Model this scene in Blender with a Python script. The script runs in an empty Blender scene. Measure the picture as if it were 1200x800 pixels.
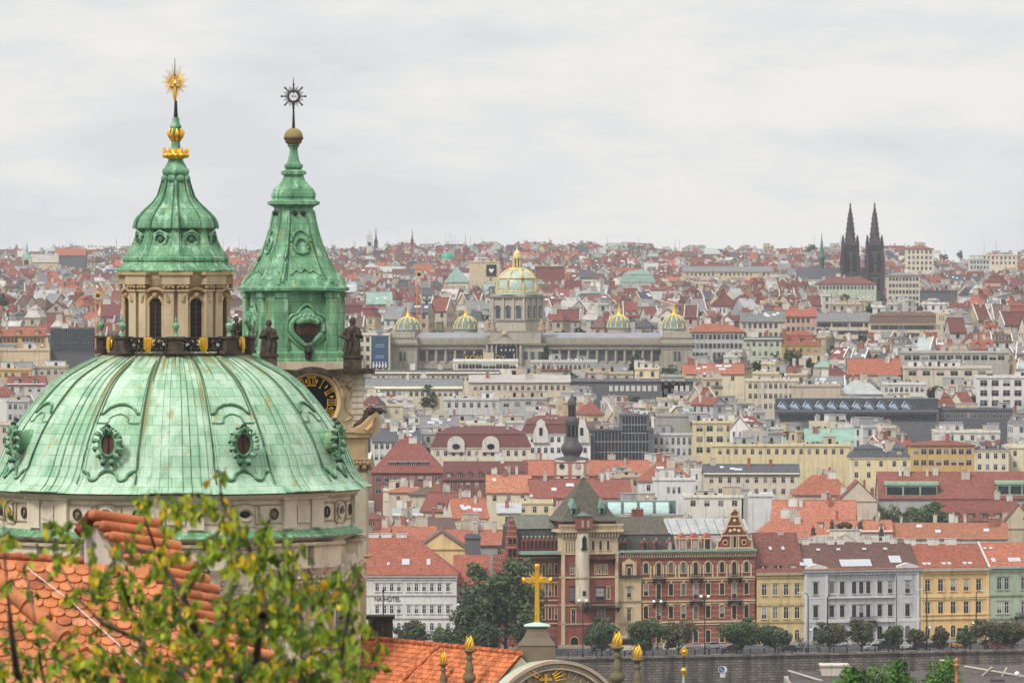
import bpy, math, random
from math import sin, cos, pi, radians, sqrt, atan2, exp
from mathutils import Matrix, Vector, noise
SC = bpy.context.scene
COLL = SC.collection
RND = random.Random(7)
EYE = 82.0          # eye height above the riverside street, metres
FPX = 7500.0        # focal length in photo pixels (photo 1200 wide)
HOR = 300.0         # photo row of the eye level

# ------------------------------------------------------------------ camera
cam_d = bpy.data.cameras.new('camera'); cam = bpy.data.objects.new('camera', cam_d); COLL.objects.link(cam)
cam.location = (0, 0, EYE); cam.rotation_euler = (pi/2, 0, 0)
cam_d.sensor_width = 36; cam_d.lens = 36*FPX/1200
cam_d.shift_y = -(400-HOR)/1200
cam_d.clip_start = 1; cam_d.clip_end = 40000
cam_d.dof.use_dof = True; cam_d.dof.focus_distance = 620; cam_d.dof.aperture_fstop = 9
SC.camera = cam
# ------------------------------------------------------------------ light
SUN_AZ, SUN_EL = radians(-140), radians(48)      # azimuth measured from +Y towards +X
w = bpy.data.worlds.new("World"); SC.world = w; w.use_nodes = True
nt = w.node_tree; nt.nodes.clear(); N = nt.nodes.new; L = nt.links.new
out = N('ShaderNodeOutputWorld'); bg = N('ShaderNodeBackground'); L(bg.outputs[0], out.inputs[0])
sky = N('ShaderNodeTexSky'); sky.sky_type = 'NISHITA'; sky.sun_disc = False
sky.sun_elevation = SUN_EL; sky.sun_rotation = SUN_AZ; sky.dust_density = 3
tc = N('ShaderNodeTexCoord'); sep = N('ShaderNodeSeparateXYZ'); L(tc.outputs['Generated'], sep.inputs[0])
# overcast dome: zenith about 2.6 times the horizon
mr = N('ShaderNodeMapRange'); L(sep.outputs[2], mr.inputs[0]); mr.inputs[1].default_value = 0.03; mr.inputs[2].default_value = 0.9
mr.inputs[3].default_value = 8.9; mr.inputs[4].default_value = 14.0
mp = N('ShaderNodeMapping'); L(tc.outputs['Generated'], mp.inputs[0]); mp.inputs['Scale'].default_value = (1, 1, 3.6)
mp.inputs['Rotation'].default_value = (0, radians(4), 0)
nz = N('ShaderNodeTexNoise'); L(mp.outputs[0], nz.inputs[0]); nz.inputs['Scale'].default_value = 14; nz.inputs['Detail'].default_value = 8
nz.inputs['Roughness'].default_value = 0.56
cr = N('ShaderNodeValToRGB'); L(nz.outputs[0], cr.inputs[0])
cr.color_ramp.elements[0].position = 0.41; cr.color_ramp.elements[0].color = (0.825, 0.845, 0.872, 1)
cr.color_ramp.elements[1].position = 0.57; cr.color_ramp.elements[1].color = (1.0, 0.985, 0.96, 1)
mul = N('ShaderNodeVectorMath'); mul.operation = 'SCALE'; L(cr.outputs[0], mul.inputs[0]); L(mr.outputs[0], mul.inputs['Scale'])
mix = N('ShaderNodeMix'); mix.data_type = 'RGBA'; mix.inputs[0].default_value = 0.93
L(sky.outputs[0], mix.inputs[6]); L(mul.outputs[0], mix.inputs[7]); L(mix.outputs[2], bg.inputs[0])
bg.inputs[1].default_value = 0.10
sd = bpy.data.lights.new('sun', 'SUN'); sd.energy = 2.7; sd.angle = radians(12); sd.color = (1, .965, .91)
so = bpy.data.objects.new('sun', sd); COLL.objects.link(so)
sdir = Vector((sin(SUN_AZ)*cos(SUN_EL), cos(SUN_AZ)*cos(SUN_EL), sin(SUN_EL)))
so.rotation_euler = sdir.to_track_quat('Z', 'Y').to_euler()
so.location = (0, 0, 300)
SC.view_settings.view_transform = 'Standard'; SC.view_settings.look = 'None'
SC.view_settings.exposure = 0.06; SC.view_settings.gamma = 1.0; SC.view_settings.use_curve_mapping = False
cy = SC.cycles
cy.max_bounces = 4; cy.diffuse_bounces = 2; cy.glossy_bounces = 2; cy.transmission_bounces = 3; cy.transparent_max_bounces = 6
cy.volume_bounces = 0; cy.use_denoising = True; cy.caustics_reflective = False; cy.caustics_refractive = False
cy.use_adaptive_sampling = True; cy.adaptive_threshold = 0.01
cy.sample_clamp_indirect = 4

# ------------------------------------------------------------------ helpers
def zy(y, D): return EYE + (HOR-y)*D/FPX
def xx(x, D): return (x-600)*D/FPX
def P(x, y, D): return Vector((xx(x, D), D, zy(y, D)))
def lerp(a, b, t): return a+(b-a)*t
GK = [(0,78),(45,70),(95,64),(200,38),(350,9),(440,6),(860,4),(866,-7),(1288,-7),(1293,-7),(1296,0),(1600,1),(1750,4),(1900,9),(2100,22),(2250,36),(2320,41),(2500,43),(3000,48),(3600,51),(4300,58),(5000,65),(5600,73),(6100,78),(6600,76),(7600,60)]
def gz(D):
    for (a, za), (b, zb) in zip(GK, GK[1:]):
        if D <= b: return lerp(za, zb, max(0, (D-a)/(b-a)))
    return GK[-1][1]
def hill(px):      # extra crest height across the skyline (photo columns)
    pts = [(-200,-2),(0,-1),(60,4),(150,3),(280,0),(420,6),(560,7),(700,6),(760,2),(900,5),(1040,6),(1110,-5),(1150,-4),(1200,0),(1400,2)]
    for (a, za), (b, zb) in zip(pts, pts[1:]):
        if px <= b: return lerp(za, zb, max(0, (px-a)/(b-a)))
    return 0
def ground(X, D):
    z = gz(D)
    if D > 4200: z += hill(600+X*FPX/D)*min(1, (D-4200)/1200)*0.8
    return z
def D_for(x, ye, h):
    """distance at which a wall h metres tall has its top at photo row ye"""
    best = 1380
    D = 1380.0
    while D < 6400:
        X = xx(x, D)
        if zy(ye, D) - ground(X, D) >= h: best = D
        if zy(ye, D) - ground(X, D) < h: 
            return D
        D += 5
    return D

class MB:
    def __init__(s): s.v=[]; s.f=[]; s.m=[]; s.c=[]; s.uv=[]; s.sm=[]; s.keys=[]; s.M=None
    def key(s, k):
        if k not in s.keys: s.keys.append(k)
        return s.keys.index(k)
    def add(s, vs, fs, mat, col=(1,1,1), smooth=False, uvs=None):
        o = len(s.v)
        if s.M is not None:
            M = s.M; s.v.extend([tuple(M @ Vector(p)) for p in vs])
        else: s.v.extend([tuple(p) for p in vs])
        k = s.key(mat)
        for i, f in enumerate(fs):
            s.f.append(tuple(o+j for j in f)); s.m.append(k); s.c.append(col); s.sm.append(smooth)
            s.uv.append(uvs[i] if uvs else None)
    def box(s, x0, x1, y0, y1, z0, z1, mat='plaster', col=(1,1,1)):
        v = [(x0,y0,z0),(x1,y0,z0),(x1,y1,z0),(x0,y1,z0),(x0,y0,z1),(x1,y0,z1),(x1,y1,z1),(x0,y1,z1)]
        s.add(v, [(0,3,2,1),(4,5,6,7),(0,1,5,4),(1,2,6,5),(2,3,7,6),(3,0,4,7)], mat, col)
    def quad(s, a, b, c, d, mat, col=(1,1,1)): s.add([a,b,c,d], [(0,1,2,3)], mat, col)
    def tri(s, a, b, c, mat, col=(1,1,1)): s.add([a,b,c], [(0,1,2)], mat, col)
    def ext(s, poly, axis, a, b, mat, col=(1,1,1), smooth=False):
        """extrude a 2D polygon; axis 'x': pts=(y,z), 'y': pts=(x,z), 'z': pts=(x,y)"""
        n = len(poly)
        def mk(p, t): return (t,p[0],p[1]) if axis=='x' else ((p[0],t,p[1]) if axis=='y' else (p[0],p[1],t))
        v = [mk(p,a) for p in poly]+[mk(p,b) for p in poly]
        f = [tuple(range(n))[::-1], tuple(range(n,2*n))]
        s.add(v, f, mat, col)
        s.add(v, [(i,(i+1)%n,(i+1)%n+n,i+n) for i in range(n)], mat, col, smooth)
    def lathe(s, prof, n=24, cx=0, cy=0, mat='stone', col=(1,1,1), smooth=True, rf=None, uvscale=None, a0=0, cap=True, sx=1, sy=1):
        """prof: [(r,z)] bottom to top. rf(az,i) -> radius offset"""
        v=[]; f=[]; uvs=[] if uvscale else None
        for i,(r,z) in enumerate(prof):
            for k in range(n):
                a = a0+2*pi*k/n
                rr = r+(rf(a,i) if rf else 0)
                v.append((cx+rr*sin(a)*sx, cy-rr*cos(a)*sy, z))
        acc=[0]
        for i in range(1,len(prof)): acc.append(acc[-1]+sqrt((prof[i][0]-prof[i-1][0])**2+(prof[i][1]-prof[i-1][1])**2))
        for i in range(len(prof)-1):
            for k in range(n):
                k2=(k+1)%n
                f.append((i*n+k, i*n+k2, (i+1)*n+k2, (i+1)*n+k))
                if uvscale:
                    u0=k/n*uvscale; u1=(k+1)/n*uvscale
                    uvs.append([(u0,acc[i]),(u1,acc[i]),(u1,acc[i+1]),(u0,acc[i+1])])
        s.add(v,f,mat,col,smooth,uvs)
        if cap:
            if prof[0][0]>1e-3: s.add(v[:n],[tuple(range(n))[::-1]],mat,col)
            if prof[-1][0]>1e-3: s.add(v[-n:],[tuple(range(n))],mat,col)
    def tube(s, pts, r, n=6, mat='bark', col=(1,1,1), smooth=True):
        pts=[Vector(p) for p in pts]; m=len(pts)
        rs = r if isinstance(r,(list,tuple)) else [r]*m
        v=[]
        for i,p in enumerate(pts):
            d=(pts[min(i+1,m-1)]-pts[max(i-1,0)]); d=d.normalized() if d.length>1e-9 else Vector((0,0,1))
            up=Vector((0,0,1)) if abs(d.z)<.9 else Vector((0,1,0))
            a=d.cross(up).normalized(); b=d.cross(a)
            for k in range(n):
                t=2*pi*k/n; v.append(p+(a*cos(t)+b*sin(t))*rs[i])
        f=[(i*n+k,i*n+(k+1)%n,(i+1)*n+(k+1)%n,(i+1)*n+k) for i in range(m-1) for k in range(n)]
        s.add(v,f,mat,col,smooth)
        s.add(v[:n],[tuple(range(n))],mat,col); s.add(v[-n:],[tuple(range(n))[::-1]],mat,col)
    def ball(s, c, r, mat='stone', col=(1,1,1), n=10, sz=1.0, sx=1.0, sy=1.0):
        m=max(4,n//2)
        prof=[(max(1e-4,r*sin(pi*i/m)), c[2]-r*cos(pi*i/m)*sz) for i in range(m+1)]
        s.lathe(prof,n,c[0],c[1],mat,col,True,cap=False,sx=sx,sy=sy)
    def mesh(s, name):
        me=bpy.data.meshes.new(name); me.from_pydata(s.v,[],s.f)
        for k in s.keys: me.materials.append(MAT[k])
        me.polygons.foreach_set('material_index', s.m); me.polygons.foreach_set('use_smooth', s.sm)
        ca=me.color_attributes.new('Col','FLOAT_COLOR','CORNER')
        buf=[]
        for f,c in zip(s.f,s.c): buf.extend((c[0],c[1],c[2],1.0)*len(f))
        ca.data.foreach_set('color',buf)
        if any(u is not None for u in s.uv):
            ul=me.uv_layers.new(name='UVMap'); b=[]
            for f,u in zip(s.f,s.uv):
                for j in range(len(f)): b.extend(u[j] if u else (0,0))
            ul.data.foreach_set('uv',b)
        me.update(); return me
    def build(s, name, parent=None, loc=None):
        o=bpy.data.objects.new(name, s.mesh(name)); COLL.objects.link(o)
        if parent is not None: o.parent=parent
        if loc is not None: o.location=loc
        return o
def inst(name, me, parent, loc=(0,0,0), rz=0):
    o=bpy.data.objects.new(name, me); COLL.objects.link(o); o.parent=parent; o.location=loc
    if rz: o.rotation_euler=(0,0,rz)
    return o
def thing(name, label, cat, loc=(0,0,0), rz=0, group=None):
    o=bpy.data.objects.new(name,None); COLL.objects.link(o); o.location=loc; o.rotation_euler=(0,0,rz)
    o.empty_display_size=.5; o['label']=label; o['category']=cat
    if group: o['group']=group
    return o
def tag(o,label=None,cat=None,group=None,kind=None):
    if label: o['label']=label
    if cat: o['category']=cat
    if group: o['group']=group
    if kind: o['kind']=kind
    return o
def kids(o): return [c for c in bpy.data.objects if c.parent==o]
def copy_tree(o, ch, parent=None):
    c=o.copy(); COLL.objects.link(c); c.parent=parent
    for k in ch.get(o.name,[]): copy_tree(k,ch,c)
    return c
def child_map():
    d={}
    for c in bpy.data.objects:
        if c.parent: d.setdefault(c.parent.name,[]).append(c)
    return d

# ------------------------------------------------------------------ materials
MAT={}
def mat(key, base=None, rough=.85, metal=0.0, spec=.3, attr=True, nscale=1.0, namt=.18, stain=None, stain_amt=0, stain_scale=(1,1,1), bump=0, bscale=20, rnd=0, extra=None, coord='Object'):
    m=bpy.data.materials.new(key); m.use_nodes=True; MAT[key]=m
    t=m.node_tree; b=t.nodes['Principled BSDF']; b.inputs['Roughness'].default_value=rough; b.inputs['Metallic'].default_value=metal
    b.inputs['Specular IOR Level'].default_value=spec
    N=t.nodes.new; L=t.links.new
    tcn=N('ShaderNodeTexCoord'); co=tcn.outputs[coord]
    if attr:
        a=N('ShaderNodeAttribute'); a.attribute_name='Col'; c=a.outputs['Color']
        if base:
            mm=N('ShaderNodeMix'); mm.data_type='RGBA'; mm.blend_type='MULTIPLY'; mm.inputs[0].default_value=1
            L(c,mm.inputs[6]); mm.inputs[7].default_value=(*base,1); c=mm.outputs[2]
    else:
        r=N('ShaderNodeRGB'); r.outputs[0].default_value=(*base,1); c=r.outputs[0]
    def noise_(scale,detail=4,vec=co,rough_=.6):
        n=N('ShaderNodeTexNoise'); L(vec,n.inputs[0]); n.inputs['Scale'].default_value=scale; n.inputs['Detail'].default_value=detail; n.inputs['Roughness'].default_value=rough_; return n.outputs[0]
    def vary(c,fac,lo,hi):
        mr=N('ShaderNodeMapRange'); L(fac,mr.inputs[0]); mr.inputs[1].default_value=.3; mr.inputs[2].default_value=.7; mr.inputs[3].default_value=lo; mr.inputs[4].default_value=hi
        vm=N('ShaderNodeVectorMath'); vm.operation='SCALE'; L(c,vm.inputs[0]); L(mr.outputs[0],vm.inputs['Scale']); return vm.outputs[0]
    def mixc(c,fac,col,a=1):
        mm=N('ShaderNodeMix'); mm.data_type='RGBA'; L(c,mm.inputs[6])
        if isinstance(col,tuple): mm.inputs[7].default_value=(*col,1)
        else: L(col,mm.inputs[7])
        L(fac,mm.inputs[0]); return mm.outputs[2]
    def ramp(fac,p0,p1,v0=0,v1=1):
        mr=N('ShaderNodeMapRange'); L(fac,mr.inputs[0]); mr.inputs[1].default_value=p0; mr.inputs[2].default_value=p1; mr.inputs[3].default_value=v0; mr.inputs[4].default_value=v1; return mr.outputs[0]
    def mapping(scale,vec=co,rot=(0,0,0)):
        q=N('ShaderNodeMapping'); L(vec,q.inputs[0]); q.inputs['Scale'].default_value=scale; q.inputs['Rotation'].default_value=rot; return q.outputs[0]
    if namt: c=vary(c,noise_(nscale),1-namt,1+namt)
    if stain:
        c=mixc(c,ramp(noise_(1,5,mapping(stain_scale)),.52,.72,0,stain_amt),stain)
    if rnd:
        oi=N('ShaderNodeObjectInfo'); mr=N('ShaderNodeMapRange'); L(oi.outputs['Random'],mr.inputs[0]); mr.inputs[3].default_value=1-rnd; mr.inputs[4].default_value=1+rnd
        vm=N('ShaderNodeVectorMath'); vm.operation='SCALE'; L(c,vm.inputs[0]); L(mr.outputs[0],vm.inputs['Scale']); c=vm.outputs[0]
    env=dict(N=N,L=L,co=co,tc=tcn,noise_=noise_,vary=vary,mixc=mixc,ramp=ramp,mapping=mapping,b=b,t=t)
    if extra: c=extra(c,env)
    L(c,b.inputs['Base Color'])
    if bump:
        bn=N('ShaderNodeBump'); bn.inputs['Strength'].default_value=bump; bn.inputs['Distance'].default_value=.1; L(noise_(bscale,3),bn.inputs['Height']); L(bn.outputs[0],b.inputs['Normal'])
    return m

def math_(e,op,a,b=None):
    n=e['N']('ShaderNodeMath'); n.operation=op
    for i,q in enumerate((a,b)):
        if q is None: continue
        if isinstance(q,(int,float)): n.inputs[i].default_value=q
        else: e['L'](q,n.inputs[i])
    return n.outputs[0]
def sepz(e,k=2):
    s=e['N']('ShaderNodeSeparateXYZ'); e['L'](e['co'],s.inputs[0]); return s.outputs[k]

mat('plaster', rough=.9, nscale=.35, namt=.10, stain=(.12,.10,.085), stain_amt=.5, stain_scale=(1.2,1.2,.12))
def rooftile(c,e):
    z=math_(e,'FRACT',math_(e,'MULTIPLY',sepz(e),2.2))
    line=e['ramp'](z,.0,.35,.78,1.05)
    vm=e['N']('ShaderNodeVectorMath'); vm.operation='SCALE'; e['L'](c,vm.inputs[0]); e['L'](line,vm.inputs['Scale'])
    c=vm.outputs[0]
    v=e['N']('ShaderNodeTexVoronoi'); e['L'](e['mapping']((2.2,2.2,3.2)),v.inputs[0]); v.inputs['Scale'].default_value=1
    s=e['N']('ShaderNodeSeparateColor'); e['L'](v.outputs['Color'],s.inputs[0])
    c=e['vary'](c,s.outputs[0],.86,1.14)
    return c
mat('rooftile', rough=.8, nscale=1.6, namt=.20, stain=(.07,.055,.05), stain_amt=.45, stain_scale=(1.1,1.1,.5), extra=rooftile)
mat('roofsheet', rough=.5, spec=.4, nscale=.4, namt=.18, stain=(.2,.19,.17), stain_amt=.5, stain_scale=(.9,.9,.3))
mat('darkmetal', rough=.55, spec=.4, nscale=2, namt=.15)
def curtain(c,e):
    oi=e['N']('ShaderNodeObjectInfo'); r=oi.outputs['Random']
    c=e['mixc'](c,math_(e,'GREATER_THAN',r,.88),(.16,.16,.15))
    z=sepz(e); m=math_(e,'MULTIPLY',math_(e,'LESS_THAN',math_(e,'FRACT',math_(e,'MULTIPLY',r,7.3)),.22),math_(e,'GREATER_THAN',z,.9))
    return e['mixc'](c,m,(.34,.33,.30))
mat('glass', base=(.022,.025,.03), attr=False, rough=.15, spec=.25, nscale=.6, namt=.5, extra=curtain)
mat('darkglass', base=(.022,.028,.034), attr=False, rough=.08, spec=.8, nscale=.5, namt=.5)
mat('winfar', rough=.3, spec=.5, nscale=.15, namt=.4)
mat('white', base=(.72,.71,.68), attr=False, rough=.6, nscale=3, namt=.06)
mat('gold', base=(.85,.48,.055), attr=False, metal=.65, rough=.36, nscale=3, namt=.2)
mat('paint', rough=.35, spec=.5, nscale=1, namt=.03)
mat('cloth', rough=.9, nscale=6, namt=.08)
mat('skin', base=(.5,.3,.22), attr=False, rough=.6, nscale=3, namt=.03)
mat('hedge', rough=.9, nscale=.5, namt=.35)
mat('bark', base=(.09,.07,.055), attr=False, rough=.95, nscale=8, namt=.35)
mat('asphalt', base=(.075,.075,.078), attr=False, rough=.9, nscale=.3, namt=.18)
mat('paving', base=(.19,.175,.16), attr=False, rough=.9, nscale=.3, namt=.15)
mat('earth', base=(.06,.058,.05), attr=False, rough=1, nscale=.01, namt=.3)
mat('water', base=(.03,.04,.04), attr=False, rough=.08, spec=.6, bump=.4, bscale=.8)
mat('rubber', base=(.02,.02,.02), attr=False, rough=.8)
mat('lampglobe', base=(.85,.85,.82), attr=False, rough=.3)
mat('railing', base=(.03,.033,.035), attr=False, rough=.6)
# leaves
def leaf(c,e):
    b=e['b']; tr=e['N']('ShaderNodeBsdfTranslucent'); e['L'](c,tr.inputs[0])
    ms=e['N']('ShaderNodeMixShader'); ms.inputs[0].default_value=.35
    out=e['t'].nodes['Material Output']; e['L'](b.outputs[0],ms.inputs[1]); e['L'](tr.outputs[0],ms.inputs[2]); e['L'](ms.outputs[0],out.inputs[0])
    return c
mat('leaf', rough=.55, spec=.35, nscale=.4, namt=.1, extra=leaf)
# old stone, warm, with soot
mat('stone', rough=.9, nscale=.9, namt=.12, stain=(.13,.105,.075), stain_amt=.42, stain_scale=(.9,.9,.16), bump=.25, bscale=6)
mat('sootstone', base=(.06,.045,.034), attr=False, rough=.95, nscale=2.2, namt=.55, stain=(.22,.17,.10), stain_amt=.25, stain_scale=(1.5,1.5,1.5), bump=.4, bscale=8)
# copper
def copper(c,e):
    s=e['N']('ShaderNodeTexBrick'); mp=e['N']('ShaderNodeMapping'); e['L'](e['tc'].outputs['UV'],mp.inputs[0])
    e['L'](mp.outputs[0],s.inputs[0]); s.inputs['Scale'].default_value=1; s.inputs['Brick Width'].default_value=1.5; s.inputs['Row Height'].default_value=.78
    s.inputs['Mortar Size'].default_value=.022; s.inputs['Mortar Smooth'].default_value=.3; s.offset=.37
    s.inputs['Color1'].default_value=(.235,.42,.255,1); s.inputs['Color2'].default_value=(.39,.55,.40,1); s.inputs['Mortar'].default_value=(.06,.19,.115,1)
    # streaks running down
    c=s.outputs[0]
    c=e['mixc'](c,e['ramp'](e['noise_'](1,6,e['mapping']((.55,.55,.11))),.44,.66,0,.75),(.50,.64,.50))
    c=e['mixc'](c,e['ramp'](e['noise_'](1.3,6,e['mapping']((.9,.9,.13))),.52,.72,0,.62),(.08,.22,.105))
    c=e['mixc'](c,e['ramp'](e['noise_'](.8,6,e['mapping']((1.7,1.7,.10),rot=(0,0,.6))),.58,.68,0,.75),(.30,.25,.07))
    c=e['mixc'](c,e['ramp'](e['noise_'](6,4),.50,.75,0,.35),(.12,.30,.18))
    uv=e['tc'].outputs['UV']; sv=e['N']('ShaderNodeSeparateXYZ'); e['L'](uv,sv.inputs[0]); top=e['ramp'](sv.outputs[1],2.5,12.5,-.13,.15)
    dd=math_(e,'ABSOLUTE',math_(e,'SUBTRACT',math_(e,'FRACT',math_(e,'MULTIPLY',sv.outputs[0],8/(2*pi*11.5))),.5)); dd=math_(e,'ABSOLUTE',math_(e,'SUBTRACT',dd,.235))
    top=math_(e,'ADD',top,e['ramp'](dd,.0,.045,.15,-.03))
    n1=e['noise_'](1,5,e['mapping']((1.9,.10,1),vec=uv)); f=math_(e,'ADD',n1,top)
    c=e['mixc'](c,e['ramp'](f,.60,.70,0,.88),(.24,.19,.05))
    n2=e['noise_'](1,6,e['mapping']((3.1,.13,1),vec=uv)); f2=math_(e,'ADD',n2,top)
    c=e['mixc'](c,e['ramp'](f2,.66,.74,0,.85),(.045,.065,.03))
    n3=e['noise_'](1,6,e['mapping']((4.5,.22,1),vec=uv)); c=e['mixc'](c,e['ramp'](n3,.55,.75,0,.45),(.10,.25,.13))
    return c
mat('seam_shade', base=(.055,.12,.065), attr=False, rough=.7)  # dark green of the sheet seams, also of painted shade on the bell roof
mat('copper', rough=.6, spec=.35, namt=0, extra=copper, attr=False, base=(.3,.5,.4), bump=.25, bscale=2.2)
def copper2(c,e):
    c=e['mixc'](c,e['ramp'](e['noise_'](1,6,e['mapping']((1.2,1.2,.22))),.42,.62,0,.85),(.06,.18,.09))
    c=e['mixc'](c,e['ramp'](e['noise_'](1.7,6,e['mapping']((1.2,1.2,.3))),.50,.68,0,.8),(.37,.58,.39))
    c=e['mixc'](c,e['ramp'](e['noise_'](1.4,6,e['mapping']((2.0,2.0,.25))),.60,.70,0,.8),(.035,.045,.03))
    c=e['mixc'](c,e['ramp'](e['noise_'](.9,6,e['mapping']((2.0,2.0,.2),rot=(0,0,1))),.60,.70,0,.6),(.30,.27,.06))
    fz=math_(e,'FRACT',math_(e,'MULTIPLY',sepz(e),1.25)); c=e['mixc'](c,math_(e,'MULTIPLY',math_(e,'LESS_THAN',fz,.06),.6),(.04,.11,.055))
    c=e['mixc'](c,e['ramp'](e['noise_'](1,6,e['mapping']((4,4,.35))),.55,.72,0,.7),(.05,.13,.07))
    return c
mat('greencopper', base=(.14,.31,.165), attr=False, rough=.6, spec=.35, nscale=1.2, namt=.2, extra=copper2, bump=.3, bscale=3)
mat('stain', base=(.20,.155,.04), attr=False, rough=.8, nscale=2, namt=.5)
mat('darkiron', base=(.018,.016,.015), attr=False, rough=.6)
mat('clockface', base=(.008,.008,.009), attr=False, rough=.5, nscale=2, namt=.3)
mat('wood', base=(.095,.05,.03), attr=False, rough=.8, nscale=3, namt=.3)
mat('ashlar_cream', base=(.66,.58,.44), attr=False, rough=.9)
# terracotta foreground tiles
def terra(c,e):
    c=e['mixc'](c,e['ramp'](e['noise_'](9,6),.50,.74,0,.65),(.30,.10,.045))
    c=e['mixc'](c,e['ramp'](e['noise_'](2.4,6),.52,.66,0,.75),(.13,.06,.035))
    c=e['mixc'](c,e['ramp'](e['noise_'](5,5),.62,.72,0,.5),(.55,.33,.18))
    return c
mat('terracotta', base=None, rough=.75, nscale=1.6, namt=.2, extra=terra, bump=.15, bscale=30)
def navetile(c,e):
    s=e['N']('ShaderNodeTexVoronoi'); e['L'](e['mapping']((3,3,3)),s.inputs[0]); s.inputs['Scale'].default_value=1
    q=e['N']('ShaderNodeSeparateColor'); e['L'](s.outputs['Color'],q.inputs[0])
    return e['vary'](c,q.outputs[0],.75,1.25)
mat('navetile', rough=.75, nscale=.5, namt=.15, extra=navetile)
def quay(c,e):
    s=e['N']('ShaderNodeTexBrick'); mp=e['mapping']((1,1,1),rot=(pi/2,0,0)); e['L'](mp,s.inputs[0]); s.inputs['Scale'].default_value=1
    s.inputs['Brick Width'].default_value=1.3; s.inputs['Row Height'].default_value=.55; s.inputs['Mortar Size'].default_value=.06
    s.inputs['Color1'].default_value=(.15,.125,.105,1); s.inputs['Color2'].default_value=(.25,.215,.18,1); s.inputs['Mortar'].default_value=(.05,.045,.04,1)
    c=s.outputs[0]
    return e['mixc'](c,e['ramp'](e['noise_'](1,5,e['mapping']((.35,.35,.05))),.46,.62,0,.8),(.05,.045,.042))
mat('quaystone', base=(1,1,1), attr=False, rough=.95, namt=0, extra=quay)
# brick building: red brick with cream bands
def bands(c,e):
    z=sepz(e); f=math_(e,'FRACT',math_(e,'MULTIPLY',z,1/1.15))
    m=math_(e,'LESS_THAN',f,.22)
    return e['mixc'](c,math_(e,'MULTIPLY',m,e['ramp'](e['noise_'](.35,2),.4,.6,.25,.7)),(.40,.27,.16))
mat('bandbrick', base=(.25,.078,.058), attr=False, rough=.9, nscale=.5, namt=.2, stain=(.08,.035,.03), stain_amt=.5, stain_scale=(.8,.8,.2), extra=bands)
mat('redbrick', base=(.25,.076,.056), attr=False, rough=.9, nscale=.5, namt=.2, stain=(.08,.035,.03), stain_amt=.5, stain_scale=(.8,.8,.2))
mat('paleglass', base=(.36,.46,.40), attr=False, rough=.4, spec=.4)
mat('palegold', base=(.56,.45,.21), attr=False, rough=.5, nscale=.5, namt=.2)
mat('glasspanel', base=(.34,.48,.45), attr=False, rough=.25, spec=.6)
mat('blacksign', base=(.012,.016,.022), attr=False, rough=.5)
mat('bluesign', base=(.03,.075,.14), attr=False, rough=.6)
# ------------------------------------------------------------------ terrain, river, street
def strip(name, d0, d1, x0f, x1f, zf, mat_, nx=2, nd=2, kind='structure'):
    b=MB(); v=[]; f=[]
    for i in range(nd+1):
        D=lerp(d0,d1,i/nd)
        for k in range(nx+1):
            X=lerp(x0f(D),x1f(D),k/nx); v.append((X,D,zf(X,D)))
    for i in range(nd):
        for k in range(nx):
            a=i*(nx+1)+k; f.append((a,a+1,a+nx+2,a+nx+1))
    b.add(v,f,mat_,smooth=True); o=b.build(name); o['kind']=kind; return o
strip('castle_hill', -60, 866, lambda D:-350, lambda D:350, lambda X,D: gz(D)-.5 if D>0 else 78-abs(D)*.05, 'earth', 4, 60)
strip('river', 866, 1420, lambda D:-700, lambda D:700, lambda X,D:-6.6, 'water')
strip('town_ground', 1385, 7500, lambda D:-1500, lambda D:1500, lambda X,D: ground(X,D)-.25, 'earth', 60, 240)
ROWA=radians(16)           # the embankment runs away to the right
def DS(x,off=0): return 1303+(x-700)*.0525+off      # distance of the river wall below photo column x, plus metres
def emb(name,y0,y1,z0,z1,m,parent=None,kind='structure',L=420):
    b=MB(); b.box(-L,L,y0,y1,z0,z1,m); o=b.build(name,parent)
    if parent is None: o.location=(xx(700,1303),1303,0); o.rotation_euler=(0,0,ROWA)
    if kind: o['kind']=kind
    return o
qw=emb('river_wall',0,2,-7.5,0,'quaystone',kind=None); tag(qw,'dark stone river wall below the street, stained and coursed','river wall')
emb('wall_coping',-.4,2.4,.003,.42,'quaystone',qw,kind=None)
emb('riverside_pavement',2.4,9,-.2,.14,'paving'); emb('riverside_road',9,33,-.22,.004,'asphalt'); emb('house_side_pavement',33,110,-.2,.144,'paving')
b=MB()
for i in range(-60,60): b.box(i*6,i*6+2.2,21,21.15,.005,.009,'white')
o=b.build('road_markings'); o['kind']='structure'; o.location=qw.location; o.rotation_euler=(0,0,ROWA)
rl=thing('river_railing','black iron railing with posts along the top of the river wall','railing',qw.location,ROWA); rl.location.z=.42
b=MB()
for z in (.25,.6,.95): b.box(-60,140,1,1.06,z,z+.07,'railing')
b.build('rail',rl)
b=MB()
for i in range(67): b.box(-60+i*3,-60+i*3+.22,.9,1.12,0,1.15,'railing')
b.build('railing_post',rl)['kind']='stuff'
b=MB()
for i in range(620): b.box(-60+i*.32,-60+i*.32+.06,1.0,1.04,.1,.95,'railing')
b.build('bars',rl)['kind']='stuff'

# ------------------------------------------------------------------ domed church
D=440.0; px=D/FPX; CX=xx(206,D); ZB=gz(D)
def Zc(y): return zy(y,D)-ZB
church=thing('domed_church','baroque church with huge ribbed green copper dome and stone lantern','church',(CX,D,ZB),radians(3.0))
CR=208*px   # wall radius of the upper drum
dp=[(66,408),(86,415),(112,427),(136,441),(155,458.5),(174,482),(188,503),(198,522),(205.5,540),(210,555),(214,563),(219,568),(223,571)]
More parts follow.
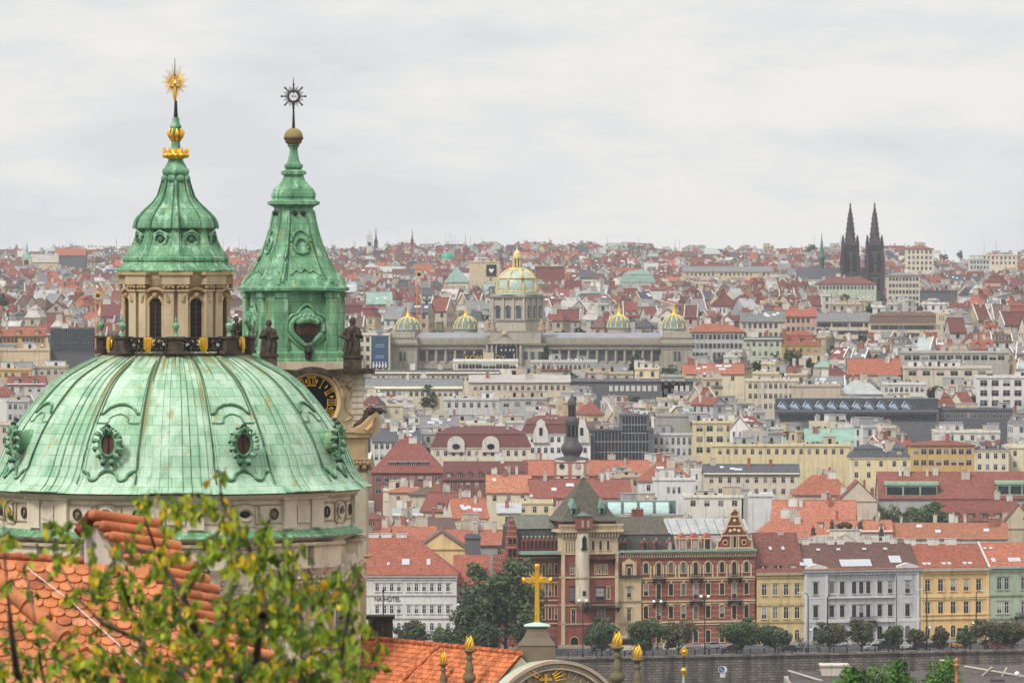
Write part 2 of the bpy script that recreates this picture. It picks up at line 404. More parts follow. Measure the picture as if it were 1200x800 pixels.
# smooth resample
prof=[]
for i in range(len(dp)-1):
    a=dp[max(i-1,0)]; b_=dp[i]; c_=dp[i+1]; d_=dp[min(i+2,len(dp)-1)]
    for j in range(4):
        t=j/4
        q=[0.5*((2*b_[k])+(-a[k]+c_[k])*t+(2*a[k]-5*b_[k]+4*c_[k]-d_[k])*t*t+(-a[k]+3*b_[k]-3*c_[k]+d_[k])*t**3) for k in (0,1)]
        prof.append((q[0]*px,Zc(q[1])))
prof=[(max(3,r_-.44*min(1,max(0,(z_-Zc(566))/(Zc(545)-Zc(566))))),z_) for r_,z_ in prof]
prof.append((223*px,Zc(571))); prof.reverse()
def rib(az,i):
    a=math.degrees(az)%45; d=min(a,45-a)      # ribs at multiples of 45 degrees
    o=0
    if d<10.4: o=.16
    if d<7.8: o=.32
    if d<4.9: o=.46
    if d<2.2: o=.56
    p=abs(a-22.5)
    if 8.6<p<9.4: o=.10
    z=prof[i][1]; top=Zc(425)
    return o*(1 if i>2 else i/3)
b=MB(); b.lathe(prof,1080,mat='copper',smooth=False,rf=rib,uvscale=2*pi*11.5,cap=False)
dome=b.build('dome',church)
def dome_r(z):
    for (r0,z0),(r1,z1) in zip(prof,prof[1:]):
        if z0<=z<=z1: return lerp(r0,r1,(z-z0)/(z1-z0))
    return prof[0][0] if z<prof[0][1] else prof[-1][0]
def dome_pt(az,y,off=.06):
    z=Zc(y); r=dome_r(z)+off; a=radians(az); return (r*sin(a),-r*cos(a),z)
# moulded lead seams around the oculi
def smooth_path(pts,n=6):
    o=[]
    for i in range(len(pts)-1):
        a=pts[max(i-1,0)]; p=pts[i]; q=pts[i+1]; d=pts[min(i+2,len(pts)-1)]
        for j in range(n):
            t=j/n; o.append(tuple(.5*((2*p[k])+(-a[k]+q[k])*t+(2*a[k]-5*p[k]+4*q[k]-d[k])*t*t+(-a[k]+3*p[k]-3*q[k]+d[k])*t**3) for k in (0,1)))
    o.append(pts[-1]); return o
b=MB(); b2=MB()
deg=.30
for c in [22.5+45*k for k in range(8)]:
    def path(pp,r=.075,key='darkiron',off=.03,sm=True,bb=b):
        q=smooth_path(pp) if sm else [(lerp(p[0],s[0],t/6),lerp(p[1],s[1],t/6)) for p,s in zip(pp,pp[1:]) for t in range(7)]
        bb.tube([dome_pt(c+u*deg,y,off) for u,y in q],r,5,key)
    # upper arch with shoulders, lower arch, ogee apron
    path([(-29,480),(-23,479),(-18,474),(-9,470.5),(0,469.5),(9,470.5),(18,474),(23,479),(27,480)],.09,'greencopper',.1)
    path([(-29,481.5),(-23,480.5),(-18,475.5),(-9,472),(0,471),(9,472),(18,475.5),(23,480.5),(27,481.5)],.045,'seam_shade',.1)
    path([(-31,491),(-15,491),(-12,485),(0,481),(12,485),(15,491),(31,491)],.05,'greencopper',.06)
    path([(-31,545),(-24,548),(-20,554.5),(-13,554.5),(-9,548),(0,544),(9,548),(13,554.5),(20,554.5),(24,548),(31,545)],.11,'greencopper',.1)
    path([(-31,547),(-24,550),(-20,556),(-13,556),(-9,550),(0,546),(9,550),(13,556),(20,556),(24,550),(31,547)],.045,'seam_shade',.1)
    for e_ in (12.15,14.75,17.65,20.35):
        for s_ in (-1,1):
            az_=s_*e_/deg; o_={12.15:.02,14.75:.18,17.65:.34,20.35:.48}[e_]
            path([(az_,568),(az_,540),(az_,500),(az_,460),(az_,435),(az_,418)],.035,'seam_shade',o_)
    for s_ in (-1,1):
        path([(s_*31,545),(s_*31.5,520),(s_*31,491)],.06,'greencopper',.05)
        path([(s_*29,480),(s_*29,450),(s_*28,425)],.06,'seam_shade',.03)
        path([(s_*33,560),(s_*32.5,490),(s_*31,440),(s_*29.5,421)],.045,'seam_shade',.13)
b.build('seam_moulding',dome)
# oculus dormers
def oculus(az):
    b=MB(); a=radians(az); zc=Zc(515); r=dome_r(zc)
    b.M=Matrix.Rotation(a,4,'Z')@Matrix.Translation((0,-(r+.15),zc))@Matrix.Diagonal((.96,.9,.82,1))
    # hood (elliptic cylinder back into the dome)
    n=20
    el=lambda rx,rz,y,s=0:[(rx*cos(2*pi*k/n+s),y,rz*sin(2*pi*k/n+s)) for k in range(n)]
    e1=el(.62,.95,-.75); e2=el(.78,1.1,2.2)
    b.add(e1+e2,[(i,(i+1)%n,(i+1)%n+n,i+n) for i in range(n)],'greencopper',smooth=True)
    # ring
    r0=el(.5,.82,-.85); r1=el(.68,1.0,-.95); r2=el(.82,1.15,-.7)
    b.add(r0+r1+r2,[(i,(i+1)%n,(i+1)%n+n,i+n) for i in range(n)]+[(i+n,(i+1)%n+n,(i+1)%n+2*n,i+2*n) for i in range(n)],'greencopper',smooth=True)
    b.add(el(.52,.84,-.7),[tuple(range(n))],'wood')
    b.add([(0,0,0)],[], 'wood')
    b.box(-.03,.03,-.82,-.72,-.8,.8,'darkiron')
    # shells round the ring, crest and feet
    for k in range(10):
        t=radians(-45+k*30); 
        if -1.9<t-0 <-1.2: continue
        x,z=cos(t),1.3*sin(t)
        b.tube([(x*.72,-.95,z*.76),(x*.95,-1.08,z*.97),(x*1.15,-.9,z*1.12)],[.12,.22,.10],6,'greencopper'); b.tube([(x*.98-z*.16,-.9,z*.98+x*.2),(x*1.12-z*.18,-.8,z*1.1+x*.2)],[.07,.10],5,'sootstone')
    b.box(-.42,.42,-1.1,-.6,1.18,1.36,'greencopper'); b.ball((0,-.9,1.45),.26,'darkiron',n=8); b.ball((0,-1.0,1.3),.22,'greencopper',n=8)
    for s_ in (-1,1):
        b.ball((s_*.32,-.9,-1.38),.26,'greencopper',n=8); b.ball((s_*.32,-1.0,-1.6),.17,'darkiron',n=8)
    b.M=None
    b.build('oculus',dome)
for k in range(8): oculus(22.5+45*k)

# --- lantern
def oct_lathe(b,prof,mat_,n=8,a0=pi/8,**k): b.lathe(prof,n,mat=mat_,a0=a0,smooth=False,**k)
lan=[(62,320),(62,326),(60,328),(60,334),(58.5,335),(58.5,392),(60,400)]
b=MB(); b.lathe([(r*px,Zc(y)) for r,y in reversed(lan)],48,mat='stone',col=(.48,.365,.22),smooth=True)
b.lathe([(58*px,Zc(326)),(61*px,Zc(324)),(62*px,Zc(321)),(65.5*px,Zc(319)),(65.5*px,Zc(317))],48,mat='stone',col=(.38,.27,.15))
lantern=b.build('lantern',church)
def cyl_place(az,r,z): return Matrix.Rotation(radians(az),4,'Z')@Matrix.Translation((0,-r,z))
for k in range(8):
    # window
    b=MB(); b.M=cyl_place(22.5+45*k,58.6*px,Zc(394))
    H=(394-350)*px; wd=7.0*px
    arch=[(wd*cos(t),H-wd+wd*sin(t)*1.0) for t in [pi*i/10 for i in range(11)]]
    b.ext([(-wd,0),(wd,0)]+arch,'y',-.10,.3,'clockface')
    fr=[( (wd+.16)*cos(t),H-wd+(wd+.16)*sin(t)) for t in [pi*i/10 for i in range(11)]]
    for (p,q) in zip(fr,fr[1:]):
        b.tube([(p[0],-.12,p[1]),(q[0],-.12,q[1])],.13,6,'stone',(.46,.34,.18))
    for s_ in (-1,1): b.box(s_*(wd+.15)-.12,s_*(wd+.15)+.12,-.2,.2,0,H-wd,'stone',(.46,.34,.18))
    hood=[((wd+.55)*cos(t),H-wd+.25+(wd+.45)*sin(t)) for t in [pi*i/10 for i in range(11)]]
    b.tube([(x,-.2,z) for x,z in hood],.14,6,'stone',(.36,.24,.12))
    for j in range(1,8): b.box(-wd,wd,-.14,-.11,j*.34,j*.34+.03,'wood')
    b.box(-.03,.03,-.15,-.11,0,H-.1,'wood')
    b.ball((0,-.25,H+.22),.24,'stone',(.3,.2,.1),n=8)
    b.M=None; b.build('lantern_window',lantern)
    # pilaster
    b=MB(); b.M=cyl_place(45*k,58.5*px,0)
    for s_ in (-1,1):
        b.box(s_*.48-.34,s_*.48+.34,-.30,.3,Zc(396),Zc(340),'stone',(.50,.395,.25))
        for q in range(5): b.ball((s_*.48-.3+q*.15,-.36,Zc(336)+.12*(q%2)),.15,'stone',(.38,.26,.13),n=6)
        b.box(s_*.48-.42,s_*.48+.42,-.42,.3,Zc(341),Zc(339),'stone',(.48,.34,.18))
    b.box(-.95,.95,-.5,.3,Zc(333),Zc(320),'stone',(.48,.37,.23))
    b.box(-1.15,1.15,-.62,.3,Zc(322),Zc(318.4),'stone',(.44,.3,.15))
    b.M=None; b.build('pilaster',lantern)
# lantern roof
rp=[(66,317.6),(66,316),(61,311.5),(57,307),(58.5,305),(58.5,302),(55.5,300),(54,297),(48,287),(45,280),(43,273),(42,269),(42,266.8)]
rp=[(r*px,Zc(y)) for r,y in rp]
def rrf(az,i):
    a=math.degrees(az)%45; d=min(a,45-a); return .24 if d<5 else (.12 if d<8 else 0)
b=MB(); b.lathe(rp,240,mat='greencopper',rf=rrf,cap=False,smooth=False)
for k in range(8):   # dark scrolled openings on the skirt
    b.M=cyl_place(22.5+45*k,45.5*px,Zc(281))
    b.ball((0,0.05,0),.27,'seam_shade',n=10,sz=1.1); b.tube([(.45*cos(t),-.10,.42*sin(t)) for t in [2*pi*i/14 for i in range(15)]],.10,6,'greencopper')
    b.ball((-.45,-.05,.30),.14,'greencopper',n=6); b.ball((.45,-.05,.30),.14,'greencopper',n=6); b.tube([(-.5,-.05,.35),(0,-.2,.6),(.5,-.05,.35)],.1,5,'greencopper')
b.M=None; b.build('lantern_roof',lantern)
bell=[(46,268),(46.5,266),(45.5,261),(43,255),(38,249),(32,243),(26,237),(21,230),(18.5,222),(16.5,215),(15.5,211)]
b=MB(); bp=[(r*px,Zc(y)) for r,y in bell]
def brf(az,i):
    a=math.degrees(az)%45; d=min(a,45-a); s=bp[i][0]/2.8; return (.26 if d<4 else (.10 if d<6 else 0))*s - (0 if d<6 else .16*s*sin(pi*(d-6)/16.5/2))
b.lathe(bp,240,mat='greencopper',rf=brf,smooth=False,cap=False); b.lathe([(42*px,Zc(268.5)),(48*px,Zc(268))],32,mat='darkiron'); b.lathe([(42.6*px,Zc(272)),(42.6*px,Zc(267.6))],32,mat='seam_shade')  # two dark rings paint the shade under the bell eave
for k in range(8):
    for s_ in (-1,1):
        a=radians(45*k+s_*6.2); b.tube([((r_+.04)*sin(a),-(r_+.04)*cos(a),z_) for r_,z_ in bp],.05,4,'seam_shade')  # dark lines paint the shaded flanks of the ribs
b.build('bell_roof',lantern)
b=MB()
for k in range(8):
    a=radians(22.5+45*k); b.ball((13.5*px*sin(a),-13.5*px*cos(a),Zc(209.5)),.30,'greencopper',n=10)
b.lathe([(r*px,Zc(y)) for r,y in [(13,212),(13,206),(15,204.5),(16,201),(15,198),(13,196.5),(12,194),(9.5,190),(8,186)]],32,mat='greencopper')
b.lathe([(r*px,Zc(y)) for r,y in [(6,178),(4.8,165),(5,158),(6.5,149),(6.8,147.5),(5.5,146.5),(3.8,141),(4.4,139.5),(3.6,138)]],20,mat='greencopper')
b.lathe([(r*px,Zc(y)) for r,y in [(2.8,138.5),(2.2,130),(1.6,118)]],10,mat='darkiron')
b.build('spire',lantern)
b=MB()
b.lathe([(r*px,Zc(y)) for r,y in [(8,187),(12,185),(13.5,181.5),(12,177.5),(9,175),(6,174)]],24,mat='gold')
for k in range(12):
    a=2*pi*k/12; q=Vector((sin(a),-cos(a),0))
    b.ball((12.5*px*q.x,12.5*px*q.y,Zc(182)),.20,'gold',n=8)
    b.tube([(12*px*q.x,12*px*q.y,Zc(184)),(13.5*px*q.x,13.5*px*q.y,Zc(178)),(15*px*q.x,15*px*q.y,Zc(173))],[.13,.12,.03],5,'gold')
for k in range(8):
    a=2*pi*k/8+.2; q=Vector((sin(a),-cos(a),0))
    b.tube([(4.5*px*q.x,4.5*px*q.y,Zc(166)),(6.5*px*q.x,6.5*px*q.y,Zc(160)),(8.4*px*q.x,8.4*px*q.y,Zc(156+k%2*3)),(6.6*px*q.x,6.6*px*q.y,Zc(151))],[.05,.15,.15,.05],6,'gold')
    b.ball((5.6*px*q.x,5.6*px*q.y,Zc(163-(k%3)*5)),.12,'gold',n=6)
b.build('gilded_crown',lantern)
b=MB(); c0=Vector((-1*px,0,Zc(97)))
for k in range(40):
    a=2*pi*k/40; L_=(11.5+4.5*((k*7)%3)/2)*px; up=max(0,sin(a)); L_*=(1+.42*up**6)
    d=Vector((cos(a),0,sin(a)))
    b.tube([c0+d*4.5*px,c0+d*L_],[.038,.018],4,'gold')
tri=[(-6,101),(6,101),(0,90)]
tri=[Vector((x*px-1*px,-.06,Zc(y))) for x,y in tri]
for i in range(3): b.tube([tri[i],tri[(i+1)%3]],.07,5,'gold')
b.ball((c0.x,-.08,Zc(98)),.17,'gold',n=8,sz=.7)
b.tube([(c0.x,0,Zc(118)),(c0.x,0,Zc(110)),(c0.x,0,Zc(102))],[.07,.16,.12],6,'gold')
b.tube([(c0.x,0,Zc(90)),(c0.x,0,Zc(68))],[.05,.02],5,'darkiron')
b.build('gilded_sun',lantern)
# --- balustrade
RB=83*px
b=MB(); b.lathe([(r*px,Zc(y)) for r,y in [(60,416),(87,417.5),(88,415.5),(86,413.5),(84,413),(60,413)]],8,mat='sootstone',smooth=False,a0=0)
gal=b.build('gallery',church)
VR=RB/ cos(pi/8)*.985
def gp(k,f,z,out=0):   # point on octagonal gallery side k (vertices at multiples of 45)
    a0=radians(45*k); a1=radians(45*(k+1))
    p=Vector((sin(a0),-cos(a0),0)).lerp(Vector((sin(a1),-cos(a1),0)),f)*(VR+out); p.z=z; return p
for k in range(8):
    a=45*k
    b=MB(); b.M=cyl_place(a,VR,0)
    w_=.78 if k%8 in (0,1,7,2,6) else .6
    b.box(-w_,w_,-.35,.45,Zc(413.5),Zc(409.5),'sootstone'); b.ext([(-w_*.72,Zc(409.5)),(w_*.72,Zc(409.5)),(w_*.62,Zc(396)),(-w_*.62,Zc(396))],'y',-.25,.4,'sootstone')
    b.box(-w_*.8,w_*.8,-.36,.5,Zc(396),Zc(393.4),'sootstone')
    po=None; b.M=None; po=b.build('gallery_post',gal)
    b=MB(); b.M=cyl_place(a,VR-.05,0)
    b.lathe([(r*px,Zc(y)) for r,y in [(3,393.5),(3,391.5),(1.6,390),(1.4,387.5),(2.6,385.5),(4,382.5),(4.3,380),(3.6,378.5),(1.4,377.5),(1,375.5),(1.5,374),(.8,371.5),(.1,369.5)]],14,mat='greencopper')
    b.M=None; b.build('green_urn',po)
    # ironwork panel with gilt medallion
    b=MB()
    for zz in (409.5,395.2): b.tube([gp(k,.12,Zc(zz)),gp(k,.88,Zc(zz))],.07,5,'darkiron')
    for sx_ in (-1,1):
        for (cf,zc_,r_) in ((.19,401,.42),(.30,404.5,.40),(.19,399,.22),(.33,398,.26),(.10,405,.3)):
            pts=[]
            for i in range(15):
                t=2*pi*i/12; rr=r_*(1-.05*i)
                pts.append(gp(k,.5+sx_*cf+rr*cos(t)*sx_/(2*VR*sin(pi/8)),Zc(zc_)+rr*sin(t),0))
            b.tube(pts,.055,4,'darkiron')
    for i in range(9): b.ball(tuple(gp(k,.16+.68*i/8,Zc(408),.0)),.16,'darkiron',n=6)
    b.build('iron_panel',gal)
    b=MB(); c_=gp(k,.5,Zc(401.8),.06)
    a_=radians(45*k+22.5); b.M=Matrix.Translation(c_)@Matrix.Rotation(a_,4,'Z')
    b.ball((0,0,0),.36,'gold',n=14,sz=1.15,sy=.3)
    for i in range(5): b.tube([(-.25+i*.12,-.12,.35),(-.25+i*.12,-.14,-.3),( (-.25+i*.12)*.4,-.08,-.62)],[.05,.06,.03],5,'gold')
    b.box(-.3,.3,-.1,.05,.34,.44,'gold')
    b.M=None; b.build('gilt_medallion',gal)
# --- drum
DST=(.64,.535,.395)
b=MB()
dr=[(205,760),(205,628.5),(207,628),(212,625.5),(216,623),(217,621),(205,620.5),(206.5,620),(206.5,580),(209,578.5),(213,577),(216,574.5),(216,572.5),(200,572)]
b.lathe([(205*px,0)]+[(r*px,Zc(y)) for r,y in dr],180,mat='stone',col=DST,smooth=False,cap=False)
drum=b.build('drum',church)
b=MB()
def lrf(az,i): 
    a=math.degrees(az)%2.5; return .05 if a<.5 else 0
b.lathe([(r*px,Zc(y)) for r,y in [(206,614),(209,615.5),(214,618.5),(219.5,621.5),(219.5,622.6)]][::-1],720,mat='greencopper',rf=lrf,smooth=False,cap=False)
b.build('drum_ledge',drum)
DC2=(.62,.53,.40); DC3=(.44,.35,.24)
for k in range(8):
    # buttress pilasters on the upper drum at the rib lines
    b=MB(); b.M=cyl_place(45*k,206.5*px,0)
    b.box(-1.9,-.75,-.16,.3,Zc(612),Zc(579),'stone',DC2); b.box(.75,1.9,-.16,.3,Zc(612),Zc(579),'stone',DC2)
    b.box(-2.1,2.1,-.3,.3,Zc(579),Zc(576),'stone',DST)
    b.box(-.6,.6,-.14,.2,Zc(606),Zc(586),'stone',DC2)
    b.M=None; b.build('drum_pilaster',drum)
    # round medallions / small oval windows of the upper drum
    for daz,kind in ((22.5,'win'),(12.2,'ros'),(32.8,'ros')):
        b=MB(); b.M=cyl_place(45*k+daz,206.5*px,Zc(595))
        if kind=='win':
            b.ball((0,.02,0),.42,'clockface',n=14,sz=.62,sy=.12)
            b.tube([(.55*cos(t),-.08,.42*sin(t)) for t in [2*pi*i/16 for i in range(17)]],.10,6,'stone',DC2)
            b.tube([(1.05,-.03,.55),(1.05,-.03,-.6),(.7,-.03,-.8),(-.7,-.03,-.8),(-1.05,-.03,-.6),(-1.05,-.03,.55),(.0,-.03,.75),(1.05,-.03,.55)],.06,5,'stone',DC3)
            b.M=None; b.build('oval_window',drum)
        else:
            b.ball((0,-.02,0),.19,'stone',(.2,.15,.1),n=12,sz=1.1,sy=.5); b.tube([(.28*cos(t),-.1,.32*sin(t)) for t in [2*pi*i/14 for i in range(15)]],.08,5,'sootstone')
            b.tube([(1.5,-.03,.62),(1.5,-.03,-.62),(-1.5,-.03,-.62),(-1.5,-.03,.62),(1.5,-.03,.62)],.05,4,'stone',DC3)
            b.M=None; b.build('rosette',drum)
    # main order: paired columns with ornate capitals
    for da in (-5.2,5.2,-11.5,11.5):
        b=MB(); b.M=cyl_place(45*k+da,205*px,0)
        inner=abs(da)<8
        if inner:
            b.lathe([(.72,Zc(800)),(.70,Zc(720)),(.62,Zc(682)),(.7,Zc(681))],20,mat='stone',col=DC2)
        else: b.box(-.6,.6,-.25,.3,Zc(800),Zc(682),'stone',DC2)
        for q in range(3):
            for j in range(9):
                t=pi*j/8; rr=.66+.10*q
                b.ball((rr*cos(t),-rr*sin(t)*(1 if inner else .35),Zc(679-q*5)),.16,'stone',(DC3 if (j+q)%2 else DC2),n=6)
        for s_ in (-1,1):
            b.tube([(s_*.72+.24*cos(t)*(1-i*.05),-.55,Zc(661)+.24*sin(t)*(1-i*.05)) for i,t in enumerate([2*pi*i/9 for i in range(12)])],.09,5,'stone',DC2)
        b.lathe([(.6,Zc(682)),(.62,Zc(672)),(.8,Zc(663)),(.95,Zc(660)),(.95,Zc(658))],16,mat='stone',col=DST)
        b.box(-1.0,1.0,-1.0,.2,Zc(658),Zc(655),'stone',DC2); b.box(-.85,.85,-.85,.2,Zc(655),Zc(632),'stone',DST); b.box(-1.05,1.05,-1.1,.2,Zc(632),Zc(628.7),'stone',DC3)
        b.M=None; b.build('column',drum)
    # entablature strings
    b=MB()
    for y_,rr in ((650,.12),(655,.10),(634,.12)):
        b.tube([( (205*px+.04)*sin(radians(45*k+t)),-(205*px+.04)*cos(radians(45*k+t)),Zc(y_)) for t in range(11,35,2)],rr,5,'stone',DC3)
    b.build('string_course',drum)
    # great arched window with moulded surround
    b=MB(); b.M=cyl_place(45*k+22.5,205*px,0)
    wd=1.35; zt=Zc(697)
    arc=[(wd*cos(t),zt-wd+wd*sin(t)) for t in [pi*i/14 for i in range(15)]]
    b.ext([(-wd,Zc(780)),(wd,Zc(780))]+arc,'y',-.12,.5,'glass')
    for rr,yy,cc in ((.22,-.16,DC2),(.52,-.2,DC3)):
        b.tube([(-(wd+rr),yy,Zc(780))]+[((wd+rr)*cos(t),yy,zt-wd+(wd+rr)*sin(t)) for t in [pi-pi*i/14 for i in range(15)]]+[((wd+rr),yy,Zc(780))],.15,6,'stone',cc)
    for j in range(-3,4): b.box(j*.38-.025,j*.38+.025,-.16,-.12,Zc(780),zt-.15-abs(j)*.14,'darkiron')
    for j in range(9): b.box(-wd,wd,-.16,-.125,zt-1.6-j*.6,zt-1.56-j*.6,'darkiron')
    b.M=None; b.build('arched_window',drum)
    # side bay: small square window and pedimented niche
    b=MB(); b.M=cyl_place(45*k+7.8-0.0,205*px,0)
    b.box(-.0,.02,0,.02,Zc(690),Zc(689),'stone',DST)
    b.M=None
b=MB()
for az in (52.7,-52.7,7.5,-7.5):
    b.M=cyl_place(az,205*px,0); b.box(-.28,.28,-.08,.2,Zc(684),Zc(670),'clockface'); b.box(-.4,.4,-.12,.2,Zc(670),Zc(668.5),'stone',DC3); b.box(-.4,.4,-.12,.2,Zc(685.5),Zc(684),'stone',DC3)
b.M=None; b.build('square_window',drum)
for az in (70,-70):
    b=MB(); b.M=cyl_place(az,206*px,0)
    b.ext([(-2.6,Zc(676)),(-1.9,Zc(676)),(0,Zc(655)),(1.9,Zc(676)),(2.6,Zc(676)),(0,Zc(644))],'y',-.9,.5,'stone',DC2)
    b.tube([(-1.4,-.4,Zc(682)),(-1.0,-.5,Zc(671)),(0,-.5,Zc(665)),(1.0,-.5,Zc(671)),(1.4,-.4,Zc(682))],.2,6,'stone',DST)
    for i in range(9): b.ball((-.7+.17*i,-.3,Zc(674+ (i%3)*4)),.22,'stone',DC3,n=6)
    b.M=None; b.build('pediment',drum)
# ------------------------------------------------------------------ bell tower
D=462.0; px=D/FPX; TX=xx(344,D); ZB=gz(D)
TH=radians(20)
def Zt(y): return zy(y,D)-ZB
tower=thing('bell_tower','slender bell tower with green spire and black clock, behind the dome','bell tower',(TX,D,ZB),TH)
def sq(ext,c=.22):
    """chamfered square half-width whose rotated silhouette half extent is ext pixels"""
    w=ext*px/(cos(TH)+(1-c*1.0)*sin(TH)); q=w*(1-c)
    return [(-q,-w),(q,-w),(w,-q),(w,q),(q,w),(-q,w),(-w,q),(-w,-q)]
def loft(b,stages,mat_,c=.22,col=(1,1,1),dx=0,smooth=False):
    rings=[]; v=[]; f=[]
    for e,y in stages:
        for (x,yy) in sq(e,c): v.append((x+dx,yy,Zt(y)))
    n=8
    for i in range(len(stages)-1):
        for k in range(n): f.append((i*n+k,i*n+(k+1)%n,(i+1)*n+(k+1)%n,(i+1)*n+k))
    b.add(v,f,mat_,col,smooth); b.add(v[:n],[tuple(range(n))[::-1]],mat_,col); b.add(v[-n:],[tuple(range(n))],mat_,col)
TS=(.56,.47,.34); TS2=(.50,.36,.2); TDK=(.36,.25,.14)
b=MB()
b.box(-4.15,4.15,-4.15,4.15,0,Zt(655),'stone',TS2)
loft(b,[(88,652),(94,650),(94,648),(86,647),(86,645)],'stone',.08,TS2)
loft(b,[(86,648),(86,556)],'stone',.08,TS2)
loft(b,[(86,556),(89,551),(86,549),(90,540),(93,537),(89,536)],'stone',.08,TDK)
loft(b,[(88,536),(88,513),(93,511),(93,507),(95,505),(95,503)],'stone',.08,TS2)
base=b.build('lower_stage',tower)
for sx_ in (-1,1):      # corner pilasters with leafy capitals
    for side in (0,1):
        b=MB(); b.M=Matrix.Rotation(radians(90*side),4,'Z')
        b.box(sx_*3.45-.6,sx_*3.45+.6,-4.35,-3.9,Zt(648),Zt(552),'stone',TS)
        for q in range(6): 
            b.ball((sx_*3.45-.7+.28*q,-4.4,Zt(546)+(q%2)*.3),.24,'stone',TDK,n=6); b.ball((sx_*3.45-.7+.28*q,-4.4,Zt(540)),.2,'stone',TS2,n=6)
        b.M=None; b.build('corner_pilaster',base)
# clock stage
b=MB()
W=129*px/2
b.box(-W,W,-W,W,Zt(506),Zt(423),'stone',TS)
for i in range(9):      # quoins
    z0=Zt(498-i*7)
    for sx_ in (-1,1):
        b.box(sx_*(W-.45)-.42,sx_*(W-.45)+.42,-W-.06,-W+.5,z0,z0+.30,'stone',(.60,.52,.40))
        b.box(W-.5,W+.06,-W+.04 if sx_<0 else W-.9,-W+.9 if sx_<0 else W-.04,z0,z0+.30,'stone',(.60,.52,.40))
cs=b.build('clock_stage',tower)
zc=Zt(470)
for side in range(4):
    b=MB(); b.M=Matrix.Rotation(radians(90*side),4,'Z')
    R1=38*px
    arc=[(R1*sin(t),zc+R1*cos(t)) for t in [radians(-62+124*i/24) for i in range(25)]]
    left=[(-W-.35,Zt(434.5)),(-R1*sin(radians(62))-.5,Zt(434.5))]
    pts=left+[p for p in arc if p[1]>Zt(436)]+[(R1*sin(radians(62))+.5,Zt(434.5)),(W+.35,Zt(434.5))]
    pts=sorted(set(pts),key=lambda p:p[0])
    for p,q in zip(pts,pts[1:]):
        b.ext([(p[0],p[1]-.16),(q[0],q[1]-.16),(q[0],q[1]+.22),(p[0],p[1]+.22)],'y',-W-.75,-W+.2,'sootstone')
    b.M=None; b.build('clock_cornice',cs)
    b=MB(); b.M=Matrix.Rotation(radians(90*side),4,'Z')
    n=48
    ring=lambda r,y:[(r*sin(2*pi*k/n),y,zc+r*cos(2*pi*k/n)) for k in range(n)]
    rr=[ring(31*px,-W-.12),ring(32*px,-W-.3),ring(34.5*px,-W-.42),ring(37*px,-W-.2),ring(37.2*px,-W+.1)]
    v=sum(rr,[]); b.add(v,[(i*n+k,i*n+(k+1)%n,(i+1)*n+(k+1)%n,(i+1)*n+k) for i in range(4) for k in range(n)],'stone',(.60,.42,.2),True)
    b.tube([(38*px*sin(t),-W-.3,zc+38*px*cos(t)) for t in [radians(40+i*5) for i in range(9)]],.12,6,'stone',TS2)
    for s_ in (-1,1):   # scrolls and hanging garland relief
        b.tube([(s_*(2.3+.25*cos(t)),-W-.25,Zt(446)+.25*sin(t)) for t in [2*pi*i/10 for i in range(11)]],.09,5,'stone',TS2)
        b.tube([(s_*x_,-W-.05,Zt(y_)) for x_,y_ in smooth_path([(2.6,448),(3.0,455),(2.75,463),(2.65,472),(2.8,480),(3.1,487),(2.5,492)])],.10,5,'stone',TS2)
        b.ball((s_*2.9,-W-.1,Zt(450)),.26,'stone',TS2,n=8)
    b.M=None; b.build('clock_surround',cs)
    b=MB(); b.M=Matrix.Rotation(radians(90*side),4,'Z')
    b.add(ring(31*px,-W-.14),[tuple(range(n))[::-1]],'clockface')
    b.add(ring(31*px,-W-.14),[tuple(range(n))],'clockface')
    b.M=None; cl=b.build('clock',tower)
    b=MB(); R0=Matrix.Rotation(radians(90*side),4,'Z')
    num=['XII','I','II','III','IIII','V','VI','VII','VIII','IX','X','XI']
    for h,s in enumerate(num):
        a=radians(30*h)
        b.M=R0@Matrix.Translation((24.6*px*sin(a),-W-.2,zc+24.6*px*cos(a)))@Matrix.Rotation(a,4,'Y')
        ws={'I':.17,'V':.36,'X':.36}; tot=sum(ws[c] for c in s); x=-tot/2; Hh=.30
        for c in s:
            m_=x+ws[c]/2
            def bar(p,q,t_=.045):
                d=Vector((q[0]-p[0],0,q[1]-p[1])).normalized(); nn=Vector((-d.z,0,d.x))*t_
                P0=Vector((p[0],0,p[1])); Q0=Vector((q[0],0,q[1])); b.add([P0-nn,Q0-nn,Q0+nn,P0+nn],[(0,1,2,3),(3,2,1,0)],'gold')
            if c=='I': bar((m_,-Hh),(m_,Hh),.042)
            elif c=='V': bar((m_-.13,Hh),(m_,-Hh),.05); bar((m_+.13,Hh),(m_,-Hh),.028)
            else: bar((m_-.13,Hh),(m_+.13,-Hh),.05); bar((m_+.13,Hh),(m_-.13,-Hh),.028)
            x+=ws[c]
        b.add([(-tot/2,0,Hh-.02),(tot/2,0,Hh-.02),(tot/2,0,Hh+.04),(-tot/2,0,Hh+.04)],[(0,1,2,3)],'gold')
        b.add([(-tot/2,0,-Hh-.04),(tot/2,0,-Hh-.04),(tot/2,0,-Hh+.02),(-tot/2,0,-Hh+.02)],[(0,1,2,3)],'gold')
        a2=a+radians(15); b.M=R0@Matrix.Translation((25.5*px*sin(a2),-W-.2,zc+25.5*px*cos(a2)))@Matrix.Rotation(a2,4,'Y')
        b.add([(-.07,0,0),(0,0,-.2),(.07,0,0),(0,0,.2)],[(0,1,2,3)],'gold')
    b.M=None; b.build('roman_numerals',cl)
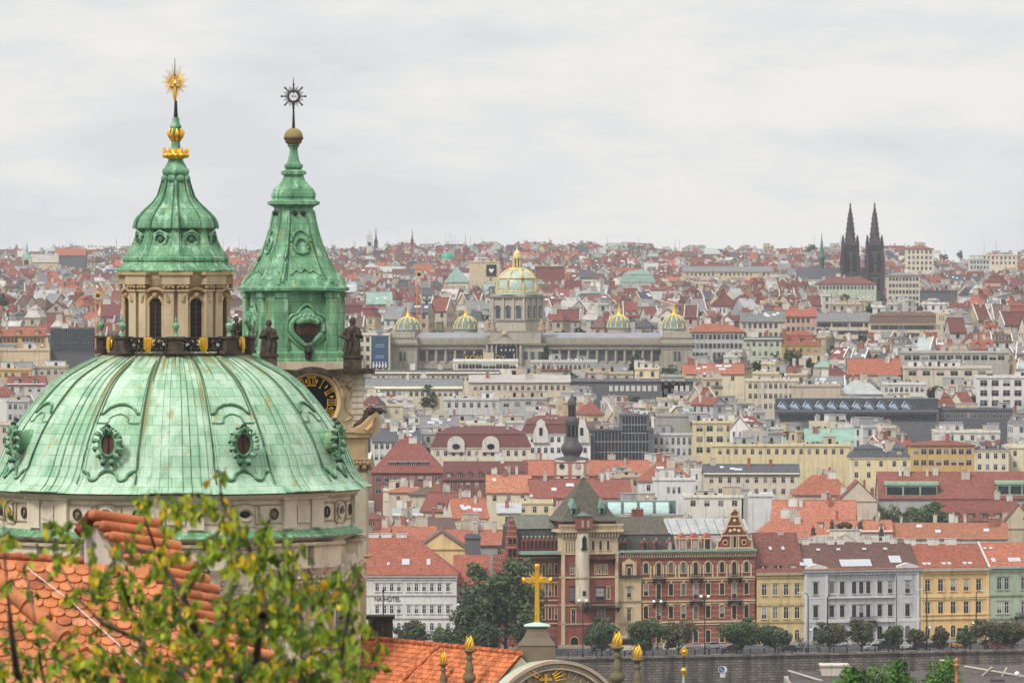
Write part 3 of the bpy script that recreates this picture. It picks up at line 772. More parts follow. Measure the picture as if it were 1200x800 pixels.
    if side==0:
        b=MB()
        for a,l_ in ((radians(232),1.45),(radians(205),1.0)):
            b.tube([(0,-W-.26,zc),(l_*sin(a),-W-.26,zc+l_*cos(a))],[.06,.02],5,'gold')
        b.ball((0,-W-.26,zc),.1,'gold',n=8); b.build('clock_hands',cl)
# volute buttresses at the corners of the clock stage
for sx_ in (-1,1):
    b=MB()
    poly=[(0,Zt(506)),(1.75,Zt(506)),(1.75,Zt(484))]+[(1.5,Zt(481))]+[(1.0,Zt(488)),(.55,Zt(495)),(0,Zt(500))]
    b.M=Matrix.Translation((sx_*(W-.75),-1.8,0))@Matrix.Scale(sx_,4,(1,0,0))
    b.ext(poly,'y',-2.9,-1.3,'stone',TS2)
    b.tube([(0.0,-2.1,Zt(498)),(.55,-2.1,Zt(494.5)),(1.0,-2.1,Zt(487)),(1.3,-2.1,Zt(481)),(1.55,-2.1,Zt(478))],[.18,.30,.30,.30,.28],8,'sootstone')
    b.box(1.0,2.1,-2.8,-1.3,Zt(482),Zt(479.5),'sootstone'); b.tube([(1.05,-2.1,Zt(480.5)),(2.15,-2.1,Zt(480.5))],.26,8,'sootstone')
    b.tube([(.7,-3.0,Zt(503)),(1.1,-3.0,Zt(496)),(1.35,-3.0,Zt(487))],.16,6,'stone',(.56,.38,.18))
    b.M=None; b.build('volute_buttress',cs)
# green belfry
bf=[(66,424.5),(66,420),(64,418.5),(64.5,413),(61,410),(60,404),(58.5,390),(57.5,370),(57,345),(59,343),(60,341)]
b=MB(); loft(b,bf,'greencopper',.18)
bel=b.build('belfry',tower)
Wb=59*px/(cos(TH)+.82*sin(TH))
for side in range(4):
    b=MB(); b.M=Matrix.Rotation(radians(90*side),4,'Z')@Matrix.Translation((0,-Wb-.02,Zt(386)))
    def blob(sc): return [(x*sc*px,z*sc*px) for x,z in smooth_path([(0,-19),(-9,-13),(-18,-4),(-19.5,6),(-15,13),(-9,15),(-5,20),(0,23),(5,20),(9,15),(15,13),(19.5,6),(18,-4),(9,-13),(0,-19)],4)]
    b.tube([(x,-.05,z) for x,z in blob(1.28)],.12,6,'greencopper')
    b.tube([(x,-.10,z) for x,z in blob(.98)],.22,6,'greencopper')
    hole=[(x*px,z*px) for x,z in smooth_path([(0,-13),(-7,-9),(-13,-2),(-14,5),(-9,10),(0,11),(9,10),(14,5),(13,-2),(7,-9),(0,-13)],4)]
    b.ext(hole,'y',-.14,.1,'wood')
    b.ext([(-8.5*px,-4*px),(8.5*px,-4*px),(4*px,-14*px),(-4*px,-14*px)],'y',-.3,-.1,'darkiron')
    for i in range(11):
        t=i/10; b.ball(((-11+22*t)*px,-.32,(9+4*sin(pi*t))*px),.22+.1*sin(pi*t),'greencopper',n=7)
    for i in range(5): b.ball(((-5+2.5*i)*px,-.35,16*px+.1*(i%2)),.25,'greencopper',n=7)
    b.ball((0,-.5,-25*px),.35,'darkiron',n=8); b.ball((0,-.45,-31*px),.28,'darkiron',n=8); b.ball((0,-.4,-19*px),.2,'sootstone',n=6)
    for s_ in (-1,1):
        b.tube([(s_*24*px,-.05,-26*px),(s_*22*px,-.1,-20*px),(s_*24*px,-.08,-14*px)],.12,5,'greencopper')
        b.box(s_*30*px-.42,s_*30*px+.42,-.16,.1,-34*px,44*px,'greencopper'); b.box(s_*30*px-.55,s_*30*px+.55,-.24,.1,38*px,44*px,'greencopper'); b.box(s_*24.5*px-.04,s_*24.5*px+.04,-.05,.1,-34*px,38*px,'seam_shade')
    b.M=None; b.build('belfry_opening',bel)
sp=[(65.5,340.5),(66,337),(63.5,335.5),(62,334),(59,329),(54,324),(49,318),(44,309),(38.5,298),(33,285),(29,272),(26,260),(24,250),(23,244),(23.5,243),(26,241.5),(31,239.5),(31,236.5),(27,235),(25.5,233)]
b=MB(); loft(b,sp,'greencopper',.30); spire=b.build('spire',tower)
bb_=[(25,234),(26.5,230),(26,226),(23,221),(18,216.5),(14,211.5),(12,207),(11.5,205.5),(15,204.5),(15,201),(12,199.5),(9,198.5),(11,196),(11,193),(8.5,191.5),(7,189),(5.5,182),(4.8,176),(5.5,172.5),(7.2,170.5),(7,169)]
loft_b=MB(); loft(loft_b,bb_,'greencopper',.30); loft_b.build('spire_bulb',spire)
b=MB()
for side in range(4):    # ribs, cartouches, small openings on the spire faces
    b.M=Matrix.Rotation(radians(90*side),4,'Z')
    def wat(y):
        for (e0,y0),(e1,y1) in zip(sp,sp[1:]):
            if y1<=y<=y0: return lerp(e0,e1,(y0-y)/(y0-y1))*px/(cos(TH)+.7*sin(TH))
        return 1
    def fp(u,y,o=.04): w0=wat(y); return (u*w0*.7,-w0-o,Zt(y))
    for s_ in (-1,1): b.tube([fp(s_*.97,y,.0) for y in range(334,246,-6)],.11,5,'greencopper')
    for s_ in (-1,1): b.tube([fp(s_*.72,y,.0) for y in range(328,250,-6)],.05,4,'seam_shade'); b.tube([fp(s_*.86,y,.02) for y in range(331,246,-6)],.13,4,'greencopper')
    b.tube([fp(0+.42*cos(t)*1,288-9*sin(t),.05) for t in [2*pi*i/18 for i in range(19)]],.14,6,'greencopper')
    b.tube([fp(0+.62*cos(t)*1,283-13*sin(t),.05) for t in [pi*i/12 for i in range(13)]],.10,6,'greencopper')
    b.tube([fp(u,y) for u,y in smooth_path([(-.6,322),(-.35,316),(-.2,319),(0,315),(.2,319),(.35,316),(.6,322)])],.09,5,'greencopper')
    for s_ in (-1,1):
        q=fp(s_*.35,250,.05); b.ball(q,.19,'darkiron',n=8); 
    for s_ in (-1,1):
        b.M=Matrix.Rotation(radians(90*side),4,'Z')
    b.M=Matrix.Rotation(radians(90*side+45),4,'Z')
b.M=None; b.build('spire_relief',spire)
b=MB(); b.ball((0,0,Zt(160.5)),11*px,'stone',(.24,.20,.075),n=24,sz=.96); b.lathe([(11.2*px,Zt(163.5)),(11.8*px,Zt(162.5)),(11.2*px,Zt(161.5))],28,mat='sootstone')
b.lathe([(3*px,Zt(170.5)),(9*px,Zt(168)),(11.15*px,Zt(162)),(11.1*px,Zt(160))],28,mat='stone',col=(.22,.13,.05)); b.build('ball_finial',tower)
b=MB(); b.lathe([(1.9*px,Zt(151)),(1.4*px,Zt(140)),(1*px,Zt(128))],10,mat='darkiron')
c0=Vector((0,0,Zt(113))); Ri=Matrix.Rotation(-TH,4,'Z'); b.M=Ri
for k in range(32):
    a=2*pi*k/32; L_=(15 if k%4==0 else (12.5 if k%2==0 else 10.5))*px; d=Vector((cos(a),0,sin(a)))
    b.tube([c0+d*5.5*px,c0+d*L_],[.05 if k%4==0 else .036,.05 if k%4==0 else .025],4,'sootstone')
    if k%4==0: b.ball(tuple(c0+d*14*px),.09,'sootstone',n=6)
b.tube([c0+Vector((cos(t),0,sin(t)))*6.4*px for t in [2*pi*i/24 for i in range(25)]],.09,5,'sootstone')
# IHS-like openwork letters
for x0 in (-2.6,0,2.6): b.tube([(x0*px,0,c0.z-3*px),(x0*px,0,c0.z+3*px)],.055,4,'white')
b.tube([(-3*px,0,c0.z),(3*px,0,c0.z)],.05,4,'sootstone'); b.tube([(0,0,c0.z),(0,0,c0.z+5*px)],.05,4,'sootstone')
b.tube([(0,0,Zt(128)),(0,0,Zt(118))],.09,5,'sootstone'); b.tube([(0,0,Zt(104)),(0,0,Zt(91))],[.06,.02],5,'darkiron')
b.M=None; b.build('sunburst',tower)

# statues on the clock-stage cornice (worn sandstone saints, nearly black)
def statue(xp,yb,h,D_,seed,label):
    r=random.Random(seed); p=P(xp,yb,D_); t=thing('saint_statue',label,'statue',p,0,'sooty saints round the bell tower')
    s=h
    b=MB(); b.box(-.30*s*.55,.30*s*.55,-.30*s*.5,.30*s*.5,0,.22*s,'sootstone'); b.box(-.34*s*.55,.34*s*.55,-.34*s*.5,.34*s*.5,.2*s,.25*s,'sootstone'); b.build('plinth',t)
    b=MB()
    rf=lambda a,i: .022*s*sin(a*7+i*.8+seed)+.02*s*sin(a*3-i*.7)+.012*s*sin(a*11+i)
    b.lathe([(.14*s,.24*s),(.155*s,.34*s),(.12*s,.46*s),(.105*s,.58*s),(.13*s,.68*s),(.115*s,.74*s),(.05*s,.785*s),(.038*s,.80*s),(.06*s,.84*s),(.064*s,.88*s),(.05*s,.92*s),(.015*s,.945*s)],28,mat='sootstone',rf=lambda a,i: rf(a,i) if i<6 else 0)
    for sd_ in (-1,1):
        e=.15+.06*r.random()
        b.tube([(sd_*.10*s,0,.72*s),(sd_*e*s,-.04*s,(.54+.06*r.random())*s),(sd_*.05*s,-.16*s,(.52+.16*r.random())*s)],[.045*s,.045*s,.028*s],8,'sootstone')
    for i in range(6):
        a=r.uniform(-1.6,1.6); b.tube([(.11*s*sin(a),-.11*s*cos(a),.66*s),(.15*s*sin(a+.4),-.15*s*cos(a+.4),.45*s),(.15*s*sin(a+.1),-.15*s*cos(a+.1),.25*s)],[.02*s,.032*s,.025*s],6,'sootstone')
    b.build('figure',t)
    return t
statue(315,429,3.5,D-9.0,1,'blackened saint statue at the left corner of the clock cornice')
statue(413,432,3.9,D-5.6,2,'blackened saint statue with bare metal cross, right of the green belfry')
statue(277,412,2.7,D+2,3,'small blackened statue between gallery posts left of the belfry')
statue(283,420,3.0,D+6,4,'dark bent statue against the belfry left side')
# ------------------------------------------------------------------ nave roof, gable with gilt cross, flame finials
D=425.0; px=D/FPX
A=Vector((xx(330,452),452,zy(745.2,450))); Bq=Vector((xx(612,425),425,zy(767,425))); A.z=Bq.z
u=(Bq-A); Ln=u.length; u.normalize(); nrm=Vector((u.y,-u.x,0)); 
if nrm.y>0: nrm=-nrm
th=atan2(u.y,u.x)
nave=thing('nave_roof','orange tiled nave roof with a long level ridge below the church tower','church roof',(A.x,A.y,gz(440)),th)
zr=A.z-gz(440)
# local: +x along ridge, -y down the camera-side slope
b=MB(); nx_=int(Ln/.06); rows=22; rs=.42; per=.36
sl=radians(44); v=[];f=[]
for r in range(rows):
    for e in (0,1):
        s_=(r+e)*rs; lift=-.022*(1-e)+.022*e
        for i in range(nx_+1):
            X=i*.06; wv=.11*abs(sin(pi*X/per))+.0
            h=wv+lift
            v.append((X,-s_*cos(sl)-h*sin(sl),zr-s_*sin(sl)+h*cos(sl)))
for r in range(rows):
    o=r*2*(nx_+1)
    for i in range(nx_): f.append((o+i+nx_+1,o+i+nx_+2,o+i+1,o+i))
rr=random.Random(3)
cols=[(.46,.13,.048),(.54,.17,.065),(.38,.095,.038),(.50,.155,.06)]
for r in range(rows):
    o=r*2*(nx_+1)
    pass
b.add(v,f,'navetile',(.50,.15,.055))
b.build('tiles',nave)
b=MB()
for i in range(int(Ln/.36)):
    X=i*.36; b.tube([(X,0,zr+.10),(X+.38,0,zr+.14)],[.15,.18],8,'navetile',cols[i%4])
for X0 in (5.5,13.5,21.5):
    for i in range(20):
        s0=i*.42; X=X0-s0*.25
        b.tube([(X,-s0*cos(sl)-.05,zr-s0*sin(sl)+.12),(X-.105,-(s0+.44)*cos(sl)-.05,zr-(s0+.44)*sin(sl)+.16)],[.14,.17],8,'navetile',cols[(i+1)%4])
b.build('ridge_tiles',nave)
b=MB(); b.box(0,Ln,-rows*rs*cos(sl)*.96,7,0,zr-rows*rs*sin(sl)-.3,'stone',(.5,.42,.3))
b.ext([(-rows*rs*cos(sl)*.96,zr-rows*rs*sin(sl)-.3),(0,zr-.15),(7,zr-6.5)],'x',0.1,Ln-.1,'stone',(.5,.42,.3)); b.build('nave_wall',nave)
# black stone chimney behind the ridge
p=P(446,752,447); t=thing('stone_turret','square blackened stone pier beside the tiled ridge, below the tower','pier',(p.x,p.y,p.z))
q=447/FPX
b=MB(); b.box(-14*q,14*q,-1,1,-3,29*q,'sootstone'); b.box(-16.5*q,16.5*q,-1.15,1.15,28*q,31.5*q,'darkiron'); b.box(-15.5*q,15.5*q,-1.1,1.1,1*q,3*q,'sootstone')
for i in range(4): b.box((-11+6*i)*q,(-8.5+6*i)*q,-1.1,-.95,4*q,26*q,'sootstone')
b.build('pier_body',t)
b=MB(); b.tube([(3*q,0,0),(3*q,0,60*q)],.04,6,'darkiron'); b.ball((3*q,0,60*q),.1,'darkiron',n=6); b.build('lightning_rod',t)
# gable
G=P(650,773+85,425); gt=thing('church_gable','rounded stone church gable with copper vault and gilt relief cross','gable',(G.x,G.y,gz(430)),radians(30))
zg=G.z-gz(430); R1=85*px; kx=1.12
def arcp(R,n=40,a=75): return [(R*kx*sin(t),zg+R*cos(t)) for t in [radians(-a+2*a*i/n) for i in range(n+1)]]
def ringex(b,Ra,Rb,y0,y1,mat_,col):
    o=arcp(Ra); i_=arcp(Rb); n=len(o)
    v=[(x,y0,z) for x,z in o]+[(x,y0,z) for x,z in i_]+[(x,y1,z) for x,z in o]+[(x,y1,z) for x,z in i_]
    f=[]
    for k in range(n-1):
        f+=[(k,k+1,n+k+1,n+k),(k,2*n+k,2*n+k+1,k+1),(n+k,n+k+1,3*n+k+1,3*n+k),(2*n+k,3*n+k,3*n+k+1,2*n+k+1)]
    b.add(v,f,mat_,col)
b=MB(); GC=(.50,.40,.30)
ringex(b,R1,R1*.955,-.30,.5,'stone',GC); ringex(b,R1*.95,R1*.90,-.12,.5,'stone',(.42,.33,.24)); ringex(b,R1*.895,R1*.87,-.22,.5,'stone',GC)
b.ext(arcp(R1*.88)+[(4,zg-3),(-4,zg-3)],'y',.06,.6,'stone',(.42,.34,.22))
b.box(-5,5,.2,8,0,zg-1,'stone',(.45,.36,.26))
b.build('gable_wall',gt)
b=MB(); 
o=arcp(R1*.985); n=len(o)
for s0 in range(6):
    y0=.5+s0*1.1; y1=y0+1.06
    b.add([(x,y0,z) for x,z in o]+[(x,y1,z) for x,z in o],[(k,k+n,k+n+1,k+1) for k in range(n-1)],'roofsheet',(.42,.60,.50),True)
    b.tube([(x,y1+.02,z+.03) for x,z in o],.05,5,'roofsheet',(.30,.46,.37))
b.build('copper_vault',gt)
b=MB()
for k in range(-9,10):
    t=radians(k*8.6)
    if abs(k)%2==0 or True: b.tube([(kx*R1*.86*sin(radians(k*7)) ,-.02,zg+R1*.86*cos(radians(k*7))),(kx*(R1*.86-.45)*sin(radians(k*7)),-.02,zg+(R1*.86-.45)*cos(radians(k*7)))],.08,5,'stone',(.36,.28,.18))
b.build('relief',gt)
b=MB()
xc=-12*px*1.1
b.box(xc-.10,xc+.10,-.14,0,zg+R1-28*px,zg+R1-15*px,'gold'); b.box(xc-.48,xc+.48,-.15,0.01,zg+R1-22*px-.09,zg+R1-22*px+.09,'gold')
for a in (-60,-45,45,58,70,82):
    t=radians(a); b.tube([(xc+.7*sin(t),-.1,zg+R1-26*px+.7*cos(t)),(xc+(1.7+.3*(a%2))*sin(t),-.1,zg+R1-26*px+1.6*cos(t))],[.09,.02],5,'gold')
b.build('gilt_relief',gt)
ped=P(629.5,774,425); 
# pedestal
b=MB(); M0=Matrix.Rotation(radians(-30),4,'Z')@Matrix.Translation((0,0,0))
rel=ped-Vector((G.x,G.y,gz(430))); 
M1=Matrix.Rotation(radians(-30),4,'Z')@Matrix.Translation((rel.x,rel.y+1.6,rel.z))
q=px
def sqp(b,st,mat_,col,c=0):
    v=[];f=[]
    for w_,z in st: v+=[(-w_,-w_*.8,z),(w_,-w_*.8,z),(w_,w_*.8,z),(-w_,w_*.8,z)]
    for i in range(len(st)-1):
        for k in range(4): f.append((i*4+k,i*4+(k+1)%4,(i+1)*4+(k+1)%4,(i+1)*4+k))
    b.add(v,f,mat_,col); b.add(v[-4:],[(0,1,2,3)],mat_,col)
b.M=M1; sqp(b,[(21.5*q,-.8),(21.5*q,15*q),(20*q,16*q),(22*q,17*q),(21*q,19*q),(15.5*q,26*q),(12.5*q,33*q),(12*q,38*q),(13.5*q,39*q)],'stone',(.17,.135,.095))
b.M=None; pd=b.build('pedestal',gt)
b=MB(); b.M=M1; sqp(b,[(15*q,39*q),(15.5*q,40*q),(12*q,41.5*q),(4*q,43.5*q),(2*q,44*q)],'roofsheet',(.40,.60,.50)); b.M=None; b.build('copper_cap',pd)
cr_=thing('gilded_cross','gilded cross with rays standing on the gable pedestal in front of the green trees','cross',(ped.x,ped.y+1.6,ped.z+43*q))
b=MB(); h=69*q
def cbar(p0,p1,w0,w1,axis):
    pass
b.add([(-.17,-.13,0),(.17,-.13,0),(.17,.13,0),(-.17,.13,0),(-.12,-.1,h*.93),(.12,-.1,h*.93),(.12,.1,h*.93),(-.12,.1,h*.93)],[(4,5,6,7),(0,1,5,4),(1,2,6,5),(2,3,7,6),(3,0,4,7)],'gold')
b.tube([(0,0,h*.9),(0,0,h*.985),(0,0,h)],[.13,.2,.17],8,'gold')
za=h-19*q
b.box(-15*q,15*q,-.11,.11,za-.14,za+.14,'gold')
for s_ in (-1,1): b.tube([(s_*14*q,0,za),(s_*16.5*q,0,za),(s_*17.5*q,0,za)],[.14,.24,.18],8,'gold')
b.build('cross_shaft',cr_)
b=MB()
for k in range(24):
    a=2*pi*k/24+.13
    if abs(cos(a))>.985 or abs(sin(a))>.985: continue
    l_=(10.5 if k%2 else 8)*q; b.tube([(.12*cos(a),.0,za+.12*sin(a)),(l_*cos(a),0,za+l_*sin(a))],[.05,.03],4,'gold')
b.build('rays',cr_)
def finial(x,ytop,D_,sc,label,kind='flame'):
    p=P(x,ytop,D_); q=D_/FPX*sc
    t=thing('flame_finial',label,'finial',(p.x,p.y,p.z),0,'finials on the church front')
    if kind=='flame':
        prof_=[(2,-16),(7,-17),(7.2,-18.5),(5,-20),(3,-22),(3.2,-24),(5,-27),(3.2,-29),(3,-31),(5,-37),(5.4,-41),(4.5,-43),(7.5,-47),(8.2,-50),(7.5,-53),(5,-55),(4.5,-57),(5.5,-60),(6,-75),(7,-90)]
        col=(.17,.14,.08)
    b=MB(); b.lathe([(r*q,z*q) for r,z in prof_[::-1]],18,mat='stone',col=col,cap=True); b.build('baluster',t)
    b=MB()
    for k in range(7):
        a=2*pi*k/7; r0=2.6*q; tw=.8
        b.tube([(r0*cos(a),r0*sin(a),-16*q),(1.5*r0*cos(a+.3),1.5*r0*sin(a+.3),-10*q),(1.1*r0*cos(a+tw),1.1*r0*sin(a+tw),-5*q),((1.6 if k%2 else .7)*r0*cos(a+1.2),(1.6 if k%2 else .7)*r0*sin(a+1.2),(-(k%3)*2)*q)],[2*q,2.1*q,1.5*q,.3*q],6,'gold')
    b.tube([(0,0,-16*q),(0,0,-4*q)],[3*q,1.5*q],7,'gold'); b.build('gilt_flame',t)
finial(519.5,763,429,.8,'short stone finial with thin gilt flame, leftmost against the orange nave roof')
finial(550,744,425,1.0,'tall stone finial with gilt flame in front of the orange nave roof')
finial(723.5,739,420,1.08,'tallest stone finial with gilt flame, in front of the river wall')
finial(747,754.5,420,1.0,'stone finial with gilt flame just right of the tallest one')
# small gilt maltese cross and two ball-topped poles
p=P(801.5,763,420); t=thing('gilt_star_cross','small gilded eight pointed cross held up before the riverside trees','cross',(p.x,p.y,p.z)); q=420/FPX
b=MB()
for k in range(4):
    a=pi/2*k+.0; d=Vector((cos(a),0,sin(a))); e=Vector((-sin(a),0,cos(a)))
    pts=[d*.5*q,d*5*q+e*2.6*q,d*3.8*q,d*5*q-e*2.6*q]
    vs=[tuple(v+Vector((0,-.05,0))) for v in pts]+[tuple(v+Vector((0,.05,0))) for v in pts]
    b.add(vs,[(0,1,2,3),(7,6,5,4),(0,4,5,1),(1,5,6,2),(2,6,7,3),(3,7,4,0)],'gold')
    d2=Vector((cos(a+pi/4),0,sin(a+pi/4))); b.tube([d2*.5*q,d2*4.5*q],[.09,.04],4,'gold')
b.ball((0,0,0),.14,'gold',n=8); b.build('cross_arms',t)
b=MB(); b.tube([(0,0,-4*q),(0,0,-10*q),(0,0,-19*q)],.035,5,'darkiron'); b.build('stem',t)
def ballpole(x,y,D_,r,lab,goldm):
    p=P(x,y,D_); q=D_/FPX; t=thing('ball_topped_pole',lab,'pole',(p.x,p.y,p.z))
    b=MB(); b.ball((0,0,0),r*q,goldm,(.45,.2,.06),n=14); b.lathe([(.6*r*q,-1.9*r*q),(.5*r*q,-r*q),(1.15*r*q,-.25*r*q),(1.15*r*q,0)],14,mat=goldm,col=(.45,.2,.06)); b.build('ball',t)
    b=MB(); b.lathe([(1.0*q*1.6,-60*q),(1.0*q*1.6,-12*q),(1.4*q,-10*q),(1.4*q,-1.6*r*q)],10,mat='roofsheet',col=(.36,.48,.38)); b.build('pole',t)
ballpole(801,785,420,3.4,'pale green pole with gilt ball on top in front of the river wall','gold')
p=P(1121,774,420); q=420/FPX
t=thing('copper_finial','orange copper finial rising through the bright green tree','finial',(p.x,p.y,p.z))
b=MB(); b.lathe([(r*q,-z*q) for r,z in [(.2,-4),(2.2,-2.5),(3,-.5),(2.6,1.5),(2,3),(3.4,4),(3.2,6),(2,7),(1.8,16),(2.2,22),(1.9,26)]][::-1],14,mat='terracotta',col=(.5,.2,.09)); b.build('knob',t)
b=MB(); b.lathe([(5*q,-60*q),(4.5*q,-34*q),(3*q,-28*q),(2*q,-26*q)],12,mat='roofsheet',col=(.36,.5,.4)); b.build('copper_base',t)

# ------------------------------------------------------------------ foreground tiled roof
D0=95.0
FR=thing('foreground_tiled_house','nearby house with beaver tail clay roof and parapet capped in round terracotta tiles','house',(0,D0,gz(95)))
zb=gz(95)
q=D0/FPX
rr=random.Random(11)
# plane: top edge at y=657 D=97.2, 45 degree pitch towards the camera, small slope to the right
top=657; 
def rp_(x,s):   # x photo column at D0, s metres down the slope
    z=zy(top,97.2)-zb - s*sin(radians(46)); y=2.2-s*cos(radians(46)); return Vector((xx(x,D0),y,z-.10*(xx(x,D0)+7)*.6))
b=MB(); row=.17; tw=.225
sidex=(xx(-30,D0),xx(330,D0))
nrow=18
for r in range(nrow):
    n=int((sidex[1]-sidex[0])/tw)+2
    for k in range(-1,n):
        X=sidex[0]+k*tw+(tw/2 if r%2 else 0)
        sx_=600+X*FPX/D0; 
        s_=r*row; 
        yy_=657+s_*.72/q
        if sx_ > 109+.905*(yy_-603)-3: continue
        j=rr.uniform(-.006,.006); lift=.035+rr.uniform(0,.014)
        o=rp_(sx_,s_)
        dn=Vector((0,-cos(radians(46)),-sin(radians(46)))); up=Vector((0,-sin(radians(46)),cos(radians(46)))); ex=Vector((1,0,-.06))
        L_=.285
        pts=[(0+.004,0,0),(tw-.004,0,0),(tw-.004,L_-.09,lift)]+[(tw/2+(tw/2-.004)*cos(t),L_-.09+.075*sin(t),lift) for t in [pi*i/6 for i in range(1,6)]]+[(.004,L_-.09,lift)]
        base_=[o+ex*a_+dn*(b__+j)+up*c_ for a_,b__,c_ in pts]
        low=[p-up*.02 for p in base_]
        m=len(pts); col=rr.choice([(.50,.165,.06),(.56,.20,.08),(.42,.125,.05),(.60,.24,.11),(.52,.18,.07)])
        b.add(base_+low,[tuple(range(m))[::-1]]+[(i,(i+1)%m,(i+1)%m+m,i+m) for i in range(m)],'terracotta',col)
tiles=b.build('beaver_tail_tiles',FR)
b=MB()
o0=rp_(-30,0); o1=rp_(118,0); o2=rp_(330,3.2); o3=rp_(-30,3.2)
dz=Vector((0,0,-.06)); b.quad(o0+dz,rp_(330,0)*0+o1+dz,o2+dz,o3+dz,'terracotta',(.25,.09,.05)); 
b.box(sidex[0],xx(300,D0),.0,3.0,-1,rp_(0,3.0).z-.1,'plaster',(.6,.5,.42)); b.build('roof_deck',FR)
b=MB()
for i in range(9):   # ridge along the top edge and the diagonal hip of big barrel tiles
    x0=-20+i*15; a_=rp_(x0,0); c_=rp_(x0+17,0)
    if x0<78: b.tube([a_+Vector((0,0,.03)),c_+Vector((0,0,.05))],[.05,.06],8,'terracotta',(.36,.10,.05))
b.build('ridge_tiles',FR); b=MB()
hp=[Vector((xx(x,94.2),94.2-D0-(i_*.22),zy(y,94.2-(i_*.22))-zb)) for i_,(x,y) in enumerate([(-14,668),(10,690),(34,711),(57,731),(80,750),(103,769),(126,787),(150,806)])]
for p,s in zip(hp,hp[1:]):
    d=(s-p); b.tube([p+Vector((0,-.1,.0)),p+d*1.06+Vector((0,-.1,.05))],[.105,.135],14,'terracotta',rr.choice([(.50,.165,.06),(.55,.19,.075),(.46,.14,.055)]))
b.build('hip_tiles',FR)
b=MB(); b.tube([rp_(20,.28)+Vector((0,-.12,.1)),rp_(75,.9)+Vector((0,-.12,.1)),rp_(165,2.1)+Vector((0,-.12,.1))],.008,5,'white'); b.build('lightning_wire',FR)
# parapet wall with barrel coping
WL=[]; WR=[]
for i in range(18):
    WL.append(Vector((xx(109+11.4*i,97.6),97.6-D0+.0*i,zy(603+12.6*i,97.6)-zb)))
    WR.append(Vector((xx(186+11.2*i,98.4),98.4-D0,zy(615+12.9*i,98.4)-zb)))
b=MB()
for i in range(18):
    l_,r_=WL[i],WR[i]; mid=l_.lerp(r_,.52+.04*rr.random())
    c1=rr.choice([(.50,.165,.06),(.68,.26,.11),(.45,.135,.052)]); c2=rr.choice([(.50,.165,.06),(.54,.185,.072),(.42,.125,.05)])
    for (p,s,ra,rb_,c_) in ((l_,mid+ (r_-l_)*.04,.085,.10,c1),(mid,r_,.088,.105,c2)):
        b.tube([p,s],[ra,rb_],14,'terracotta',c_)
    b.ball(tuple(l_+Vector((.0,0,0))),.083,'terracotta',(.45,.15,.07),n=10)
b.build('barrel_coping',FR)
b=MB()
for i in range(17):
    v=[WL[i],WL[i+1],WR[i+1],WR[i]]; up_=Vector((.05,0,-.09)); lo=[Vector((p.x+.05,p.y+.1,2)) for p in v]; t_=[p+up_ for p in v]
    t_[0]=WL[i]+Vector((.03,.10,-.09)); t_[1]=WL[i+1]+Vector((.03,.10,-.09))
    b.add([lo[0],lo[1],lo[2],lo[3]]+t_,[(4,5,6,7),(0,1,5,4),(1,2,6,5),(2,3,7,6),(3,0,4,7)],'plaster',(.64,.55,.46))
    for d_ in (0,): # scalloped verge tile ends hanging over the wall face
        b.ball(tuple(WL[i].lerp(WL[i+1],.5)+Vector((.0,.0,-.06))),.075,'terracotta',(.5,.17,.08),n=8,sz=.7)
b.build('parapet_wall',FR)
b=MB(); t0=WL[0]
b.tube([t0+Vector((-.02,.05,.0)),t0+Vector((-.20,.35,-.24))],[.09,.11],8,'terracotta',(.20,.03,.022)); b.tube([t0+Vector((-.04,.2,-.12)),t0+Vector((-.24,.1,-.28))],[.07,.09],8,'terracotta',(.20,.03,.022))
wl=[t0+Vector((-.16,.5,-.22)),t0+Vector((0,.25,-.05)),t0+Vector((.55,.25,-.62)),t0+Vector((1.2,.3,-1.5)),t0+Vector((-.16,.5,-1.5))]
b.add([p+Vector((0,-.12,0)) for p in wl]+[p+Vector((0,.3,0)) for p in wl],[(0,4,3,2,1)]+[(i,(i+1)%5,(i+1)%5+5,i+5) for i in range(5)],'plaster',(.66,.56,.48))
b.build('verge_cap',FR)
# ------------------------------------------------------------------ trees
def leaf_mesh(b,p,d,side,L_,W_,col,mat_='leaf'):
    """folded pointed leaf at p pointing along d"""
    n=d.cross(side); 
    a=p; m1=p+d*L_*.38+side*W_*.5+n*W_*.12; m2=p+d*L_*.38-side*W_*.5+n*W_*.12; t=p+d*L_; c=p+d*L_*.42-n*W_*.05
    s1=p+d*L_*.72+side*W_*.3+n*W_*.06; s2=p+d*L_*.72-side*W_*.3+n*W_*.06
    b.add([a,m1,s1,t,s2,m2,c],[(0,1,6),(1,2,6),(2,3,6),(3,4,6),(4,5,6),(5,0,6)],mat_,col)
def rvec(r):
    while True:
        v=Vector((r.uniform(-1,1),r.uniform(-1,1),r.uniform(-1,1)))
        if .05<v.length<1: return v.normalized()
TP=44.0; q=TP/FPX
ft=thing('foreground_leafy_tree','close autumn-tinged leafy tree in front of the tiled roof and church','tree',(xx(170,TP),TP,gz(45)))
org=Vector(ft.location); r=random.Random(5)
def FP(x,y,dD=0): return P(x,y,TP+dD)-org
b=MB()
trunk_top=FP(190,860,0); 
b.tube([Vector((0,0,-.3)),Vector((.05,0,3)),Vector((.1,0,6)),trunk_top],[.2,.17,.13,.09],10,'bark')
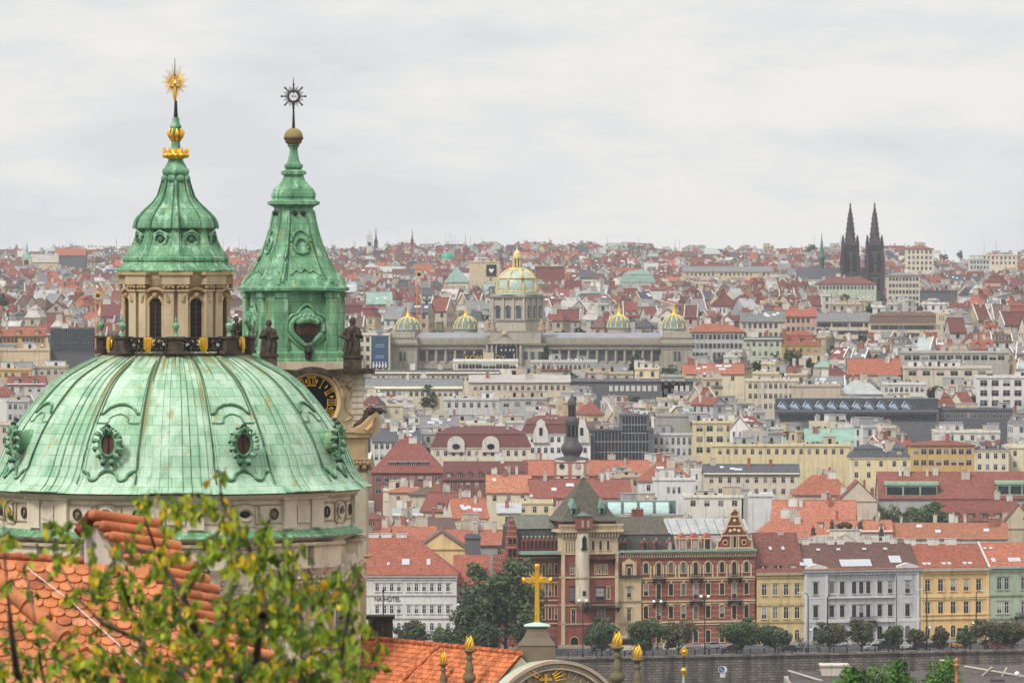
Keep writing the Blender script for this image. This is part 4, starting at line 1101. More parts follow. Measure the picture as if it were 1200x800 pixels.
limbs=[[(190,860),(180,800),(165,750),(150,700),(133,655),(118,625)],
 [(190,860),(210,790),(230,745),(215,700),(185,650),(172,615),(166,595)],
 [(190,860),(60,830),(20,790),(12,730),(6,660),(4,600)],
 [(60,830),(48,780),(40,720),(28,660)],
 [(190,860),(260,820),(300,770),(308,720),(300,665),(285,625),(262,598),(235,582),(205,578),(175,588)],
 [(262,598),(258,570),(256,548)],
 [(260,820),(350,800),(356,750),(345,700),(338,660)],
 [(350,800),(400,770),(408,720),(414,690),(425,680)],
 [(308,720),(330,690),(325,650)],[(165,750),(120,730),(90,700),(70,660),(64,630)],[(230,745),(265,720),(275,690)],
 [(180,800),(110,790),(60,770)],[(300,770),(340,780),(380,760),(432,760)],[(185,650),(150,640),(125,670)],[(215,700),(240,660),(250,630)]]
tips=[]
for li,lb in enumerate(limbs):
    dd=[r.uniform(-1.2,1.2)*min(1,i/3) for i in range(len(lb))]
    if lb[0]==(190,860): dd[0]=0
    pts=[FP(x,y,dz) for (x,y),dz in zip(lb,dd)]
    n=len(pts); r0=.05 if lb[0]==(190,860) else .018
    b.tube(pts,[max(.006,r0*(1-i/(n-.4))**1.3) for i in range(n)],6,'bark')
    for p in pts[1:]: tips.append(p)
tr=b.build('trunk',ft)
clusters=[(185,585,22,9,26),(215,592,26,20,60),(250,610,38,26,110),(285,632,34,34,150),(300,672,36,30,140),(258,560,9,13,12),(335,665,20,25,55),(345,640,14,10,14),
 (172,600,12,10,16),(165,665,32,24,75),(118,655,26,22,55),(92,625,14,18,26),(75,650,16,18,26),(60,610,8,12,8),(15,650,24,26,26),(4,600,6,22,12),(22,690,20,20,12),
 (128,700,40,24,70),(190,700,36,22,75),(215,740,44,28,130),(280,728,36,34,150),(325,705,30,32,130),(385,700,34,20,95),(412,682,20,20,50),(345,740,36,30,130),(400,735,28,22,70),
 (60,785,60,18,110),(150,780,55,24,170),(245,782,55,24,190),(345,785,50,22,170),(412,775,28,22,70),(430,730,8,10,8),(40,740,34,24,26),(110,745,30,18,30),(175,725,20,18,36),
 (445,752,5,6,4),(235,660,24,20,50),(205,640,22,20,36),(320,620,12,14,16),(150,640,14,12,18),(12,775,16,20,24),(90,690,22,14,16)]
lc=[(.15,.24,.015),(.09,.16,.012),(.22,.30,.018),(.33,.35,.02),(.05,.09,.008),(.18,.26,.015),(.27,.31,.02),(.50,.36,.015),(.065,.12,.01)]
b=MB(); tw_=MB()
for (cx,cy_,rx,ry,n) in clusters:
    n=int(n*(1.6 if cy_>695 else 1.1))
    # leaves grow in sprays: a short drooping twig with 6-9 leaves
    while n>0:
        t=2*pi*r.random(); k=sqrt(r.random()); x=cx+rx*k*cos(t); y=cy_+ry*k*sin(t)
        c=FP(x,y-6,r.uniform(-1.6,1.8)); dr=Vector((r.uniform(-1,1),r.uniform(-1,1),r.uniform(-1.1,.1))).normalized()
        m=r.randint(4,8); Ls=r.uniform(.08,.17)
        tw_.tube([c-dr*.03,c+dr*Ls],[.004,.002],4,'bark')
        base=r.choice(lc)
        for j in range(m):
            p=c+dr*Ls*(j/m)+rvec(r)*.015
            d=(dr*.4+rvec(r)*.65+Vector((0,0,-.75))).normalized(); s=d.cross(rvec(r)).normalized()
            cc=base if r.random()<.55 else r.choice(lc)
            f_=r.uniform(.95,1.55); 
            if r.random()<.015: cc=(.60,.28,.02)
            L_=r.uniform(.048,.094)
            leaf_mesh(b,p,d,s,L_,L_*.62,(cc[0]*f_,cc[1]*f_,cc[2]*f_))
        n-=m
cr_=b.build('crown',ft); tw_.build('twigs',ft)

def crown(b,c,rx,ry,rz,n,size,r,cols,blobs=9,mat_='leaf',hollow=.55,blobr=.48,under=True):
    """leaf clumps: each blob is a loose shell of little leaf faces"""
    bl=[]
    for i in range(blobs):
        v=rvec(r)*r.uniform(.25,.68); bl.append((Vector((c[0]+v.x*rx,c[1]+v.y*ry,c[2]+v.z*rz)),r.uniform(.7,1.15)*blobr,r.choice(cols)))
    bl.append((Vector(c),.6,cols[0]))
    for i in range(n):
        q_,s,col=r.choice(bl); v=rvec(r)*(hollow+(1.12-hollow)*r.random()**.6)
        if v.z<-.5 and r.random()<.5: v.z=-v.z
        p=Vector((q_.x+v.x*rx*s,q_.y+v.y*ry*s,q_.z+v.z*rz*s))
        d=(v+rvec(r)*.7).normalized(); e=d.cross(rvec(r)).normalized(); g=d.cross(e); sz_=size*r.uniform(.6,1.3); f_=r.uniform(.65,1.4)
        cc=(col[0]*f_,col[1]*f_,col[2]*f_)
        b.add([p-e*sz_*.5,p+g*sz_*.5,p+e*sz_*.6,p-g*sz_*.4],[(0,1,2,3)],mat_,cc)
DKG=[(.07,.11,.045),(.09,.14,.055),(.12,.17,.065),(.05,.08,.035)]
OLV=[(.09,.11,.05),(.12,.115,.055),(.075,.09,.045),(.14,.11,.06)]
BRG=[(.07,.17,.02),(.10,.22,.03),(.13,.26,.04),(.05,.12,.02)]
def tree(x,ytop,ybase,w,D_,label,seed,cols=DKG,name='riverside_tree',group=None,leaf_n=1600,trunkf=.22,leafs=.55,multi=1,cat='tree'):
    trunkf*=.75
    r=random.Random(seed); q=D_/FPX; p=P(x,ytop,D_); bz=.14 if 1290<D_<1420 else (ground(p.x,D_)-.25); H=p.z-bz; p.z=bz; Wd=w*q/2
    t=thing(name,label,cat,(p.x,p.y,p.z),0,group)
    b=MB(); th_=H*trunkf
    b.tube([(0,0,-.2),(.05*H*.1,0,th_*.5),(0,0,th_),(.02*H,0,H*.5)],[.035*H**.8+.05,.03*H**.8+.04,.025*H**.8+.04,.05],8,'bark')
    for k in range(7):
        a=r.uniform(0,6.28); z0=th_*r.uniform(.8,1.3); l_=r.uniform(.5,.85)
        b.tube([(0,0,z0),(Wd*l_*.5*cos(a),Wd*l_*.5*sin(a),z0+H*.2),(Wd*l_*cos(a),Wd*l_*sin(a),z0+H*r.uniform(.3,.5))],[.10,.07,.03],5,'bark')
    b.build('trunk',t)
    b=MB(); cz=(th_*.8+H)/2; crown(b,(0,0,cz),Wd,Wd*.9,(H-th_*.8)/2,leaf_n,leafs,r,cols,blobs=int(10+Wd*2.2),blobr=.40)
    for k in range(5): v=rvec(r); crown(b,(v.x*Wd*.85,v.y*Wd*.8,cz+v.z*(H-th_*.8)*.42),Wd*.3,Wd*.3,(H-th_*.8)*.13,leaf_n//16,leafs*.8,r,cols,blobs=3)
    b.build('crown',t); return t
# ------------------------------------------------------------------ windows (shared meshes) and facade helper
WIN={}
def win(w_,h_,kind='rect',frame=(.70,.69,.65),sur=(.6,.55,.45),glass='glass',bars=1,hood=True,sill=True):
    k=(round(w_,2),round(h_,2),kind,frame,sur,glass,bars,hood,sill)
    if k in WIN: return WIN[k]
    b=MB(); hw=w_/2; t=.06
    arc=[]
    if kind=='arch':
        arc=[(hw*cos(a),h_-hw+hw*sin(a)) for a in [pi*i/8 for i in range(9)]]
        outer=[((hw+.2)*cos(a),h_-hw+(hw+.2)*sin(a)) for a in [pi*i/8 for i in range(9)]]
        poly=[(-hw,0),(hw,0)]+arc
        b.add([(x,-.02,z) for x,z in poly],[tuple(range(len(poly)))],glass)
        if sur:
            o=[(hw+.2,0)]+outer+[(-hw-.2,0)]; i_=[(hw,0)]+arc+[(-hw,0)]; n=len(o)
            b.add([(x,-.10,z) for x,z in o]+[(x,-.10,z) for x,z in i_]+[(x,.02,z) for x,z in o],[(k_,k_+1,n+k_+1,n+k_)[::-1] for k_ in range(n-1)]+[(k_,k_+1,2*n+k_+1,2*n+k_) for k_ in range(n-1)],'plaster',sur)
        b.tube([(x,-.05,z) for x,z in [(hw-.03,0)]+[(x*.96,z-.03) for x,z in arc]+[(-hw+.03,0)]],.05,4,'paint',frame)
    else:
        b.add([(-hw,-.02,0),(hw,-.02,0),(hw,-.02,h_),(-hw,-.02,h_)],[(0,1,2,3)],glass)
        if sur:
            b.box(-hw-.16,-hw,-.10,.02,0,h_+.14,'plaster',sur); b.box(hw,hw+.16,-.10,.02,0,h_+.14,'plaster',sur); b.box(-hw,hw,-.099,.02,h_,h_+.14,'plaster',sur)
            if hood: b.box(-hw-.26,hw+.26,-.24,.02,h_+.22,h_+.36,'plaster',tuple(c*.75 for c in sur))
        b.box(-hw,-hw+t,-.06,-.03,0,h_,'paint',frame); b.box(hw-t,hw,-.06,-.03,0,h_,'paint',frame); b.box(-hw+t,hw-t,-.06,-.03,h_-t,h_,'paint',frame); b.box(-hw+t,hw-t,-.06,-.03,0,t,'paint',frame)
    if bars:
        b.box(-t/2,t/2,-.062,-.03,t,h_-t-(.1 if kind=='arch' else 0),'paint',frame); b.box(-hw+t,hw-t,-.064,-.03,h_*.66,h_*.66+t,'paint',frame)
    if sill and sur: b.box(-hw-.22,hw+.22,-.22,.02,-.14,0,'plaster',sur)
    WIN[k]=b.mesh('window'); return WIN[k]
class Facade:
    def __init__(s,name,label,cat,x0,x1,D_,base=.14,group=None,rz=None):
        s.rz=ROWA if rz is None else rz
        if rz is None: D_=DS(x0,43)
        Dm=D_+.5*(x1-x0)*D_/FPX*math.tan(s.rz)
        s.D=Dm; s.q=Dm/FPX; s.x0=x0; s.base=base; s.c=1/cos(s.rz)
        s.root=thing(name,label,cat,(xx(x0,D_),D_,base),s.rz,group); s.W=(x1-x0)*s.q*s.c
    def X(s,x): return (x-s.x0)*s.q*s.c
    def Z(s,y): return zy(y,s.D)-s.base
    def win(s,x,yt,yb,w_,kind='rect',**k):
        name=k.pop('name','window'); yo=k.pop('yo',0); par=k.pop('parent',None)
        h_=(yb-yt)*s.q
        return inst(name,win(w_*s.q,h_,kind,**k),par or s.root,(s.X(x),yo,s.Z(yb)))
    def band(s,b,yt,yb,proud,mat_='plaster',col=(1,1,1),x0=None,x1=None,y1=.1):
        b.box(-.05-proud*.5 if x0 is None else s.X(x0),s.W+.05+proud*.5 if x1 is None else s.X(x1),-proud,y1,s.Z(yb),s.Z(yt),mat_,col)
def roofslab(b,x0,x1,y0,y1,z0,zr,mat_,col,hipl=0,hipr=0,over=.4,asym=.5):
    """pitched roof with ridge along x; optional hips"""
    ym=lerp(y0,y1,asym)
    X0,X1,Y0,Y1=x0-over,x1+over,y0-over,y1+over
    v=[(X0,Y0,z0),(X1,Y0,z0),(X1,Y1,z0),(X0,Y1,z0),(X0,Y0,z0+.22),(X1,Y0,z0+.22),(X1,Y1,z0+.22),(X0,Y1,z0+.22),(X0+hipl,ym,zr),(X1-hipr,ym,zr)]
    b.add(v,[(0,3,2,1),(0,1,5,4),(1,2,6,5),(2,3,7,6),(3,0,4,7),(4,5,9,8),(6,7,8,9),(5,6,9),(7,4,8)],mat_,col)
def skylight(F,parent,x,z,y,sl,w_=1.0,h_=1.6,name='skylight'):
    b=MB(); b.M=Matrix.Translation((x,y,z))@Matrix.Rotation(sl,4,'X')
    b.box(-w_/2,w_/2,0,h_,.02,.16,'paint',(.62,.63,.63)); b.box(-w_/2+.1,w_/2-.1,.1,h_-.1,.165,.18,'paint',(.42,.46,.50)); b.M=None
    return b.build(name,parent)
def chimney(parent,x,y,z0,h_,w_=1.2,d_=.8,col=(.62,.58,.5),mat_='plaster'):
    b=MB(); b.box(x-w_/2,x+w_/2,y-d_/2,y+d_/2,z0,z0+h_,mat_,col); b.box(x-w_/2-.1,x+w_/2+.1,y-d_/2-.1,y+d_/2+.1,z0+h_,z0+h_+.14,mat_,tuple(c*.8 for c in col))
    n=max(1,int(w_/.5))
    for i in range(n): xx_=x-w_/2+(i+.5)*w_/n; b.box(xx_-.12,xx_+.12,y-.12,y+.12,z0+h_+.14,z0+h_+.5,'rooftile',(.35,.13,.08))
    return b.build('chimney',parent)
TILE_R=(.28,.09,.055); TILE_D=(.18,.075,.058); TILE_O=(.42,.14,.075)

# ---- white hotel, left
F=Facade('white_hotel','white four storey hotel with orange hipped roof beside the trees','hotel',380,535,1342,rz=0)
b=MB(); b.box(0,F.W,0,16,-.3,F.Z(674),'plaster',(.60,.59,.55)); wall=b.build('wall',F.root)
b=MB(); WC=(.52,.51,.48)
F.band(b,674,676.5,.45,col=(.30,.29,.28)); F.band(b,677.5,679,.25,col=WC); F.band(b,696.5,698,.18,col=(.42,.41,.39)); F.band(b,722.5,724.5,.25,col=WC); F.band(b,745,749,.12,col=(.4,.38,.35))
b.build('cornice',F.root)
b=MB(); roofslab(b,0,F.W,0,16,F.Z(674),F.Z(636)+1.2,'rooftile',TILE_R,0,9.5); rf=b.build('roof',F.root)
for i,x in enumerate([442,450.5,459,467.5,479,488,497,506,515,525]):
    if i==0: pass
    F.win(x,683.5,692.5,4.6,sur=(.66,.65,.6)); F.win(x,709,718.5,4.6,sur=(.66,.65,.6)); F.win(x,729,738,4.8,'arch',sur=(.66,.65,.6),hood=False)
sl=atan2(F.Z(636)+1.2-F.Z(674),8)
for x in (473,477.5,502): skylight(F,rf,F.X(x),F.Z(664)+.34,(F.Z(664)-F.Z(674))/math.tan(sl)-.1,sl,.75,1.6)
skylight(F,rf,F.X(455),F.Z(664)+.34,(F.Z(664)-F.Z(674))/math.tan(sl)-.1,sl,.5,.6)
for x in (437,452,470): chimney(rf,F.X(x),8,F.Z(638),2.0,2.2,.9,(.62,.6,.56))
# lettering
def text(s,parent,loc,size,mat_,name,ext=.03,sx=1.0,align='LEFT'):
    c=bpy.data.curves.new(name,'FONT'); c.body=s; c.size=size; c.extrude=ext; c.align_x=align
    o=bpy.data.objects.new(name,c); COLL.objects.link(o)
    dg=bpy.context.evaluated_depsgraph_get(); dg.update(); me=bpy.data.meshes.new_from_object(o.evaluated_get(dg)); bpy.data.objects.remove(o)
    me.materials.clear(); me.materials.append(MAT[mat_]); ca=me.color_attributes.new('Col','FLOAT_COLOR','CORNER'); ca.data.foreach_set('color',[1,1,1,1]*len(me.loops))
    o=bpy.data.objects.new(name,me); COLL.objects.link(o); o.parent=parent; o.location=loc; o.rotation_euler=(pi/2,0,0); o.scale=(sx,1,1); return o
text('NA HOTEL',F.root,(F.X(438.5),-.09,F.Z(704)),1.32,'darkiron','hotel_lettering',sx=.86)
# ---- pinkish house behind the big trees
F=Facade('pink_house','plain pinkish house with orange roof, half hidden behind the riverside trees','house',533,572,1356,rz=0)
b=MB(); b.box(0,F.W,0,12,-.3,F.Z(685),'plaster',(.50,.42,.37)); b.build('wall',F.root)
b=MB(); roofslab(b,0,F.W,0,14,F.Z(685),F.Z(657)+1,'rooftile',TILE_R); b.build('roof',F.root)
for x in (540,549,558): 
    for y in (690,706,722): F.win(x,y,y+8,4.2)

# ---- red neo-renaissance corner palace
D_=1346
BR=Facade('red_brick_palace','ornate red brick palace with cream trim, pyramid-roofed corner tower and dark mansards','palace',640,886,D_)
q=BR.q*BR.c; X=BR.X; Z=BR.Z; CRM=(.56,.44,.27); CRD=(.40,.30,.185)
b=MB()
b.box(X(730),X(886),0,14,-.3,Z(646),'bandbrick'); b.box(X(722),X(751),-.35,13,-.3,Z(646),'plaster',(.55,.43,.26))
b.box(X(722)-.02,X(751)+.02,-.40,0,Z(673),Z(647),'redbrick')
walls=b.build('wall',BR.root)
# left wing turns back from the corner
b=MB(); LW=Matrix.Translation((X(657),1.0,0))@Matrix.Rotation(radians(0),4,'Z')
b.box(X(612),X(657),2.2,16,-.3,Z(645),'bandbrick'); b.build('wing_wall',BR.root)
# tower
b=MB(); tx0,tx1=X(657),X(722)
b.box(tx0,tx1,-1.2,9,-.3,Z(646),'redbrick'); b.box(tx0-.05,tx1+.05,-1.25,9.05,Z(646),Z(622),'plaster',CRM)
tw=b.build('tower_wall',BR.root)
b=MB()
for y0,y1,pr in ((753,757,.1),(728,730,.15),(706,708,.12),(673.5,675.5,.15),(646,648,.2)):
    b.box(tx0-.06-pr,tx1+.06+pr,-1.25-pr,.5,Z(y1),Z(y0),'plaster',CRD if y0>700 else CRM)
for x in (657.5,720):      # cream corner strips
    b.box(X(x)-.25,X(x)+.45,-1.4,-1.0,Z(753),Z(646),'plaster',CRM)
for i in range(19):     # corbels carrying the gallery
    b.box(X(656+i*3.6),X(656+i*3.6)+.3,-2.0,-1.2,Z(627.5),Z(622),'plaster',CRD)
b.box(tx0-1.0,tx1+1.0,-2.2,10,Z(622),Z(619),'plaster',CRM)
for i in range(46): b.box(tx0-.9+i*.30,tx0-.9+i*.30+.14,-2.15,-2.0,Z(619),Z(614.5),'plaster',CRM)
b.box(tx0-1.0,tx1+1.0,-2.2,-1.95,Z(614.5),Z(612.6),'plaster',CRM)
b.build('tower_gallery',tw)
# cream rounded stair turret on the tower front
b=MB(); tcx=X(680.2)
b.lathe([(1.5,Z(704)),(1.5,Z(623))],20,tcx,-1.3,mat='plaster',col=(.58,.51,.38),cap=True); b.lathe([(.3,Z(713)),(1.6,Z(704)),(1.65,Z(702)),(1.5,Z(701))],20,tcx,-1.3,mat='plaster',col=CRD)
b.lathe([(1.62,Z(676)),(1.62,Z(674))],20,tcx,-1.3,mat='plaster',col=CRD)
for yy,hh in ((696,6),): b.box(tcx-.35,tcx+.35,-2.83,-2.7,Z(yy),Z(yy-hh),'glass')
b.build('stair_turret',tw)
b=MB(); b.ext([(tcx-.45,Z(640)),(tcx+.45,Z(640)),(tcx+.45,Z(629)),(tcx,Z(625)),(tcx-.45,Z(629))],'y',-2.95,-2.6,'clockface'); b.box(tcx-.65,tcx+.65,-3.0,-2.6,Z(642.5),Z(640),'darkiron'); b.build('niche',tw)
b=MB(); b.box(tcx-1.75,tcx+1.75,-3.2,-.5,Z(618),Z(603.5),'redbrick'); b.box(tcx-1.95,tcx+1.95,-3.4,-.3,Z(603.5),Z(602),'roofsheet',(.10,.16,.12))
for s_ in (-.7,.5): b.box(tcx+s_,tcx+s_+.45,-3.25,-3.15,Z(616),Z(608),'glass')
b.tube([(tcx,-2,Z(602)),(tcx,-2,Z(598))],[1.6,.1],8,'roofsheet',(.12,.15,.12)); b.build('oriel',tw)
# tower roof
def pyramid(b,x0,x1,y0,y1,z0,zt,mat_,col,flare=.8,zf=.8):
    cx,cy_=(x0+x1)/2,(y0+y1)/2
    r0=[(x0-flare,y0-flare,z0),(x1+flare,y0-flare,z0),(x1+flare,y1+flare,z0),(x0-flare,y1+flare,z0)]
    r1=[(lerp(x0,cx,.06),lerp(y0,cy_,.06),z0+zf),(lerp(x1,cx,.06),lerp(y0,cy_,.06),z0+zf),(lerp(x1,cx,.06),lerp(y1,cy_,.06),z0+zf),(lerp(x0,cx,.06),lerp(y1,cy_,.06),z0+zf)]
    b.add(r0+r1+[(cx,cy_,zt)],[(0,1,5,4),(1,2,6,5),(2,3,7,6),(3,0,4,7),(4,5,8),(5,6,8),(6,7,8),(7,4,8),(3,2,1,0)],mat_,col)
b=MB(); pyramid(b,tx0+.2,tx1-.2,-1.2,9,Z(609),Z(558),'rooftile',(.085,.08,.058),.9,.9); b.box(tx0+.3,tx1-.3,-1,8.8,Z(619),Z(609),'redbrick')
b.tube([((tx0+tx1)/2,3.9,Z(559)),((tx0+tx1)/2,3.9,Z(553))],[.45,.1],8,'roofsheet',(.20,.34,.27))
tr_=b.build('tower_roof',tw)
for x,s_ in ((671,1),(704,1)):
    b=MB(); zz=Z(601); yy=-.9
    b.box(X(x)-.55,X(x)+.55,yy,yy+3,zz,zz+1.2,'roofsheet',(.20,.33,.27)); b.ext([(X(x)-.75,zz+1.2),(X(x)+.75,zz+1.2),(X(x),zz+3.2)],'y',yy-.1,yy+3,'roofsheet',(.16,.28,.22)); b.box(X(x)-.4,X(x)+.4,yy-.06,yy,zz+.1,zz+1.5,'clockface'); b.build('roof_dormer',tr_)
# tower windows & balconies
for x in (693,701.5,710.5): BR.win(x,632,643,3.0,'arch',sur=CRM,frame=(.08,.07,.06),yo=-1.27,parent=BR.root)
for x in (661.5,664.8,668.1,671.2): BR.win(x,634,645,1.3,'arch',sur=CRM,frame=(.3,.2,.1),yo=-1.27,bars=0)
for x in (696,700.2,704.4,708.6): BR.win(x,660,671,1.6,'rect',sur=CRM,frame=(.3,.2,.12),yo=-1.22,bars=0,hood=False)
BR.win(668.5,661,671,4.5,sur=(.33,.24,.14),glass='wood',yo=-1.22)
BR.win(668.5,686,701,5,sur=(.12,.1,.09),frame=(.1,.08,.07),yo=-1.22); BR.win(701,687,702,10,sur=(.12,.1,.09),frame=(.05,.05,.05),yo=-1.22)
BR.win(711,687,700,3,sur=CRM,frame=(.3,.2,.12),yo=-1.22); BR.win(670,712,728,5,sur=CRM,frame=(.35,.28,.2),yo=-1.22); BR.win(702.5,713,724,9,sur=CRD,frame=(.6,.55,.45),yo=-1.22)
BR.win(671,744,757.3,9.5,'arch',sur=(.40,.29,.2),glass='clockface',frame=(.03,.03,.03),yo=-1.22,bars=0,name='gateway',sill=False)
BR.win(700,742,757,8,'arch',sur=(.40,.29,.2),glass='clockface',frame=(.03,.03,.03),yo=-1.22,name='gateway',sill=False)
def balcony(F,x0,x1,yt,yb,out=1.3,y0=0,name='balcony'):
    b=MB(); b.box(F.X(x0),F.X(x1),y0-out,y0,F.Z(yb),F.Z(yb-1.2),'darkiron'); b.box(F.X(x0),F.X(x1),y0-out,y0-out+.08,F.Z(yt)-.1,F.Z(yt),'darkiron')
    n=int((x1-x0)*F.q/.22)
    for i in range(n+1):
        xx_=lerp(F.X(x0),F.X(x1)-.07,i/n); b.box(xx_,xx_+.07,y0-out,y0-out+.06,F.Z(yb-1.2),F.Z(yt),'darkiron')
    for x in (x0+1.5,x1-2.2): b.ext([(y0-out*.8,F.Z(yb)),(y0,F.Z(yb)),(y0,F.Z(yb)-1.0)],'x',F.X(x),F.X(x)+.25,'darkiron')
    return b.build(name,F.root)
balcony(BR,688.5,718,647.5,654.5,1.4,-1.2); balcony(BR,682,723.5,704,711,1.8,-1.2)
# left wing
for i in range(6): 
    x=618.5+i*7.3
    if x>655: continue
    for yt,yb,kd in ((660,671,'arch'),(684,697,'rect'),(710,724,'rect')): BR.win(x,yt,yb,2.9,kd,sur=CRM,frame=(.12,.09,.07),yo=2.18)
b=MB(); BR.band(b,644,647.5,.9,'roofsheet',(.26,.36,.29),x0=611,x1=657,y1=2.3)
for y_ in (651,674.5,680,701,707,728): BR.band(b,y_,y_+1.6,.2-2.2+.0,'plaster',CRM,x0=612,x1=657,y1=2.25) if False else b.box(X(612),X(657),1.98,2.25,Z(y_+1.6),Z(y_),'plaster',CRM)
b.build('wing_cornice',BR.root)
b=MB(); b.ext([(2.4,Z(645)),(16,Z(645)),(14.5,Z(617)),(3.6,Z(618))],'x',X(612),X(656.5),'rooftile',(.055,.057,.052)); b.ext([(3.3,Z(618.4)),(14.8,Z(617.5)),(9,Z(603))],'x',X(612),X(656.5),'rooftile',(.13,.135,.11)); mw=b.build('wing_mansard',BR.root)
for i in range(9):
    x=617+i*4.8
    b=MB(); b.ext([(X(x)-.36,Z(643)),(X(x)+.36,Z(643)),(X(x)+.36,Z(632)),(X(x),Z(628.5)),(X(x)-.36,Z(632))],'y',2.1,3.5,'redbrick'); b.ext([(X(x)-.2,Z(642)),(X(x)+.2,Z(642)),(X(x)+.2,Z(633)),(X(x),Z(631)),(X(x)-.2,Z(633))],'y',2.05,2.1,'clockface'); b.ball((X(x),2.4,Z(627.5)),.22,'roofsheet',(.30,.42,.34),n=6); b.build('dormer',mw)
# stepped gable at the far left of the wing
b=MB()
for i,(hw_,y0,y1) in enumerate(((7,660,640),(6,640,626),(4.5,626,616),(3,616,608))): b.box(X(603)-hw_*q,X(603)+hw_*q,1.6,2.6,Z(y0),Z(y1),'bandbrick')
b.box(X(596),X(612),2.0,12,-.3,Z(650),'bandbrick')
for s_ in (-4.6,-3,3,4.6): b.tube([(X(603+s_),2,Z(626 if abs(s_)>4 else 616)),(X(603+s_),2,Z(619 if abs(s_)>4 else 610))],[.25,.08],4,'bandbrick')
b.tube([(X(603),2,Z(608)),(X(603),2,Z(602))],[.3,.08],4,'bandbrick')
for x in (600.5,605.5): b.box(X(x)-.35,X(x)+.35,1.5,1.6,Z(650),Z(641),'clockface'); b.box(X(x)-.3,X(x)+.3,1.5,1.6,Z(635),Z(629),'clockface')
b.build('stepped_gable',BR.root)
# yellow-trimmed bay 722-750
BR.win(736.5,664,674,4.6,'arch',sur=CRM,frame=(.12,.09,.07),yo=-.42); BR.win(736.5,687,699,5,'rect',sur=CRM,frame=(.12,.09,.07),yo=-.37); BR.win(736.5,712,727,5,sur=CRM,frame=(.5,.45,.35),yo=-.37); BR.win(736.5,738,750,5,sur=CRM,frame=(.5,.45,.35),yo=-.37)
b=MB(); 
for x,w_,yt,yb in ((730,3,675,660),(743,3,675,660)): b.box(X(x)-.4,X(x)+.4,-.7,-.3,Z(yt),Z(yb),'plaster',CRM)
b.box(X(728),X(745),-.7,-.3,Z(660),Z(657.5),'plaster',CRM); b.ext([(X(731),Z(657.5)),(X(742),Z(657.5)),(X(736.5),Z(653))],'y',-.7,-.3,'plaster',CRM)
b.box(X(721),X(751),-.9,-.3,Z(676),Z(673),'sootstone'); b.ext([(X(732),Z(686)),(X(741),Z(686)),(X(736.5),Z(681.5))],'y',-.7,-.3,'plaster',CRD); b.box(X(721.5),X(751),-.6,-.3,Z(704),Z(702.5),'plaster',CRD)
b.box(X(722),X(751),-.6,-.3,Z(731),Z(728),'plaster',CRD)
b.build('bay_trim',BR.root)
# main facade
cols_=[757,772,786.5,801.3,815.8,830.5,847,861.5,876]
for i,x in enumerate(cols_):
    tall=i in (1,4,7)
    BR.win(x,659.5,674.5 if tall else 671.5,5.2,'arch',sur=CRM,frame=(.06,.05,.05))
    BR.win(x,684,702 if tall else 697.5,5.2,'rect',sur=CRM,frame=(.06,.05,.05),hood=False)
    BR.win(x,710.5,726 if tall else 724.5,5.2,'rect',sur=CRM,frame=(.06,.05,.05),hood=False)
    BR.win(x,739,753,5.4,'rect' if i%2 else 'arch',sur=CRM,frame=(.06,.05,.05),hood=False)
b=MB()
BR.band(b,644,646.5,1.0,'roofsheet',(.24,.34,.27),x0=722,x1=887); BR.band(b,646.5,648.5,.7,'plaster',CRD,x0=730,x1=887)
for i in range(58): b.box(X(723.5+i*2.82),X(723.5+i*2.82)+.25,-.55,0,Z(652.5),Z(648.5),'plaster',CRM)
for y_,h_ in ((652.5,1),(676.5,1.8),(679.8,1),(703.8,1.6),(707,.9),(727.8,2.2),(731.5,1.2)): BR.band(b,y_,y_+h_,.16,'plaster',CRM,x0=750,x1=886.4)
for i,x in enumerate(cols_):   # arches and keystones over windows
    for yy,rr in ((661.5,3.6),):
        b.tube([(X(x)+rr*q*1.15*cos(t),-.16,Z(yy+.5)+rr*q*1.1*sin(t)) for t in [pi*j/8 for j in range(9)]],.12,5,'plaster',CRM)
    b.tube([(X(x)+3.6*q*cos(t),-.14,Z(711.5)+3.0*q*sin(t)) for t in [pi*j/6 for j in range(7)]],.13,5,'plaster',CRM)
    b.box(X(x)-.15,X(x)+.15,-.3,0,Z(684),Z(680.5),'plaster',CRM)
    for s_ in (-1,1): b.box(X(x+s_*5.4)-.16,X(x+s_*5.4)+.16,-.2,0,Z(676.5),Z(662),'plaster',CRM)
b.build('facade_trim',BR.root)
for x0,x1,yb in ((764,780,679),(808,824,679),(853,870,679),(764,780,706),(808,824,706),(853,870,706)): balcony(BR,x0,x1,yb-6.5,yb,1.2,0)
b=MB(); b.ext([(.5,Z(645)),(13,Z(645)),(12,Z(626)),(2.2,Z(626))],'x',X(723),X(793),'rooftile',(.05,.055,.05)); b.ext([(1.9,Z(626.3)),(12.3,Z(626.3)),(8,Z(606.5))],'x',X(723),X(790),'rooftile',(.095,.085,.062)); mm=b.build('mansard',BR.root)
b=MB(); b.ext([(.5,Z(645)),(13,Z(645)),(12,Z(627)),(2.2,Z(627))],'x',X(793),X(886),'roofsheet',(.33,.33,.33)); b.ext([(1.9,Z(626.6)),(12.3,Z(626.6)),(11,Z(610.5)),(6,Z(610.5))],'x',X(788),X(884),'roofsheet',(.36,.37,.37))
for i in range(9): b.tube([(X(792+i*11),1.9,Z(626.2)),(X(792+i*11),6,Z(610.2))],.08,4,'darkmetal',(.2,.2,.2))
b.build('zinc_roof',BR.root)
